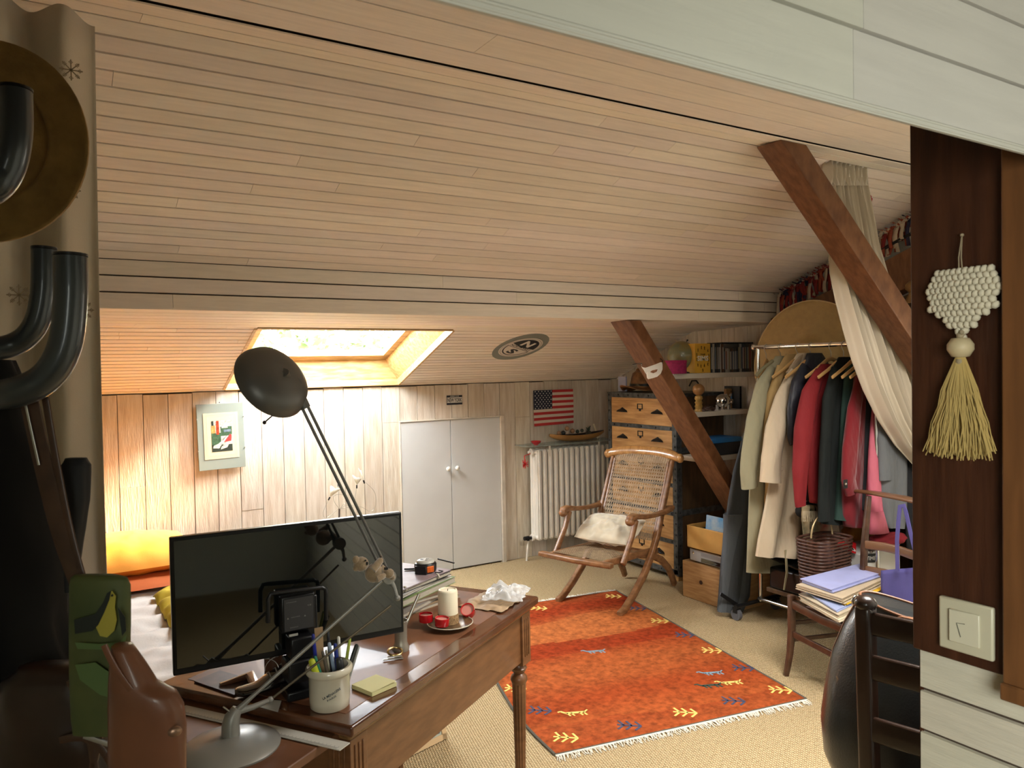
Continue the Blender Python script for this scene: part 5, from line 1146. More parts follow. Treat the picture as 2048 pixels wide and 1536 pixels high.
# ================================================================== PLANTER'S CHAIR
th = math.radians(18); cv = V((math.cos(th), math.sin(th), 0)); cu = V((math.sin(th), -math.cos(th), 0)); CO = V((2.91, 3.515, 0))
WC = .455
def pk(u, v, z): return CO + cu*u + cv*v + V((0, 0, z))     # u: -WC (far side) .. 0 (near side)
t = thing('folding_armchair', 'worn teak folding armchair with cane back and seat standing at the rug corner', 'armchair', pk(-WC/2, .35, 0))
for u in (0, -WC):
    q = MB(); q.sweep([pk(u, -.01, .022), pk(u, .05, .034), pk(u, .16, .10), pk(u, .28, .19), pk(u, .38, .30), pk(u, .455, .41), pk(u, .52, .55), pk(u, .60, .72), pk(u, .665, .86)], [.030, .042, .044, .046, .046, .046, .040, .036, .030], [.030, .034, .034, .034, .034, .032, .028, .026, .024], cu); q.build('back_leg_post', TEAK, t, bevel=.004, smooth=50)
    ui = u + (.036 if u else -.036)
    q = MB(); q.sweep([pk(ui, .735, .020), pk(ui, .71, .07), pk(ui, .655, .15), pk(ui, .56, .225), pk(ui, .44, .275), pk(ui, .30, .305)], [.036, .042, .044, .046, .044, .034], .030, cu); q.build('curved_leg', TEAK, t, bevel=.004, smooth=50)
    q = MB(); q.sweep([pk(ui, -.11, .335), pk(ui, .05, .325), pk(ui, .30, .315), pk(ui, .50, .300)], [.034, .040, .040, .034], .032, cu); q.build('seat_rail', TEAK, t, bevel=.004, smooth=50)
    # arm
    ua = u + (-.020 if u else .020)
    q = MB(); q.sweep([pk(ua, .075, .552), pk(ua, .10, .575), pk(ua, .15, .578), pk(ua, .25, .560), pk(ua, .38, .548), pk(ua, .50, .548), pk(ua, .58, .560), pk(ua, .625, .562)], [.022, .034, .034, .026, .022, .026, .036, .026], [.030, .050, .056, .048, .044, .050, .046, .03], cu)
    q.ell(pk(ua, .095, .555), (.030, .030, .026), 14); q.build('armrest', TEAK, t, bevel=.004, smooth=60)
    q = MB(); q.sweep([pk(ua, .01, .315), pk(ua, .055, .38), pk(ua, .115, .46), pk(ua, .165, .555)], [.040, .034, .030, .034], .026, cu); q.build('arm_support', TEAK, t, bevel=.004, smooth=50)
q = MB(); q.sweep([pk(.035, -.13, .338), pk(-WC/2, -.140, .336), pk(-WC-.035, -.13, .338)], .045, .030, (0, 0, 1)); q.build('front_rail', TEAK, t, bevel=.006, smooth=50)
q = MB(); q.sweep([pk(.0, .42, .295), pk(-WC, .42, .295)], .03, .03, (0, 0, 1)); q.build('cross_rail', TEAK, t)
q = MB(); pts = []
for k in range(13):
    s_ = -1+2*k/12; pts.append(pk(-WC/2 + s_*(WC/2+.050), .675-.030*(1-s_*s_)*0+.035*(1-s_*s_), .905 - .028*s_*s_*abs(s_)))
q.sweep(pts, [.040]+[.052]*11+[.040], [.050]+[.066]*11+[.050], (cv*.4+V((0, 0, 1))).normalized())
q.ell(pts[0], (.026, .026, .032), 12); q.ell(pts[-1], (.026, .026, .032), 12)
q.build('top_rail', HONEY, t, bevel=.006, smooth=60)
def strands(q, P, nu, nv, w_=.0032, off=None):
    """P(u,v)->point on the panel; paired strands and diagonals"""
    n_ = off
    def strip(a, b, k, seg=6):
        pts_ = [P(a[0]+(b[0]-a[0])*i/seg, a[1]+(b[1]-a[1])*i/seg)+n_*k for i in range(seg+1)]
        vs = []
        for i, p in enumerate(pts_):
            d = (pts_[min(i+1, seg)]-pts_[max(i-1, 0)]).normalized(); s_ = d.cross(n_).normalized()*w_/2; vs += [p-s_, p+s_]
        q.add(vs, [(2*i, 2*i+1, 2*i+3, 2*i+2) for i in range(seg)])
    for i in range(nu+1):
        for e in (-.13, .13): strip(((i+e)/nu, 0), ((i+e)/nu, 1), .0)
    for j in range(nv+1):
        for e in (-.13, .13): strip((0, (j+e)/nv), (1, (j+e)/nv), .0007)
    for k in range(-nv, nu+nv):
        for sg in (1, -1):
            # line u*nu = k + .5 + sg*v*nv
            pts_ = []
            for j in range(nv+1):
                uu = (k+.5 + j) if sg > 0 else (k+.5 + nv - j)
                if 0 <= uu <= nu: pts_.append((uu/nu, j/nv))
            if len(pts_) > 1: strip(pts_[0], pts_[-1], .0014 if sg > 0 else .0021)
def backP(u, v):  # v 0 bottom, 1 top
    path = [(.437, .375), (.455, .41), (.52, .55), (.60, .72), (.655, .845), (.685, .885)]
    k = v*(len(path)-1); i = min(int(k), len(path)-2); f_ = k-i
    y = path[i][0]*(1-f_)+path[i+1][0]*f_; z = path[i][1]*(1-f_)+path[i+1][1]*f_
    return pk(-.022-(WC-.044)*(1-u), y-.010, z)
nb = (cv*-.9+V((0, 0, .42))).normalized()
q = MB(); strands(q, backP, 24, 30, .0022, nb); q.build('cane_back', CANE, t, smooth=0)
q = MB(); strands(q, lambda u, v: pk(-.05-(WC-.10)*(1-u), -.10+.40*v, .352-.02*v), 22, 22, .0024, V((0, 0, 1))); q.build('cane_seat', CANE, t, smooth=0)
for u in (-.0, -WC):
    q = MB(); q.sweep([pk(u+(.022 if u else -.022), a, b) for a, b in ((.437, .375), (.455, .41), (.52, .55), (.60, .72), (.655, .85))], .020, .016, cu)
    q.build('cane_frame', TEAK, t, smooth=50)
cu_ang = math.atan2(cu.y, cu.x)
VEL = M('cream_velvet', (.60, .52, .38), .75, sheen=.6, var=.25, vscale=5)
cushion(*pk(-WC/2-.01, .27, .452), .210, .130, .060, cu_ang, math.radians(28), 0, 'cushion', VEL, 'crumpled cream velvet cushion on the seat of the folding armchair', 'cushion', .022, 5, None, 40, .5)
# ================================================================== HAT, MASK, BOX PICTURE ON / BY THE CHEST
CT = CZ+.006
c = at(1285, 776, X=3.86); c.z = CT; c.y -= .0
t = thing('brown_hat', 'worn brown leather brimmed hat with dark band on top of the drawer chest', 'hat', c)
LEA = M('brown_hat_leather', (.27, .13, .05), .5, col2=(.12, .05, .02), vscale=22, bump=.3, bscale=40)
q = MB(); q.rings([[c+V(((r_+.012*math.sin(3*a)*k)*math.cos(a)*1.0, (r_+.010*math.sin(2*a)*k)*math.sin(a)*1.15, z+.020*k*math.cos(2*a)+.012*k*math.sin(3*a))) for a in [2*PI*j/40 for j in range(40)]] for r_, z, k in ((.10, .03, .3), (.135, .018, .7), (.155, .022, 1), (.156, .026, 1), (.135, .024, .7), (.09, .036, .2))], cap=False); q.build('brim', LEA, t, smooth=80)
q = MB(); q.rings([[c+V((rx*math.cos(a), ry*math.sin(a)+.01*k, z+dz*abs(math.cos(a))**2-.0)) for a in [2*PI*j/32 for j in range(32)]] for rx, ry, z, dz, k in ((.088, .100, .03, 0, 0), (.086, .096, .06, 0, 0), (.078, .088, .10, .0, 0), (.062, .072, .130, .01, 1), (.035, .045, .136, .022, 2), (.006, .01, .125, .03, 3))]); q.ell(c+V((0, .045, .14)), (.02, .025, .035), 10); q.build('crown', LEA, t, smooth=80)
q = MB(); q.rings([[c+V((rx*math.cos(a), ry*math.sin(a), z)) for a in [2*PI*j/32 for j in range(32)]] for rx, ry, z in ((.090, .103, .042), (.089, .101, .060))], cap=False); q.build('hat_band', BLK, t, smooth=80)
c = at(1243, 763, X=3.80); q = MB(); q.box((3.81, c.y, CT+.056), (.012, .09, .11)); tag(q.build('blue_postcard', M('pale_blue_card', (.36, .38, .52), .5)), 'small pale framed card standing behind the brown hat on the chest', 'card')
# mask on the strut
mcn = at(1304, 742, Y=3.35); t = thing('half_mask', 'plain white half face mask strapped round the slanting strut', 'mask', mcn)
q = MB(); nu_, nv_ = 24, 14
O = [((x-435)/4.27, (y-605)/4.27) for x, y in ((343, 545), (352, 572), (378, 578), (420, 563), (470, 545), (508, 530), (525, 533), (525, 590), (510, 627), (480, 654), (440, 667), (400, 676), (393, 640), (376, 620), (366, 600), (345, 570))]
def mp(x, y, d=0): return at(1304+x, 742+y, Y=3.34-d-.014*(1-(x/24)**2))
hole = [((x-435)/4.27, (y-605)/4.27) for x, y in ((418, 614), (436, 600), (462, 592), (484, 590), (474, 612), (446, 624))]
o3 = O; n_ = len(o3)
import mathutils.geometry as mg
pts2 = [V((a, b, 0)) for a, b in O]; h2 = [V((a, b, 0)) for a, b in hole]
tri = mg.tessellate_polygon([pts2, h2]); al = O+hole
q.add([mp(a, b, 0) for a, b in al] + [mp(a, b, -.003) for a, b in al], [tuple(f) for f in tri] + [tuple(i+len(al) for i in f) for f in tri] + [(i, (i+1) % n_, (i+1) % n_+len(al), i+len(al)) for i in range(n_)])
q.prism([mp(-12, 2), mp(-8, 2), mp(-7, 14), mp(-10, 15)], (0, -.008, 0))
q.build('mask_face', M('mask_white', (.74, .68, .60), .5), t, smooth=40, bevel=.001)
q = MB(); q.tube([mp(-21, -10), mcn+V((-.06, .02, .045)), mcn+V((.02, .19, .04)), mcn+V((.085, .14, .055)), mcn+V((.09, .03, .075)), mcn+V((.075, -.008, .06)), mp(21, -14)], .003, 6); q.build('strap', BLK, t)
# ================================================================== SHELVES IN THE NICHE
FY = 3.62
def shelf(z, x0, y0, y1, lab, th_=.032):
    q = MB(); q.b2((x0, y0, z-th_), (4.165, y1, z)); return tag(q.build('wall_shelf', M('shelf_paint', (.60, .52, .41), .5, var=.1, vscale=8), bevel=.002), lab, 'shelf')
F1 = 3.56
z1s = at(1450, 745, Y=F1).z; shelf(z1s, at(1347, 750, Y=F1).x, F1, 3.80, 'upper painted shelf carrying the globe and the disc cases')
z2s = at(1450, 821, Y=FY).z; shelf(z2s, at(1392, 826, Y=FY).x, FY, 3.835, 'middle painted shelf with pepper mill and metal piggy bank')
z3s = at(1450, 911, Y=FY).z; shelf(z3s, at(1405, 912, Y=FY).x, FY, 3.835, 'lower painted shelf carrying the black and blue shoebox')
def sx(px, y_, Y): return at(px, y_, Y=Y).x
gx_ = sx(1363, 726, 3.69); t = thing('globe', 'dark teal world globe on the upper shelf behind the strut', 'globe', V((gx_, 3.69, z1s)))
rg_ = .094; gc_ = V((gx_, 3.69, z1s+.024+rg_)); gm = M('globe_paint', (.05, .14, .13), .35, col2=(.22, .17, .06), vscale=7, coat=.3)
q = MB(); q.ell(gc_, (rg_, rg_, rg_), 32); q.build('sphere', gm, t, smooth=80)
q = MB(); q.lathe([(.07, 0), (.07, .008), (.02, .018), (.012, .03)], V((gx_, 3.69, z1s)), 20); q.build('stand', BLK, t, smooth=50)
q = MB(); q.ell(gc_+V((.045, -.01, rg_+.004)), (.007, .007, .007), 8); q.tube([gc_+V((.035, -.01, rg_-.01)), gc_+V((.045, -.01, rg_+.002))], .003, 6); q.build('axis_knob', BLK, t)
a = sx(1334, 740, 3.56); b = sx(1375, 740, 3.56); q = MB(); hw = (b-a)/2*.80; q.lathe([(hw, 0), (hw, .065), (hw+.002, .066), (hw+.002, .084), (.001, .085)], (max((a+b)/2, z1s*0+sx(1347, 750, F1)+hw-.02), F1+hw-.035, z1s+.001), 24)
tag(q.build('pink_box', M('magenta_felt', (.30, .012, .075), .8, var=.3, vscale=60), smooth=50), 'round magenta box in front of the globe', 'box')
BY = F1+.012
xa, xb = sx(1390, 744, BY), sx(1421, 744, BY); zt_ = at(1405, 687, Y=BY).z
t = thing('game_box', 'tall yellow orange box with small black figures and white lettering on the upper shelf', 'game box', V(((xa+xb)/2, BY+.06, z1s)))
q = MB(); q.b2((xa, BY, z1s+.001), (xb, BY+.13, zt_)); q.build('carton', M('box_orange', (.66, .36, .04), .45, var=.15, vscale=9), t, bevel=.001)
def gP(u, v, d=.0015): return V((xa+(xb-xa)*u, BY-d, z1s+(zt_-z1s)*v))
q = MB(); q.text('THE', gP(.5, .63), (1, 0, 0), (0, 0, 1), .045, .010, bold=.02); q.build('small_lettering', M('box_ink', (.05, .03, .01), .5), t, smooth=0)
q = MB(); q.text('SIMS', gP(.5, .50), (1, 0, 0), (0, 0, 1), (xb-xa)*.72, .034, bold=.03); q.build('lettering', M('logo_white', (.7, .66, .55), .5), t, smooth=0)
q = MB(); rr = random.Random(5)
for u, v in ((.2, .78), (.42, .86), (.62, .84), (.84, .76), (.12, .62), (.9, .6), (.18, .28), (.38, .24), (.6, .26), (.82, .3), (.5, .1), (.12, .46), (.88, .44)):
    p = gP(u, v, .0013); s_ = .010
    q.ell(p+V((0, 0, s_*.9)), (s_*.28, .0005, s_*.28), 6); q.bar(p+V((0, 0, s_*.6)), p-V((0, 0, s_*.2)), .004, .0008, (0, 1, 0))
    for sg in (-1, 1): q.bar(p-V((0, 0, s_*.2)), p+V((sg*s_*.5, 0, -s_)), .0025, .0008, (0, 1, 0)); q.bar(p+V((0, 0, s_*.4)), p+V((sg*s_*.6, 0, s_*rr.uniform(-.2, .8))), .0025, .0008, (0, 1, 0))
q.build('printed_figures', MATS['box_ink'], t, smooth=0)
DVD = M('case_spines', (.05, .05, .05), .35, rand=[(.03, .03, .035), (.015, .015, .02), (.20, .17, .14), (.04, .035, .03), (.10, .05, .03), (.30, .27, .22), (.02, .03, .04), (.07, .06, .05)])
DVD2 = M('case_titles', (.3, .28, .25), .4, rand=[(.35, .32, .28), (.20, .06, .04), (.25, .22, .12), (.10, .12, .16), (.40, .38, .34)])
def case_proto(h_, th_, nm):
    tt = thing(nm, 'x', 'disc case', (0, 0, 0)); q = MB(); q.b2((-th_/2, 0, 0), (th_/2, .135, h_)); q.build('shell', DVD, tt, bevel=.001)
    q = MB(); q.b2((-th_*.34, -.0006, h_*.12), (th_*.34, 0, h_*.88)); q.build('spine_label', DVD2, tt); return tt
zc1 = at(1440, 687, Y=BY).z - z1s
pD = case_proto(zc1, .0128, 'disc_case'); used = False
x = sx(1424, 744, BY); xend = min(sx(1527, 744, BY), 4.158); xst = x
while x+.013 < xend:
    frac = (x-xst)/(xend-xst); h_ = 1.0 if frac < .27 or frac > .62 else .84
    if .23 < frac < .262: x += .0132; continue
    o_ = pD if not used else copy_tree(pD); used = True
    o_.location = (x+.0066, BY+rnd.uniform(0, .008), z1s+.0005); o_.scale = (1, 1, h_*rnd.uniform(.975, .995))
    o_['label'] = 'dark disc case standing in the row on the upper shelf'; o_['group'] = 'disc cases on the upper shelf'
    x += .0132
q = MB(); q.b2((sx(1444, 744, BY), BY+.001, z1s+zc1), (xend, BY+.13, z1s+zc1+.008))
tag(q.build('flat_case', BLK), 'thin black case lying flat over the right half of the disc row', 'disc case')
c = V((sx(1395, 822, 3.68)+.012, 3.68, z2s))
t = thing('pepper_mill', 'turned wooden pepper mill with a big ball head and iron handle on the middle shelf', 'pepper mill', c)
q = MB(); q.lathe([(.028, 0), (.030, .01), (.022, .02), (.028, .035), (.020, .045), (.027, .06), (.019, .07), (.027, .085), (.024, .10), (.014, .108)], c, 20); q.build('turned_body', M('mill_wood', (.42, .24, .06), .4, var=.2, vscale=20), t, smooth=50)
q = MB(); q.ell(c+V((0, 0, .145)), (.040, .040, .040), 20); q.build('ball_head', M('mill_ball', (.36, .17, .055), .35, var=.2, vscale=12), t, smooth=80)
q = MB(); q.tube([c+V((0, 0, .184)), c+V((-.02, 0, .205)), c+V((-.06, 0, .205)), c+V((-.085, 0, .17))], .005, 8); q.build('crank', BLKMET, t)
c = V((sx(1415, 818, 3.66), 3.66, z2s)); q = MB()
for k in range(26):
    a = k*2.4; r_ = .004*k**.5*1.9+.006; q.ell(c+V((r_*math.cos(a)*1.2, r_*math.sin(a)*.9, .032-.0009*k)), (.014, .018, .009), 6, Matrix.Rotation(a, 3, 'Z'))
tag(q.build('dark_pine_cone', M('cone_brown', (.055, .025, .015), .5), smooth=60), 'dark brown pine cone on the middle shelf beside the piggy bank', 'pine cone')
c = V((sx(1446, 820, 3.68), 3.68, z2s)); t = thing('piggy_bank', 'shiny silver piggy bank on the middle shelf', 'piggy bank', c)
q = MB(); q.ell(c+V((0, 0, .062)), (.056, .048, .046), 24); q.build('body', CHROME, t, smooth=80)
q = MB(); q.tube([c+V((.030, -.030, .06)), c+V((.040, -.050, .058))], .016, 14); q.build('snout', CHROME, t, smooth=50)
for dx in (.052, .012): q = MB(); q.lathe([(.011, 0), (.006, .012), (.001, .018)], c+V((dx*.9, -.022, .094)), 10, (dx*2, -.2, 1)); q.build('ear', CHROME, t, smooth=60)
for dx in (-.028, .028):
    for dy in (-.025, .025): q = MB(); q.lathe([(.010, 0), (.012, .02), (.014, .035)], c+V((dx, dy, 0)), 12); q.build('foot', CHROME, t, smooth=60)
xa, xb = sx(1453, 815, 3.75), sx(1483, 815, 3.75); z_ = at(1468, 777, Y=3.75).z; xm = (xa+xb)/2
t = thing('picture_book', 'orange brown book with a blue square picture, facing out on the middle shelf', 'book', V((xm, 3.76, z2s)))
q = MB(); q.b2((xa, 3.75, z2s+.001), (xb, 3.772, z_)); q.build('cover', M('book_orange', (.34, .17, .06), .5, var=.2, vscale=20), t)
q = MB(); q.b2((xm-.036, 3.7485, z2s+.04), (xm+.034, 3.75, z_-.035)); q.build('cover_picture', M('book_blue', (.06, .20, .42), .5, col2=(.30, .42, .45), vscale=25), t)
q = MB(); q.text('NATURE', (xm, 3.7492, z_-.020), (1, 0, 0), (0, 0, 1), .07, .014, bold=.02); q.build('title_lettering', BLACKT, t, smooth=0)
for px, w_, h_, nm, col, lab in ((1486, .011, .148, 'dark_book', (.03, .03, .035), 'thin dark book between the orange and the red books'), (1490, .013, .142, 'red_book', (.24, .015, .02), 'thin dark red book on the middle shelf'), (1495, .018, .155, 'black_book', (.015, .015, .015), 'black book at the right end of the middle shelf')):
    p = sx(px, 815, 3.68); p = min(p, 4.15); q = MB(); q.b2((p-w_/2, 3.68, z2s+.001), (p+w_/2, 3.82, z2s+h_)); tag(q.build('book', M(nm, col, .5), bevel=.001), lab, 'book')
xa, xb = sx(1424, 905, 3.64), sx(1479, 905, 3.64)
t = thing('shoebox', 'black box with a bright blue lid on the lower shelf', 'box', V(((xa+xb)/2, 3.72, z3s)))
q = MB(); q.b2((xa, 3.64, z3s+.001), (xb+.01, 3.82, z3s+.085)); q.build('box_body', BLK, t, bevel=.003)
q = MB(); q.b2((xa-.007, 3.632, z3s+.085), (xb+.017, 3.828, z3s+.115)); q.build('box_lid', M('lid_blue', (.02, .16, .42), .45), t, bevel=.002)
# items on the floor left of the clothes
def fbox(nm, pl_, pr_, zt_, zb_, x0, x1, mt_, lab, cat, bev=.003, parts=None):
    ya_ = at(*pl_, X=x0).y; yb_ = at(*pr_, X=x0).y; return ya_, yb_
a = at(1366, 1192, Z=0); FX = a.x; ya_ = a.y-.0
t = thing('wooden_crate', 'plain pine box with a round finger hole on the floor, lowest of its stack', 'crate', V((FX+.15, ya_-.2, 0)))
zc_ = at(1366, 1120, X=FX).z; q = MB(); q.b2((FX, ya_-.42, .002), (FX+.36, ya_, zc_)); q.build('box_body', M('crate_pine', (.42, .24, .10), .5, col2=(.30, .15, .055), vscale=4, stretch=(2, 2, 18)), t, bevel=.002)
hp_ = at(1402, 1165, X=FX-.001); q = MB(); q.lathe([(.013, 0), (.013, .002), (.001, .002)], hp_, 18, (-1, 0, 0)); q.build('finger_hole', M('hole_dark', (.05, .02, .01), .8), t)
t = thing('video_recorder', 'silver video recorder standing on the pine box', 'video recorder', V((FX+.15, ya_-.2, zc_)))
zv = zc_+.002; hv = .085; yv = ya_-.05
q = MB(); q.b2((FX+.015, yv-.36, zv+.008), (FX+.26, yv, zv+hv)); q.build('casing', M('silver_plastic', (.38, .38, .38), .35, metal=.4), t, bevel=.004)
q = MB(); q.b2((FX+.012, yv-.33, zv+.050), (FX+.016, yv-.10, zv+.072)); q.build('cassette_flap', M('silver_flap', (.28, .28, .28), .3, metal=.4), t)
q = MB(); q.b2((FX+.012, yv-.33, zv+.014), (FX+.016, yv-.10, zv+.038)); q.build('display', BLKG, t)
q = MB(); q.lathe([(.009, 0), (.009, .003), (.001, .003)], (FX+.014, yv-.035, zv+.06), 14, (-1, 0, 0)); q.build('power_button', CHROME, t)
q = MB()
for dy in (-.05, -.31): q.b2((FX+.03, yv+dy-.015, zv), (FX+.06, yv+dy+.015, zv+.009))
q.b2((FX+.2, yv-.31, zv), (FX+.23, yv-.28, zv+.009)); q.b2((FX+.2, yv-.06, zv), (FX+.23, yv-.03, zv+.009)); q.build('feet', BLK, t)
zw = zv+hv+.001; t = thing('open_wooden_box', 'honey coloured open wooden box full of leaflets on the video recorder', 'box', V((FX+.15, ya_-.2, zw)))
wb = M('honey_box', (.48, .26, .07), .4, var=.15, vscale=10); hb = .145
q = MB(); y0_, y1_ = ya_-.44, ya_-.035
q.b2((FX, y0_, zw), (FX+.28, y1_, zw+.01)); q.b2((FX, y0_, zw), (FX+.012, y1_, zw+hb)); q.b2((FX+.268, y0_, zw), (FX+.28, y1_, zw+hb)); q.b2((FX, y0_, zw), (FX+.28, y0_+.012, zw+hb)); q.b2((FX, y1_-.012, zw), (FX+.28, y1_, zw+hb)); q.build('box_shell', wb, t, bevel=.002)
for k in range(9):
    yy_ = y1_-.07-.034*k; q = MB(); q.prism([(FX+.03, yy_, zw+.015), (FX+.25, yy_, zw+.015), (FX+.25, yy_-.02, zw+hb-.012), (FX+.03, yy_-.02, zw+hb-.012)], (0, .006, 0)); tag(q.build('leaflet', DVD), 'dark leaflet filed in the open wooden box', 'leaflet', 'leaflets filed in the open wooden box')
q = MB(); q.prism([(FX+.04, y1_-.12, zw+.04), (FX+.05, y1_-.30, zw+.04), (FX+.07, y1_-.32, zw+hb+.07), (FX+.06, y1_-.12, zw+hb+.075)], (.005, 0, 0)); tag(q.build('blue_brochure', M('brochure_blue', (.03, .22, .45), .4, col2=(.30, .36, .40), vscale=14)), 'bright blue brochure standing up in the open wooden box', 'brochure')
# ================================================================== CLOTHES RAIL
RXX = 3.60; RZ = 1.582; RYA, RYB = 3.06, 2.29
t = thing('clothes_rail', 'chrome clothes rail on wheels crowded with coats', 'clothes rail', (RXX, 2.3, 0))
q = MB(); q.tube([(RXX, RYA+.03, RZ), (RXX, RYB, RZ)], .0125, 14); q.build('top_rail', CHROME, t, smooth=60)
for y in (RYA, RYB+.03):
    q = MB(); q.tube([(RXX, y, .09), (RXX, y, RZ)], .012, 12); q.build('upright', CHROME, t, smooth=60)
    q = MB(); q.tube([(RXX-.19, y+.02, .085), (RXX+.19, y+.02, .085)], .012, 10); q.build('foot_bar', BLKMET, t)
    for dx in (-.17, .17):
        q = MB(); q.tube([(RXX+dx-.012, y+.03, .034), (RXX+dx+.012, y+.03, .034)], .033, 20); q.tube([(RXX+dx-.014, y+.03, .034), (RXX+dx+.014, y+.03, .034)], .018, 16); wl_ = q.build('wheel', M('wheel_grey', (.10, .10, .11), .4), t, smooth=50)
        q = MB(); q.box((RXX+dx, y+.03, .062), (.034, .03, .035)); q.build('fork', BLKMET, wl_)
q = MB(); q.tube([(RXX-.02, RYA, .11), (RXX-.02, RYB+.03, .11)], .010, 10); q.build('base_bar', CHROME, t, smooth=60)
for y in (RYA+.03, RYB): q = MB(); q.ell((RXX, y, RZ), (.017, .017, .017), 12); q.build('end_knob', CHROME, t, smooth=80)
# hangers
def hanger(y, lab, tilt=0, wood=True, half=.21, drop=.0):
    t = thing('clothes_hanger', lab, 'clothes hanger', (RXX, y, RZ-.2), 'hangers on the chrome rail')
    zc = RZ-.085-drop
    q = MB(); q.tube([(RXX, y, RZ-.0), (RXX+.016, y, RZ+.012), (RXX+.0, y, RZ+.0165), (RXX-.018, y, RZ+.004), (RXX-.016, y, RZ-.018), (RXX-.001, y, RZ-.038), (RXX, y, zc+.010)], .0022, 6); q.build('hook', STEEL, t)
    q = MB(); c, s = math.cos(tilt), math.sin(tilt)
    def H(a, b, d=0): return V((RXX+a*c, y+a*s+d, zc+b))
    q.sweep([H(-half, -.085), H(-half*.6, -.045), H(-.04, .0), H(0, .010), H(.04, 0), H(half*.6, -.045), H(half, -.085)], [.016, .016, .020, .022, .020, .016, .016], .010, (-s, c, 0)); q.build('shoulder_bar', M('hanger_wood', (.45, .27, .10), .4), t, bevel=.002, smooth=60)
    return t
for y, lab, tl in ((3.0, 'empty wooden hanger turned outwards at the far end of the rail', .5), (2.90, 'wooden hanger inside the khaki raincoat', 0), (2.785, 'wooden hanger in the beige trench coat', 0), (2.70, 'wooden hanger in the black puffer jacket', 0), (2.575, 'pale wooden hanger in the first red jacket', 0), (2.50, 'wooden hanger in the long black coat', 0), (2.42, 'wooden hanger in the second red jacket', 0), (2.365, 'wooden hanger in the pink shirt', 0), (2.32, 'wooden hanger in the grey cardigan', 0)):
    hanger(y, lab, tl)
def garment(nm, lab, cat, Yg, rows, mt_, sleeves=(), thick=.032, folds=5, fa=.16, seed=0, extra=None):
    """rows: (py, left px, right px) outline of the body in the hanging plane; sleeves: lists of (px, py, half width px, dy)"""
    P = [(at(l, y, Y=Yg), at(r, y, Y=Yg)) for y, l, r in rows]
    zb = P[-1][0].z
    t = thing(nm, lab, cat, (RXX, Yg, zb)); q = MB(); n = 44; rs = []
    sub_ = []
    for i in range(len(P)-1):
        for k in range(3): f = k/3; sub_.append((lerp(P[i][0], P[i+1][0], f), lerp(P[i][1], P[i+1][1], f), (i+f)/(len(P)-1)))
    sub_.append((P[-1][0], P[-1][1], 1))
    for l, r, v in sub_:
        c = (l+r)/2; hw = (r.x-l.x)/2; th_ = thick*(.55+.6*min(1, v*1.6))
        ring = []
        for j in range(n):
            a = 2*PI*j/n; f = fa*(.25+.75*v)*math.sin(folds*a*1.0 + seed + 2.2*v + .8*noise.noise(V((seed, v*3, 0)))) + .06*noise.noise(V((math.cos(a)*2+seed, math.sin(a)*2, v*6)))
            ring.append(V((c.x + hw*math.cos(a)*(1+.0*f), Yg + th_*math.sin(a)*(1+f*1.6), l.z*(.5-.5*math.cos(a))+r.z*(.5+.5*math.cos(a)) + .0)))
        rs.append(ring)
    q.rings(rs, cap=True); q.build('body', mt_, t, smooth=80)
    for k, s_ in enumerate(sleeves):
        q = MB(); rs = []
        pts = [at(px, py, Y=Yg+dy) for px, py, hw, dy in s_]; hws = [hw*pts[i].x/1e9 + hw*(FWD.dot(pts[i]-EYE))/F_PX for i, (px, py, hw, dy) in enumerate(s_)]
        fine = []
        for i in range(len(pts)-1):
            for m_ in range(4): f = m_/4; fine.append((lerp(pts[i], pts[i+1], f), hws[i]*(1-f)+hws[i+1]*f))
        fine.append((pts[-1], hws[-1])); n2 = 22
        for i, (p, r_) in enumerate(fine):
            v = i/len(fine); nx = fine[min(i+1, len(fine)-1)][0]-fine[max(i-1, 0)][0]; nx.normalize(); a1 = V((0, 1, 0)); a2 = nx.cross(a1).normalized()
            rs.append([p + a2*r_*1.45*math.cos(a)*(1+.05*math.sin(9*v+seed)) + a1*min(r_*.8, .042)*math.sin(a)*(1+.10*math.sin(3*a+5*v+seed)+.10*noise.noise(V((math.cos(a)*2, v*9, seed)))) for a in [2*PI*j/n2 for j in range(n2)]])
        q.rings(rs, cap=True); q.build('sleeve', mt_, t, smooth=80)
    if extra: extra(t)
    return t
def cloth(nm, col, rough=.85, **k): return M(nm, col, rough, bump=.85, bscale=7, dist=.035, stretch=(1.3, 1.3, .55), **k)
SKI = cloth('grey_ski_fabric', (.045, .05, .055)); SKI2 = cloth('grey_ski_fabric_lower', (.075, .085, .095))
def extra_ski(t):
    q = MB(); P = [(at(l, y, Y=3.175), at(r, y, Y=3.175)) for y, l, r in ((1030, 1450, 1488), (1060, 1450, 1500), (1140, 1444, 1500), (1195, 1441, 1496), (1224, 1438, 1480))]; rs = []
    for l, r in P: rs.append([V(((l.x+r.x)/2 + (r.x-l.x)/2*1.03*math.cos(a), 3.175+.046*math.sin(a), l.z)) for a in [2*PI*j/30 for j in range(30)]])
    q.rings(rs); q.build('lower_leg', SKI2, t, smooth=80)
    q = MB(); a = at(1441, 1188, Y=3.12); b = at(1477, 1212, Y=3.12); q.sweep([a, b], .022, .004, (0, 1, 0)); q.build('ankle_strap', BLKMET, t)
garment('ski_trousers', 'dark grey ski trousers hanging to the floor at the far end of the rail', 'trousers', 3.175, [(735, 1528, 1548), (800, 1512, 1552), (860, 1490, 1545), (940, 1468, 1530), (1000, 1458, 1515), (1060, 1451, 1505), (1130, 1444, 1500), (1190, 1440, 1496), (1222, 1438, 1482)], SKI, thick=.04, folds=4, seed=1, extra=extra_ski)
KH = cloth('khaki_cotton', (.30, .275, .175)); 
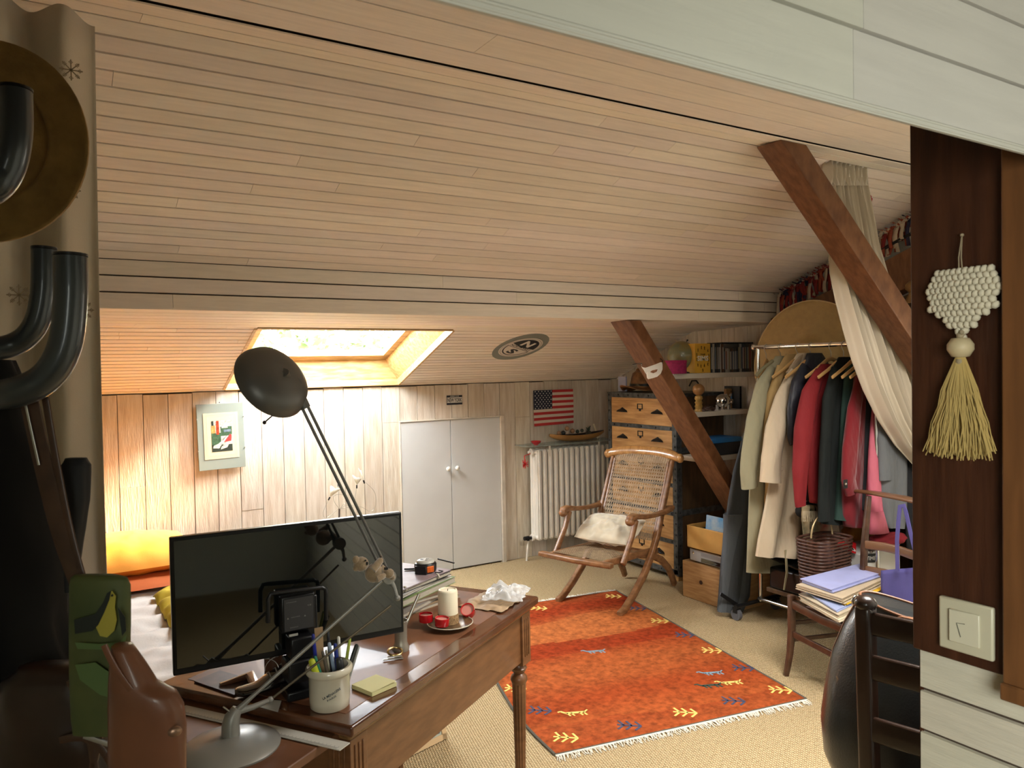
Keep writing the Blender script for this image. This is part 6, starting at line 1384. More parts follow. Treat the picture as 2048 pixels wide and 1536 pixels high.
def cuffs(pts, mt_, Yc, nm='cuff_strap'):
    def f(t):
        a, b = at(*pts[0], Y=Yc), at(*pts[1], Y=Yc); q = MB(); q.sweep([a, b], .022, .006, (0, 1, 0)); q.build(nm, mt_, t, bevel=.002)
        if len(pts) > 2: q = MB(); c = at(*pts[2], Y=Yc-.006); q.lathe([(.008, 0), (.008, .003), (.001, .004)], c, 12, (0, -1, 0)); q.build('button', M('horn_button', (.12, .08, .04), .3), t)
    return f
def ex_kh(t):
    cuffs([(1486, 941), (1516, 948), (1500, 948)], KH, 2.84)(t)
    q = MB(); q.tube([at(1512, 752, Y=2.87), at(1524, 738, Y=2.86), at(1545, 722, Y=2.87)], .010, 8); q.build('collar', M('khaki_collar', (.16, .14, .075), .85), t, smooth=70)
garment('khaki_raincoat', 'long khaki green raincoat, second garment from the far end of the rail', 'coat', 2.90, [(712, 1552, 1580), (735, 1535, 1592), (780, 1520, 1600), (860, 1508, 1606), (960, 1500, 1612), (1060, 1496, 1616), (1145, 1493, 1618)], KH,
        [[(1545, 738, 8, -.02), (1524, 775, 13, -.04), (1509, 840, 15, -.055), (1500, 910, 15, -.06), (1497, 945, 14, -.062), (1500, 975, 15, -.062)]], folds=6, seed=2, extra=ex_kh)
OCH = cloth('ochre_cotton', (.38, .25, .10))
garment('ochre_coat', 'ochre tan coat mostly hidden between the khaki and the beige coats', 'coat', 2.845, [(708, 1572, 1600), (735, 1556, 1608), (800, 1545, 1612), (900, 1535, 1615), (1000, 1530, 1615), (1080, 1530, 1615)], OCH, [[(1562, 735, 8, -.01), (1546, 790, 11, -.02), (1540, 860, 11, -.025), (1536, 905, 10, -.02)]], folds=5, seed=3)
BG = cloth('beige_cotton', (.54, .44, .31))
def ex_bg(t):
    cuffs([(1532, 928), (1566, 938), (1557, 938)], BG, 2.715)(t)
    q = MB(); q.sweep([at(1575, 748, Y=2.765), at(1590, 730, Y=2.76), at(1606, 713, Y=2.77)], .03, .012, (0, 1, 0)); q.sweep([at(1606, 713, Y=2.77), at(1618, 722, Y=2.765), at(1612, 742, Y=2.765)], .02, .010, (0, 1, 0)); q.build('collar', M('beige_collar', (.36, .27, .17), .85), t, smooth=70)
    q = MB(); q.sweep([at(1571, 1100, Y=2.74), at(1574, 1145, Y=2.74), at(1568, 1180, Y=2.74)], [.016, .018, .012], .004, (0, 1, 0)); q.build('hanging_belt', M('beige_belt', (.34, .29, .17), .85), t)
garment('beige_trench_coat', 'pale beige trench coat with a wide flaring hem in the middle of the rail', 'coat', 2.785, [(706, 1596, 1622), (730, 1580, 1634), (790, 1566, 1640), (870, 1556, 1640), (950, 1543, 1632), (1020, 1530, 1625), (1080, 1518, 1618), (1113, 1514, 1618)], BG,
        [[(1586, 742, 8, -.02), (1566, 800, 15, -.04), (1552, 860, 18, -.055), (1543, 915, 18, -.062), (1540, 965, 19, -.065)]], folds=7, fa=.30, seed=4, thick=.042, extra=ex_bg)
PUF = cloth('black_puffer', (.014, .016, .024), .5)
garment('black_puffer_jacket', 'black quilted puffer jacket beside the beige trench coat', 'jacket', 2.70, [(706, 1616, 1642), (730, 1606, 1658), (790, 1600, 1664), (860, 1598, 1664), (930, 1598, 1660), (1000, 1602, 1650)], PUF,
        [[(1612, 735, 10, -.02), (1597, 770, 13, -.035), (1588, 820, 12, -.04), (1586, 870, 11, -.04), (1588, 888, 8, -.04)]], folds=3, seed=5, thick=.045)
RED = cloth('dark_red_cotton', (.19, .008, .011), .8)
garment('red_jacket', 'dark red zip jacket, first of the two red ones from the far end', 'jacket', 2.575, [(728, 1640, 1668), (745, 1626, 1684), (800, 1620, 1692), (870, 1618, 1690), (940, 1618, 1684), (985, 1620, 1670), (1006, 1624, 1652)], RED,
        [[(1640, 745, 9, -.02), (1620, 790, 15, -.035), (1607, 860, 17, -.045), (1600, 940, 15, -.05), (1600, 1000, 10, -.05), (1601, 1012, 9, -.05)]], folds=4, seed=6, thick=.042)
GN = cloth('black_green_wool', (.007, .010, .009), .9)
garment('black_coat', 'plain black wool coat between the two red jackets', 'coat', 2.50, [(714, 1678, 1706), (735, 1662, 1716), (800, 1652, 1722), (880, 1646, 1722), (960, 1644, 1716), (1030, 1644, 1700), (1048, 1646, 1690)], GN,
        [[(1672, 738, 8, -.015), (1657, 800, 11, -.025), (1650, 900, 11, -.03), (1647, 1000, 10, -.03), (1648, 1042, 10, -.03)]], folds=4, seed=7)
garment('green_jumper', 'dark green jumper peeping out behind the second red jacket', 'jumper', 2.452, [(722, 1700, 1722), (745, 1690, 1730), (820, 1684, 1730), (900, 1680, 1730), (980, 1676, 1725), (1040, 1672, 1712)], cloth('bottle_green', (.022, .05, .04), .9), folds=4, seed=8)
RED2 = cloth('crimson_fleece', (.17, .008, .013), .95, sheen=.3)
def ex_red(t):
    q = MB(); q.box(at(1691, 968, Y=2.33), (.032, .004, .044)); b_ = q.build('cuff_patch', BLK, t, bevel=.003)
    q = MB(); q.lathe([(.007, 0), (.006, .004), (.001, .005)], at(1691, 968, Y=2.326), 12, (0, -1, 0)); q.build('snap_button', CHROME, b_, smooth=60)
garment('crimson_jacket', 'crimson jacket with a press stud cuff, the red one nearer the curtain', 'jacket', 2.42, [(728, 1722, 1744), (748, 1710, 1752), (820, 1702, 1752), (900, 1690, 1748), (960, 1686, 1742), (1030, 1688, 1728), (1054, 1694, 1716)], RED2,
        [[(1722, 752, 9, -.015), (1708, 820, 13, -.03), (1700, 900, 14, -.045), (1697, 960, 13, -.05), (1704, 985, 12, -.05)]], folds=4, seed=9, extra=ex_red)
garment('charcoal_cardigan', 'charcoal knitted cardigan to the right of the crimson jacket', 'cardigan', 2.39, [(742, 1740, 1758), (765, 1734, 1764), (850, 1730, 1762), (940, 1727, 1756), (1020, 1724, 1748)], cloth('charcoal_knit', (.018, .020, .023), .95), folds=4, seed=10)
PK = cloth('pink_cotton', (.50, .12, .17), .8)
def ex_pk(t):
    q = MB(); r_ = []
    for px, py, hw in ((1752, 1022, 13), (1755, 1045, 18), (1758, 1066, 22)):
        p = at(px, py, Y=2.29); h_ = hw*(FWD.dot(p-EYE))/F_PX; r_.append([p + V((h_*1.35*math.cos(a), .028*math.sin(a), -.003*math.cos(a))) for a in [2*PI*j/24 for j in range(24)]])
    q.rings(r_, cap=False); q.build('open_cuff', PK, t, solid=.002, smooth=70)
garment('pink_shirt', 'bright pink shirt whose open cuff hangs over the chair rail', 'shirt', 2.36, [(760, 1750, 1764), (790, 1747, 1770), (860, 1743, 1772), (940, 1738, 1772), (1000, 1734, 1768), (1030, 1736, 1762)], PK,
        [[(1754, 790, 7, -.01), (1751, 860, 10, -.02), (1749, 940, 12, -.03), (1750, 1000, 13, -.04), (1752, 1026, 13, -.045)]], folds=4, seed=11, extra=ex_pk)
garment('grey_cardigan', 'long light grey knitted cardigan under the tied back curtain', 'cardigan', 2.315, [(740, 1762, 1800), (780, 1757, 1808), (850, 1756, 1812), (940, 1757, 1814), (1020, 1762, 1812), (1055, 1766, 1806)], cloth('light_grey_knit', (.13, .137, .145), .95), [[(1766, 790, 9, .0), (1766, 880, 12, -.01), (1770, 960, 11, -.02)]], folds=5, seed=12)
garment('black_dress', 'black garment hanging last before the dark post', 'dress', 2.30, [(760, 1800, 1850), (850, 1808, 1880), (950, 1810, 1890), (1050, 1812, 1890), (1100, 1814, 1890)], cloth('plain_black', (.010, .010, .012), .9), folds=5, seed=13)
# round black bag and fringed scarf below the jackets
c = at(1614, 1020, Y=2.66); q = MB(); q.ell(c, (.085, .04, .045), 18); tag(q.build('black_pouch', M('black_fabric', (.008, .008, .009), .8), smooth=80), 'rounded black pouch hanging below the first red jacket', 'pouch')
t = thing('fringed_scarf', 'cream fringed scarf hanging below the black pouch', 'scarf', at(1630, 1120, Y=2.62))
q = MB(); q.grid(sheet([(1010, 1606, 1640), (1050, 1608, 1640), (1105, 1612, 1638)], 2.62, 3, lambda v: .012), 24, 12); q.build('scarf_cloth', M('scarf_cream', (.42, .33, .19), .9, col2=(.10, .09, .05), vscale=16), t, solid=.003, smooth=70)
q = MB()
for k in range(26):
    a = at(1606+k*1.35, 1022, Y=2.605); q.tube([a, a+V((rnd.uniform(-.008, .008), 0, -.03)), a+V((rnd.uniform(-.012, .012), 0, -.055))], .002, 4)
q.build('fringe', M('scarf_fringe', (.52, .43, .28), .9), t)
# big straw hat behind the rail
c = at(1622, 720, X=3.90); hr = .345; t = thing('straw_sun_hat', 'very large pale straw hat hanging behind the clothes rail', 'hat', c)
STR = M('pale_straw', (.50, .35, .15), .7, bump=.4, bscale=90, var=.12, vscale=30)
ax_ = V((-.93, -.36, .06)).normalized(); R_ = V((0, 0, 1)).rotation_difference(ax_).to_matrix(); q = MB(); rs = []
for r_, d in ((.02, .13), (.07, .125), (.10, .10), (.115, .05), (.13, .015), (.16, .0), (.20, -.004), (.24, -.006), (.28, -.006), (.32, -.002), (.345, .006), (.347, .003), (.30, -.010), (.2, -.012), (.13, .005)):
    rs.append([c + R_ @ V((r_*math.cos(a), r_*math.sin(a)*1.0, d + .05*((r_/.345)**2)*math.cos(2*a))) for a in [2*PI*j/64 for j in range(64)]])
q.rings(rs, cap=True); q.build('woven_straw', STR, t, smooth=80)
q = MB(); q.tube([c + R_ @ V((.3465*math.cos(a), .3465*math.sin(a), .0045+.05*math.cos(2*a))) for a in [2*PI*j/64 for j in range(64)]], .004, 6, closed=True); q.build('brim_edge', M('straw_edge', (.60, .46, .25), .7), t, smooth=80)
# ================================================================== THINGS BELOW THE CLOTHES
def cam_box(nm, lab, cat, px0, px1, py_t, py_b, Y0, dep, mt_, bev=.004, z0=None):
    a = at(px0, py_b, Y=Y0); b = at(px1, py_t, Y=Y0); z0 = a.z if z0 is None else z0; q = MB(); q.b2((a.x, Y0, z0), (b.x, Y0+dep, b.z)); o_ = q.build(nm, mt_, bevel=bev)
    return tag(o_, lab, cat) if lab else (o_, a, b)
# low table carrying printer, basket and boxes
TZ = .235
q = MB(); q.b2((2.98, 2.25, TZ-.02), (3.50, 2.80, TZ)) if False else None
t = thing('low_shelf_unit', 'low dark shelf under the coats carrying printer, basket and boxes', 'shelf unit', (3.70, 2.6, 0))
q = MB(); q.b2((3.46, 2.36, TZ-.025), (4.02, 2.90, TZ)); q.build('shelf_board', CHESTD, t, bevel=.003)
for x in (3.84, 3.98):
    for y in (2.40, 2.86): q = MB(); q.b2((x-.02, y-.02, 0), (x+.02, y+.02, TZ-.025)); q.build('leg', CHESTD, t)
t = thing('black_printer', 'black inkjet printer with open lid under the coats', 'printer', (3.58, 2.62, TZ))
q = MB(); q.b2((3.46, 2.62, TZ+.002), (3.84, 2.88, TZ+.12)); q.build('printer_body', BLK, t, bevel=.012)
q = MB(); q.prism([(3.47, 2.62, TZ+.122), (3.83, 2.62, TZ+.122), (3.83, 2.88, TZ+.16), (3.47, 2.88, TZ+.16)], (0, 0, .012)); q.build('scanner_lid', M('satin_black', (.012, .013, .013), .3), t, bevel=.004)
q = MB(); q.b2((3.48, 2.605, TZ+.085), (3.54, 2.62, TZ+.095)); q.build('silver_buttons', CHROME, t)
# wicker basket
bc_ = at(1672, 1128, Y=2.40); BZ = TZ+.002; bx0 = at(1645, 1100, Y=2.38).x; bx1 = at(1715, 1100, Y=2.38).x; bh = at(1680, 1082, Y=2.38).z
t = thing('wicker_basket', 'dark brown wicker basket with a thin handle behind the piled papers', 'basket', ((bx0+bx1)/2, 2.47, BZ))
cxb = (bx0+bx1)/2; hwb = (bx1-bx0)/2; q = MB(); nz = 22; nn2 = 64
for k in range(nz):
    z = BZ+.006+(bh-BZ-.006)*k/(nz-1); s_ = .80+.20*k/(nz-1)
    q.tube([V((cxb + hwb*s_*(abs(math.cos(a))**.5)*(1 if math.cos(a) > 0 else -1), 2.47 + .09*s_*(abs(math.sin(a))**.5)*(1 if math.sin(a) > 0 else -1), z)) + V((0, .004*math.sin(nn2/2*a+k*PI), 0)) for a in [2*PI*j/nn2 for j in range(nn2)]], .0066, 6, closed=True)
q.build('woven_sides', M('dark_wicker', (.085, .035, .022), .45, var=.5, vscale=50), t, smooth=60)
q = MB(); q.b2((cxb-hwb*.78, 2.40, BZ), (cxb+hwb*.78, 2.54, BZ+.006)); q.build('bottom', MATS['dark_wicker'], t)
q = MB(); q.tube([V((cxb+.02-.085*math.cos(a), 2.50, bh+.105*math.sin(a))) for a in [PI*k/16 for k in range(17)]], .004, 6); q.build('handle', M('gilt_cane', (.50, .38, .2), .35, metal=.3), t)
a, b = at(1673, 1100, Y=2.42), at(1711, 1086, Y=2.42); t = thing('red_booklet', 'bright red booklet with a round black and white emblem lying on the basket', 'booklet', V(((a.x+b.x)/2, 2.44, bh)))
q = MB(); P_ = [at(1672, 1090, Y=2.40), at(1712, 1106, Y=2.38), at(1712, 1086, Y=2.46), at(1686, 1076, Y=2.48)]; 
nP = (P_[1]-P_[0]).cross(P_[3]-P_[0]).normalized(); nP = nP if nP.z > 0 else -nP
q.prism(P_, nP*-.006); q.build('cover', M('booklet_red', (.55, .012, .015), .4), t)
c = lerp(P_[1], (P_[0]+P_[1]+P_[2]+P_[3])/4, .6)
q = MB(); e1_ = (P_[1]-P_[0]).normalized(); e2_ = nP.cross(e1_)
for r0_, r1_, m_ in ((.026, .017, 0), (.016, .0, 1)):
    q.m = m_; ps = [c+nP*.001+(e1_*math.cos(a)+e2_*math.sin(a))*r0_ for a in [2*PI*k/24 for k in range(24)]]; qs = [c+nP*.001+(e1_*math.cos(a)+e2_*math.sin(a))*r1_ for a in [2*PI*k/24 for k in range(24)]]
    q.add(ps+qs, [(k, (k+1) % 24, 24+(k+1) % 24, 24+k) for k in range(24)])
q.build('round_emblem', [WHITET, BLACKT], t, smooth=0)
# red and cream patterned cloth bundle, orange cloth, boxes
def heap(px, py, Y0, rx, ry, rz_, mt_, nm, lab, cat, seed, z0=None):
    c = at(px, py, Y=Y0); q = MB(); rs = []
    for i in range(15):
        a = -PI/2+PI*i/14; k = max(math.cos(a), .02); rs.append([c + V((rx*k*math.cos(b), ry*k*math.sin(b), rz_*math.sin(a)))*(1+.22*noise.noise(V((k*math.cos(b)*2.4+seed, k*math.sin(b)*2.4, math.sin(a)*2.4)))+.08*noise.noise(V((k*math.cos(b)*7+seed, k*math.sin(b)*7, math.sin(a)*7)))) for b in [2*PI*j/32 for j in range(32)]])
    q.rings(rs); return tag(q.build(nm, mt_, smooth=80), lab, cat)
heap(1655, 1062, 2.60, .055, .06, .11, M('red_cream_print', (.34, .02, .03), .85, col2=(.45, .38, .30), vscale=9), 'patterned_cloth', 'bundled red and cream patterned cloth above the wicker basket', 'cloth', 1.5)
heap(1720, 1062, 2.62, .13, .07, .075, M('orange_bag_fabric', (.44, .19, .035), .8, var=.3, vscale=12), 'orange_cloth_bag', 'dull orange cloth bag heaped behind the chair back post', 'bag', 4.5)
heap(1775, 1078, 2.30, .12, .06, .035, M('garnet_cloth', (.22, .006, .014), .85, var=.4, vscale=12), 'garnet_cloth', 'dark red cloth lying over the white carton', 'cloth', 6.5)
t0, a, b = cam_box('white_carton', None, None, 1724, 1800, 1092, 1160, 2.36, .20, M('white_card', (.62, .60, .56), .6), .002, z0=TZ+.002)
tag(t0, 'white carton with a black label seen between the chair back rails', 'carton')
c = at(1743, 1113, Y=2.358); w_ = (b.x-a.x)
q = MB(); q.box(c+V((0, 0, -.008)), (w_*.34, .002, .045), Matrix.Rotation(.12, 3, 'Y')); lb_ = q.build('black_label', BLACKT, t0)
q = MB(); q.text('TIMES', c+V((0, -.0018, -.008)), (1, 0, -.12), (.12, 0, 1), w_*.27, .020, bold=.01); q.text('■ ■ ■ ■ ■'.replace('■', 'o'), c+V((-.005, -.0018, .024)), (1, 0, -.12), (.12, 0, 1), w_*.30, .006, bold=.03); q.m = 0; q.build('label_lettering', WHITET, t0, smooth=0)
q = MB(); a = at(1762, 1092, Y=2.22); q.prism([at(1745, 1091, Y=2.37), at(1800, 1091, Y=2.37), at(1800, 1082, Y=2.54), at(1752, 1082, Y=2.54)], (0, 0, .006)); tag(q.build('pale_papers', M('pale_green_paper', (.42, .42, .33), .7)), 'pale papers lying on top of the white carton', 'papers')
# ================================================================== RUSH CHAIR WITH PAPERS
rd = V((.966, -.259, 0)); rw = V((-.259, -.966, 0)); RP = V((3.04, 2.40, 0)); SZc = .372
def rp(w_, d_, z): return RP + rw*w_ + rd*d_ + V((0, 0, z))
OAK = M('dark_chair_wood', (.085, .038, .020), .35, col2=(.05, .021, .011), vscale=8, stretch=(3, 3, 3), coat=.3)
t = thing('rush_seat_chair', 'low dark wooden chair with rush seat loaded with a pile of papers', 'chair', rp(.2, .2, 0))
FWd = .46; BWd = .40; o_ = (FWd-BWd)/2
for w_ in (0, FWd): 
    q = MB(); q.sweep([rp(w_+(.0 if w_ else -.0), -.035, .0), rp(w_, -.012, .10), rp(w_, .0, .22), rp(w_, .0, SZc+.012)], [.022, .028, .032, .032], [.022, .026, .03, .03], rw); q.build('front_leg', OAK, t, bevel=.003, smooth=50)
for w_ in (o_, FWd-o_):
    q = MB(); q.sweep([rp(w_, .44, .0), rp(w_, .40, .18), rp(w_, .385, SZc), rp(w_, .40, .62), rp(w_, .425, .835)], [.024, .028, .030, .028, .022], [.024, .028, .030, .028, .024], rw); q.build('back_leg_post', OAK, t, bevel=.003, smooth=50)
q = MB(); q.sweep([rp(-.065, .425, .845), rp(.05, .432, .852), rp(FWd/2, .436, .855), rp(FWd-.05, .432, .852), rp(FWd+.065, .425, .845)], [.030, .050, .056, .050, .030], [.014, .018, .020, .018, .014], (0, 0, 1)); q.build('top_rail', M('rail_wood', (.16, .075, .035), .35, coat=.3), t, bevel=.004, smooth=60)
for z, nm in ((.60, 'back_slat'), (.475, 'back_slat')):
    q = MB(); q.sweep([rp(o_, .393, z), rp(FWd*.3, .418, z+.008), rp(FWd/2, .425, z+.010), rp(FWd*.7, .418, z+.008), rp(FWd-o_, .393, z)], .014, .042, (0, 0, 1)); q.build(nm, MATS['rail_wood'], t, bevel=.003, smooth=60)
q = MB(); q.sweep([rp(0, .0, SZc-.03), rp(FWd*.5, -.012, SZc-.034), rp(FWd, 0, SZc-.03)], .018, .040, (0, 0, 1)); q.build('front_apron', OAK, t, bevel=.002)
for a, b in (((0, 0), (o_, .385)), ((FWd, 0), (FWd-o_, .385))): q = MB(); q.bar(rp(a[0], a[1], SZc-.03), rp(b[0], b[1], SZc-.03), .016, .034); q.build('side_apron', OAK, t, bevel=.002)
for z, a, b in ((.20, (0, 0), (FWd, 0)), (.17, (0, 0), (o_, .40)), (.25, (0, 0), (o_, .392)), (.17, (FWd, 0), (FWd-o_, .40)), (.25, (o_, .39), (FWd-o_, .39))):
    q = MB(); q.bar(rp(a[0], a[1], z), rp(b[0], b[1], z), .014, .028 if z == .20 else .018); q.build('stretcher', OAK, t, bevel=.002)
RUSH = M('woven_rush', (.20, .10, .042), .5, col2=(.07, .03, .014), vscale=30, bump=.4, bscale=80)
q = MB(); nst = 15
def seatp(u, v, z): w0 = o_*v; return rp(w0 + (FWd-2*w0)*u, .01+.375*v, z)
for k in range(nst):  # strands spiralling to the centre: four triangles
    f = (k+.5)/nst*.5
    for (a, b) in (((f, f), (1-f, f)), ((f, 1-f), (1-f, 1-f)), ((f, f), (f, 1-f)), ((1-f, f), (1-f, 1-f))):
        q.tube([seatp(*a, SZc-.004-.012*f), seatp(*b, SZc-.004-.012*f)], .0068, 6)
q.build('rush_seat', RUSH, t, smooth=60)
# piled papers
def quadstack(nm, lab, pts, z, th_, mt_, cat='papers', sub=None, grp=None, bev=0):
    P = [at(*p, Z=z+th_) for p in pts]; P = [V((p.x, p.y, z)) for p in P]
    q = MB(); q.prism(P, (0, 0, th_)); o = q.build(nm, mt_, bevel=bev); tag(o, lab, cat, grp); return P
z = SZc+.009
stackd = [('cream_envelope', 'cream envelope at the very bottom of the papers on the rush chair', [(1601, 1196), (1724, 1162), (1792, 1190), (1678, 1240)], .014, ('env_cream', (.58, .50, .36))),
 ('manila_packet', 'manila packet just above the bottom envelope of the chair pile', [(1597, 1186), (1716, 1156), (1780, 1184), (1676, 1228)], .016, ('env_manila', (.50, .42, .30))),
 ('clear_sleeve', 'bluish clear plastic sleeve sticking out of the middle of the chair pile', [(1606, 1178), (1716, 1148), (1776, 1172), (1672, 1220)], .010, ('sleeve_blue', (.34, .40, .62))),
 ('yellow_folder', 'bright yellow folder showing at the right of the chair pile', [(1640, 1180), (1736, 1150), (1774, 1172), (1690, 1208)], .006, ('folder_yellow', (.78, .46, .02))),
 ('kraft_packet', 'thick torn kraft paper packet below the lavender sheets', [(1594, 1168), (1716, 1134), (1770, 1156), (1686, 1196)], .028, ('env_kraft', (.52, .42, .29))),
 ('document_sleeve', 'stack of lavender blue document sleeves on top of the chair pile', [(1602, 1156), (1722, 1126), (1768, 1143), (1664, 1178)], .020, ('sheet_lavender', (.40, .43, .72)))]
for nm, lab, pts, th_, (mn_, mc_) in stackd:
    P = [at(*p, Z=z+th_) for p in pts]; P = [V((p.x, p.y, z)) for p in P]
    cc_ = sum(P, V())/4; tt = thing(nm, lab, 'papers' if 'packet' not in nm and 'envelope' not in nm else 'envelope', cc_)
    mt_ = M(mn_, mc_, .35 if 'sleeve' in nm else .7, var=.1, vscale=14)
    nl = max(2, int(th_/.0045)); 
    for k in range(nl):
        j = V((rnd.uniform(-.007, .007), rnd.uniform(-.007, .007), 0)); q = MB(); zz = z+th_*k/nl; q.prism([p+j+V((0, 0, zz-z)) for p in P], (0, 0, th_/nl*.72)); q.build('sheet', mt_, tt)
    z += th_+.0006
# blue tote bag hanging from the rail
def onp(x, y, P, n): d = ray(x, y); return EYE + d*((P-EYE).dot(n)/d.dot(n))
TP = rp(.40, .345, .6)
TOT = M('violet_nonwoven', (.085, .075, .26), .7, bump=.2, bscale=300, dist=.001, var=.15, vscale=9)
t = thing('tote_bag', 'blue violet tote bag hung by its handles from the rail of the rush chair', 'bag', onp(1815, 1290, TP, rd))
def tp(x, y, d=0): return onp(x, y, TP+rd*d, rd)
q = MB()
def tf(side):
    def f(u, v):
        a = lerp(tp(1770, 1140), tp(1868, 1132), u); b = lerp(tp(1776, 1284), tp(1870, 1284), u); p = lerp(a, b, v)
        return p + rd*(side*(.022+.018*v*math.sin(PI*u)) + .006*math.sin(u*9+v*4)*side)
    return f
q.grid(tf(-1), 16, 16); q.grid(tf(.15), 16, 16); q.build('bag_body', TOT, t, solid=.002, smooth=70)
for pts in ([(1795, 1141), (1794, 1080), (1797, 1040), (1800, 1013), (1808, 1011), (1812, 1025)], [(1812, 1025), (1822, 1070), (1832, 1110), (1842, 1139)], [(1842, 1139), (1838, 1100), (1832, 1040), (1834, 1016)]):
    q = MB(); q.sweep([tp(x, y, -.045) for x, y in pts], .022, .003, rd); q.build('handle', TOT, t, smooth=60)
q = MB(); q.text('READ MORE', tp(1824, 1262, -.058), tp(1822, 1290)-tp(1825, 1240), rw*-1, .075, .009); q.build('white_lettering', WHITET, t, smooth=0)
# ================================================================== NEAR LADDER BACK CHAIR WITH LEATHER BAG
NZ = .965
NA = at(1731, 1212, Z=NZ); NB = at(1840, 1240, Z=NZ); nw = (NB-NA); nw.z = 0; nw.normalize(); nd_ = V((-nw.y, nw.x, 0)); 
if nd_.dot(FWD) < 0: nd_ = -nd_
def npnt(w_, d_, z): return V((NA.x, NA.y, 0)) + nw*w_ + nd_*d_ + V((0, 0, z))
NW = .36
DK = M('near_black_wood', (.030, .012, .006), .35, col2=(.02, .008, .004), vscale=8, coat=.4)
t = thing('ladder_back_chair', 'very dark ladder back chair close to the passage wall, seen from behind', 'chair', npnt(NW/2, .2, 0))
for w_ in (0, NW):
    q = MB(); q.sweep([npnt(w_, .03, 0), npnt(w_, .02, .44), npnt(w_, .005, .75), npnt(w_, 0, NZ-.03), npnt(w_, 0, NZ)], [.034, .038, .036, .036, .036], [.034, .04, .038, .038, .038], nd_)
    q.ell(npnt(w_, 0, NZ+.006), (.024, .024, .018), 14); q.build('back_post', DK, t, bevel=.004, smooth=50)
    q = MB(); q.tube([npnt(w_, .40, 0), npnt(w_, .40, .44)], .018, 12); q.build('front_leg', DK, t, smooth=60)
for z, h_ in ((NZ-.035, .050), (.835, .055), (.70, .055), (.57, .05)):
    q = MB(); q.sweep([npnt(.01, .0, z), npnt(NW*.3, .018, z), npnt(NW*.7, .018, z), npnt(NW-.01, 0, z)], .016, h_, (0, 0, 1)); q.build('ladder_rung', DK, t, bevel=.004, smooth=60)
q = MB(); q.prism([npnt(-.01, .02, .43), npnt(NW+.01, .02, .43), npnt(NW+.03, .42, .43), npnt(-.03, .42, .43)], (0, 0, .025)); q.build('seat', RUSH, t, bevel=.008)
for z in (.15, .25): q = MB(); q.tube([npnt(0, .40, z), npnt(NW, .40, z)], .010, 8); q.build('stretcher', DK, t); q = MB(); q.tube([npnt(0, .03, z), npnt(0, .40, z)], .010, 8); q.build('stretcher', DK, t)
BLT = M('black_grained_leather', (.018, .021, .022), .32, bump=.15, bscale=200, coat=.25)
t = thing('leather_bag', 'large black leather bag with tan piped seams resting on the near chair', 'bag', npnt(.035, .2, .456))
c0 = npnt(.035, .235, 0); rs = []; nr = 48
prof_ = [(.456, .88, .80), (.47, .98, .95), (.52, 1.07, 1.0), (.60, 1.10, 1.02), (.68, 1.06, .95), (.76, .97, .80), (.83, .86, .60), (.875, .78, .42), (.895, .74, .34)]
def bagring(z, a_, b_, k):
    out = []
    for j in range(nr):
        a = 2*PI*j/nr; ca, sa = math.cos(a), math.sin(a); e = .75
        x = .245*a_*abs(ca)**e*(1 if ca > 0 else -1); y = .150*b_*abs(sa)**e*(1 if sa > 0 else -1)
        f = 1+.04*noise.noise(V((ca*2, sa*2, z*9)))+.02*math.sin(5*a+z*20)*(z-.45)
        out.append(c0 + nw*x*f + nd_*y*f + V((0, 0, z + .02*abs(ca)*k)))
    return out
for i, (z_, a_, b_) in enumerate(prof_): rs.append(bagring(z_, a_, b_, i/8))
ins = [[c0 + (p-c0)*.96*V((1, 1, 1)).x + V((0, 0, .04*(p.z))) for p in rs[-1]]]
q = MB(); q.rings(rs, cap=False); q.add(rs[0], [tuple(range(nr))]); inner = [[V((c0.x+(p.x-c0.x)*.93, c0.y+(p.y-c0.y)*.9, p.z-.004)) for p in rs[-1]], [V((c0.x+(p.x-c0.x)*.9, c0.y+(p.y-c0.y)*.85, .62)) for p in rs[-1]]]
q.rings([rs[-1]]+inner, cap=True); q.build('bag_body', BLT, t, smooth=70)
TAN = M('tan_piping', (.22, .10, .05), .5)
q = MB(); q.tube([p+V((0, 0, .002)) for p in rs[-1]], .0035, 6, closed=True); q.build('rim_piping', TAN, t)
for j0 in (26, 22): q = MB(); q.tube([r_[j0]+(r_[j0]-c0)*.0 for r_ in rs], .0032, 6); q.build('seam_piping', TAN, t)
sp = rs[-2][24]; q = MB(); q.tube([sp+V((0, 0, .012*math.sin(a)))+nw*-.006+nd_*.014*math.cos(a) for a in [2*PI*k/16 for k in range(16)]], .003, 8, closed=True); q.build('ring', CHROME, t, smooth=60)
q = MB(); pa = c0+nw*-.10+nd_*-.05; pb = c0+nw*.12+nd_*-.05; q.sweep([pa+V((0, 0, .88)), pa+V((0, 0, .90))+nw*.05, (pa+pb)/2+V((0, 0, .903)), pb+V((0, 0, .90))-nw*.05, pb+V((0, 0, .88))], .004, .018, nd_); q.build('handle', TAN, t, smooth=60)
q = MB(); c = npnt(.27, .16, .86); q.ell(c, (.020, .016, .012), 10); 
for k in range(-2, 3): q.tube([c, c+nw*.005*k+V((0, 0, -.05))], .005, 6)
tag(q.build('knotted_tassel', M('bone_leather', (.34, .25, .15), .6, var=.4, vscale=50), smooth=60), 'pale knotted leather tassel hanging at the bag opening', 'tassel')
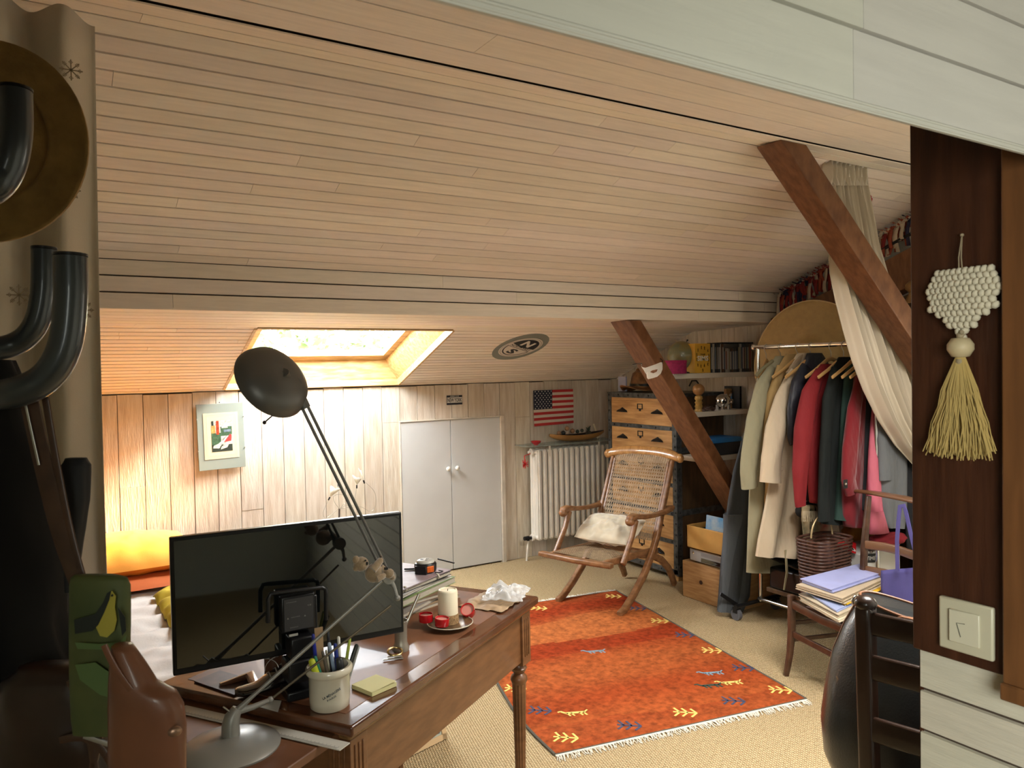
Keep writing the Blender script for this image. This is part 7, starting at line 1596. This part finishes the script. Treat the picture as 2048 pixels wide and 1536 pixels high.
# ================================================================== LEFT FOREGROUND: COAT STAND WITH HAT AND BAGS
def fp(x, y, d): return at(x, y, D=d)
HOOK = M('grey_hook_enamel', (.055, .062, .068), .3, metal=.3, coat=.4)
pole = fp(-70, 768, 1.0)
t = thing('coat_stand', 'coat stand with thick curved grey hooks at the left edge', 'coat stand', (pole.x, pole.y, 0))
q = MB(); q.tube([(pole.x, pole.y, .02), (pole.x, pole.y, 1.86)], .022, 16); q.build('pole', HOOK, t, smooth=60)
q = MB(); q.lathe([(.17, 0), (.17, .012), (.05, .022), (.023, .03)], (pole.x, pole.y, 0), 30); q.build('base', HOOK, t, smooth=60)
def hook(pts, d, r_):
    P = curve([fp(x, y, d+dd) for x, y, dd in pts]); q = MB(); k = r_/1540*d; q.tube(P, k, 18); h_ = q.build('hook', HOOK, t, smooth=60)
    q = MB(); q.tube([P[0]+(P[0]-P[1]).normalized()*.001, P[0]+(P[0]-P[1]).normalized()*.004], k*1.02, 18); q.build('cap', BLK, h_, smooth=60)
hook([(141, 514, 0), (141, 600, 0), (130, 690, 0), (95, 752, 0), (30, 785, .0), (-60, 792, .04)], .95, 31)
hook([(88, 500, 0), (86, 590, 0), (68, 655, 0), (25, 690, 0), (-60, 705, -.03)], 1.06, 23)
hook([(30, 182, 0), (30, 270, 0), (14, 340, 0), (-20, 380, 0), (-64, 395, .06)], .92, 31)
# small straw hat
t = thing('straw_hat', 'golden straw hat with ribbed brim hanging on the uppermost hook at the left', 'hat', fp(-40, 470, 1.12))
hc_ = fp(-42, 276, 1.12); axh = (FWD*-1 + RT*.22 + UP*.05).normalized(); Rh = V((0, 0, 1)).rotation_difference(axh).to_matrix(); rs = []
GST = M('golden_hat_straw', (.34, .20, .06), .65, bump=.5, bscale=70, var=.3, vscale=30)
k_ = .152
for r_, d in ((.01, -.09), (.45, -.088), (.56, -.07), (.60, -.02), (.62, 0), (.66, .003), (.70, .0), (.74, .003), (.78, .0), (.82, .003), (.86, .0), (.90, .003), (.94, .001), (.97, .004), (1.0, .002), (1.0, -.003), (.8, -.004), (.62, -.004)):
    rs.append([hc_ + Rh @ V((k_*r_*math.cos(a)*.97, k_*r_*math.sin(a)*(1.0), d + .010*(r_**2)*math.cos(2*a))) for a in [2*PI*j/56 for j in range(56)]])
q = MB(); q.rings(rs, cap=True); q.build('hat_straw', GST, t, smooth=60)
def slabq(q, pts, d, th_, rounded=0): q.prism([fp(x, y, d) for x, y in pts], FWD*th_)
def softbag(nm, lab, cat, rows, d, thick, mt_, seed, fa=.05, extra=None):
    t = thing(nm, lab, cat, fp((rows[-1][1]+rows[-1][2])/2, rows[-1][0], d)); q = MB(); rs = []; n = 40
    for i in range(len(rows)-1):
        for k in range(4):
            f = k/4; y = rows[i][0]*(1-f)+rows[i+1][0]*f; l = rows[i][1]*(1-f)+rows[i+1][1]*f; r_ = rows[i][2]*(1-f)+rows[i+1][2]*f; v = (i+f)/(len(rows)-1)
            c = fp((l+r_)/2, y, d); hw = (r_-l)/2/1540*d; th_ = thick*(.35+.65*math.sin(PI*min(1, .12+v*.8)))
            rs.append([c + RT*hw*(abs(math.cos(a))**.7*(1 if math.cos(a) > 0 else -1)) + FWD*th_*math.sin(a)*(1+.0) + (RT*math.cos(a)*hw+FWD*math.sin(a)*th_)*fa*noise.noise(V((math.cos(a)*2+seed, math.sin(a)*2, v*5)))*2 for a in [2*PI*j/n for j in range(n)]])
    q.rings(rs, cap=True); q.build('bag_body' if cat == 'bag' else 'cloth', mt_, t, smooth=80)
    if extra: extra(t)
    return t
softbag('black_coat', 'nearly black coat filling the left edge below the hooks', 'coat', [(720, -150, 22), (800, -160, 58), (900, -170, 86), (1000, -175, 105), (1100, -180, 118), (1200, -180, 140), (1300, -180, 165), (1400, -180, 182), (1600, -190, 190)], 1.08, .05, M('plain_black2', (.012, .010, .009), .9), 1, .10)
softbag('rolled_umbrella', 'dark rolled umbrella hanging behind the straps beside the curtain', 'umbrella', [(916, 132, 172), (930, 124, 179), (1000, 126, 177), (1060, 128, 168), (1130, 132, 156), (1200, 134, 148)], 1.02, .016, M('umbrella_black', (.012, .012, .014), .7), 2, .05)
BRL = M('dark_brown_strap', (.075, .034, .018), .45, var=.3, vscale=30, coat=.2)
def strap(nm, lab, pts, d, w_, mt_, th_=.004):
    q = MB(); P = curve([fp(x, y, d) for x, y in pts]); q.sweep(P, w_/1540*d, th_, FWD); return tag(q.build(nm, mt_, bevel=.0008, smooth=60), lab, 'strap')
def ex_brown(t):
    for pts, w_ in (([(50, 760), (80, 900), (120, 1060), (170, 1200), (205, 1300), (230, 1440)], 36), ([(88, 780), (112, 920), (140, 1060), (170, 1170), (205, 1280), (222, 1330)], 13)):
        q = MB(); q.sweep(curve([fp(x, y, .97) for x, y in pts]), w_/1540*.97, .004, FWD); q.build('shoulder_strap', BRL, t, smooth=60)
    q = MB(); q.sweep(curve([fp(x, y, .965) for x, y in ((46, 780), (58, 840), (78, 930))]), .003, .002, FWD); q.build('strap_edge', STEEL, t)
    for (x, y, r_) in ((205, 1290, 15), (180, 1395, 17), (166, 1345, 12)):
        q = MB(); c = fp(x, y, .955); k = r_/1540*.955; q.tube([c+RT*k*.7*math.cos(a)+UP*k*math.sin(a) for a in [2*PI*j/18 for j in range(18)]], .0022, 8, closed=True); q.build('buckle_ring', M('old_brass', (.42, .36, .26), .3, metal=1), t, smooth=60)
    for pts in ([(140, 1360), (176, 1460), (190, 1536), (196, 1580)], [(166, 1362), (200, 1440), (186, 1536), (180, 1590)], [(120, 1480), (165, 1475), (205, 1500), (240, 1560)]):
        q = MB(); q.sweep(curve([fp(x, y, .955) for x, y in pts]), .009, .004, FWD); q.build('leather_tie', BRL, t, smooth=60)
    q = MB(); q.sweep(curve([fp(x, y, .95) for x, y in ((168, 1472), (215, 1488), (260, 1508), (300, 1532))]), .0058, .003, FWD); q.build('metal_zip_pull', M('zip_silver', (.5, .48, .45), .35, metal=.8), t)
softbag('brown_shoulder_bag', 'dark brown leather shoulder bag with long straps and brass rings at the lower left', 'bag', [(1330, 40, 185), (1360, 10, 205), (1430, -10, 216), (1500, -10, 222), (1640, 0, 222)], 1.0, .035, M('dark_brown_leather', (.040, .020, .012), .4, var=.4, vscale=14, coat=.2), 3, .06, ex_brown)
def ex_toucan(t):
    d = .936
    def blob(pts, m_, dd=0, nm='printed_shape'):
        q = MB(); q.prism([fp(x, y, d-dd) for x, y in pts], FWD*.0008); return q.build(nm, m_, t, smooth=0)
    YB = M('toucan_yellow', (.42, .36, .05), .6); DB = M('toucan_dark', (.015, .02, .016), .6); LG = M('leaf_print', (.10, .16, .05), .6); RB = M('berry_print', (.30, .02, .02), .6)
    blob([(214, 1188), (224, 1182), (231, 1192), (229, 1215), (233, 1240), (228, 1262), (214, 1275), (200, 1272), (192, 1255), (200, 1235), (208, 1210)], YB, .002, 'bird_belly')
    blob([(148, 1240), (190, 1228), (206, 1205), (214, 1186), (222, 1182), (218, 1200), (208, 1225), (196, 1250), (185, 1262), (150, 1268)], DB, .003, 'bird_wing')
    blob([(150, 1285), (200, 1288), (240, 1284), (252, 1270), (250, 1292), (220, 1300), (155, 1298)], LG, .002, 'branch_print'); blob([(228, 1288), (240, 1284), (247, 1298), (243, 1318), (234, 1322), (228, 1306)], RB, .004, 'berry_print')
    blob([(236, 1215), (250, 1235), (252, 1262), (244, 1272), (240, 1245)], DB, .002, 'dark_leaf_print'); blob([(150, 1330), (190, 1325), (225, 1350), (240, 1400), (200, 1390), (160, 1360)], LG, .002, 'leaf_print')  # dark leaf shape belongs to the pouch print
    q = MB(); c = fp(224, 1191, d-.004); q.ell(c, (.0015, .0015, .0015), 8); q.build('bird_eye', DB, t)
softbag('toucan_bag', 'green printed pouch with a yellow bellied toucan hanging beside the curtain', 'bag', [(1150, 148, 236), (1156, 142, 254), (1170, 139, 260), (1250, 139, 261), (1350, 140, 259), (1440, 142, 257), (1478, 146, 252)], .955, .013, M('green_print_ground', (.11, .12, .035), .6, col2=(.06, .08, .025), vscale=9), 4, .02, ex_toucan)
def ex_tan(t):
    q = MB(); c = fp(350, 1463, .885); q.ell(c, (.008, .004, .006), 14); q.build('rivet', M('dull_copper', (.30, .18, .12), .35, metal=.7), t, smooth=80)
    q = MB(); q.sweep(curve([fp(x, y, .90) for x, y in ((208, 1290), (222, 1320), (240, 1350), (262, 1380))]), .007, .003, FWD); q.build('strap', M('tan_leather', (.19, .072, .034), .42, var=.2, vscale=9, coat=.2), t, smooth=60)
TANL = M('tan_leather', (.19, .072, .034), .42, var=.2, vscale=9, coat=.2)
softbag('tan_leather_bag', 'tan leather bag with a rivet in the lower left, in front of the desk', 'bag', [(1290, 226, 262), (1330, 222, 290), (1366, 220, 312), (1386, 219, 352), (1410, 218, 366), (1450, 218, 372), (1540, 216, 372), (1640, 214, 370)], .92, .022, TANL, 5, .0, ex_tan)
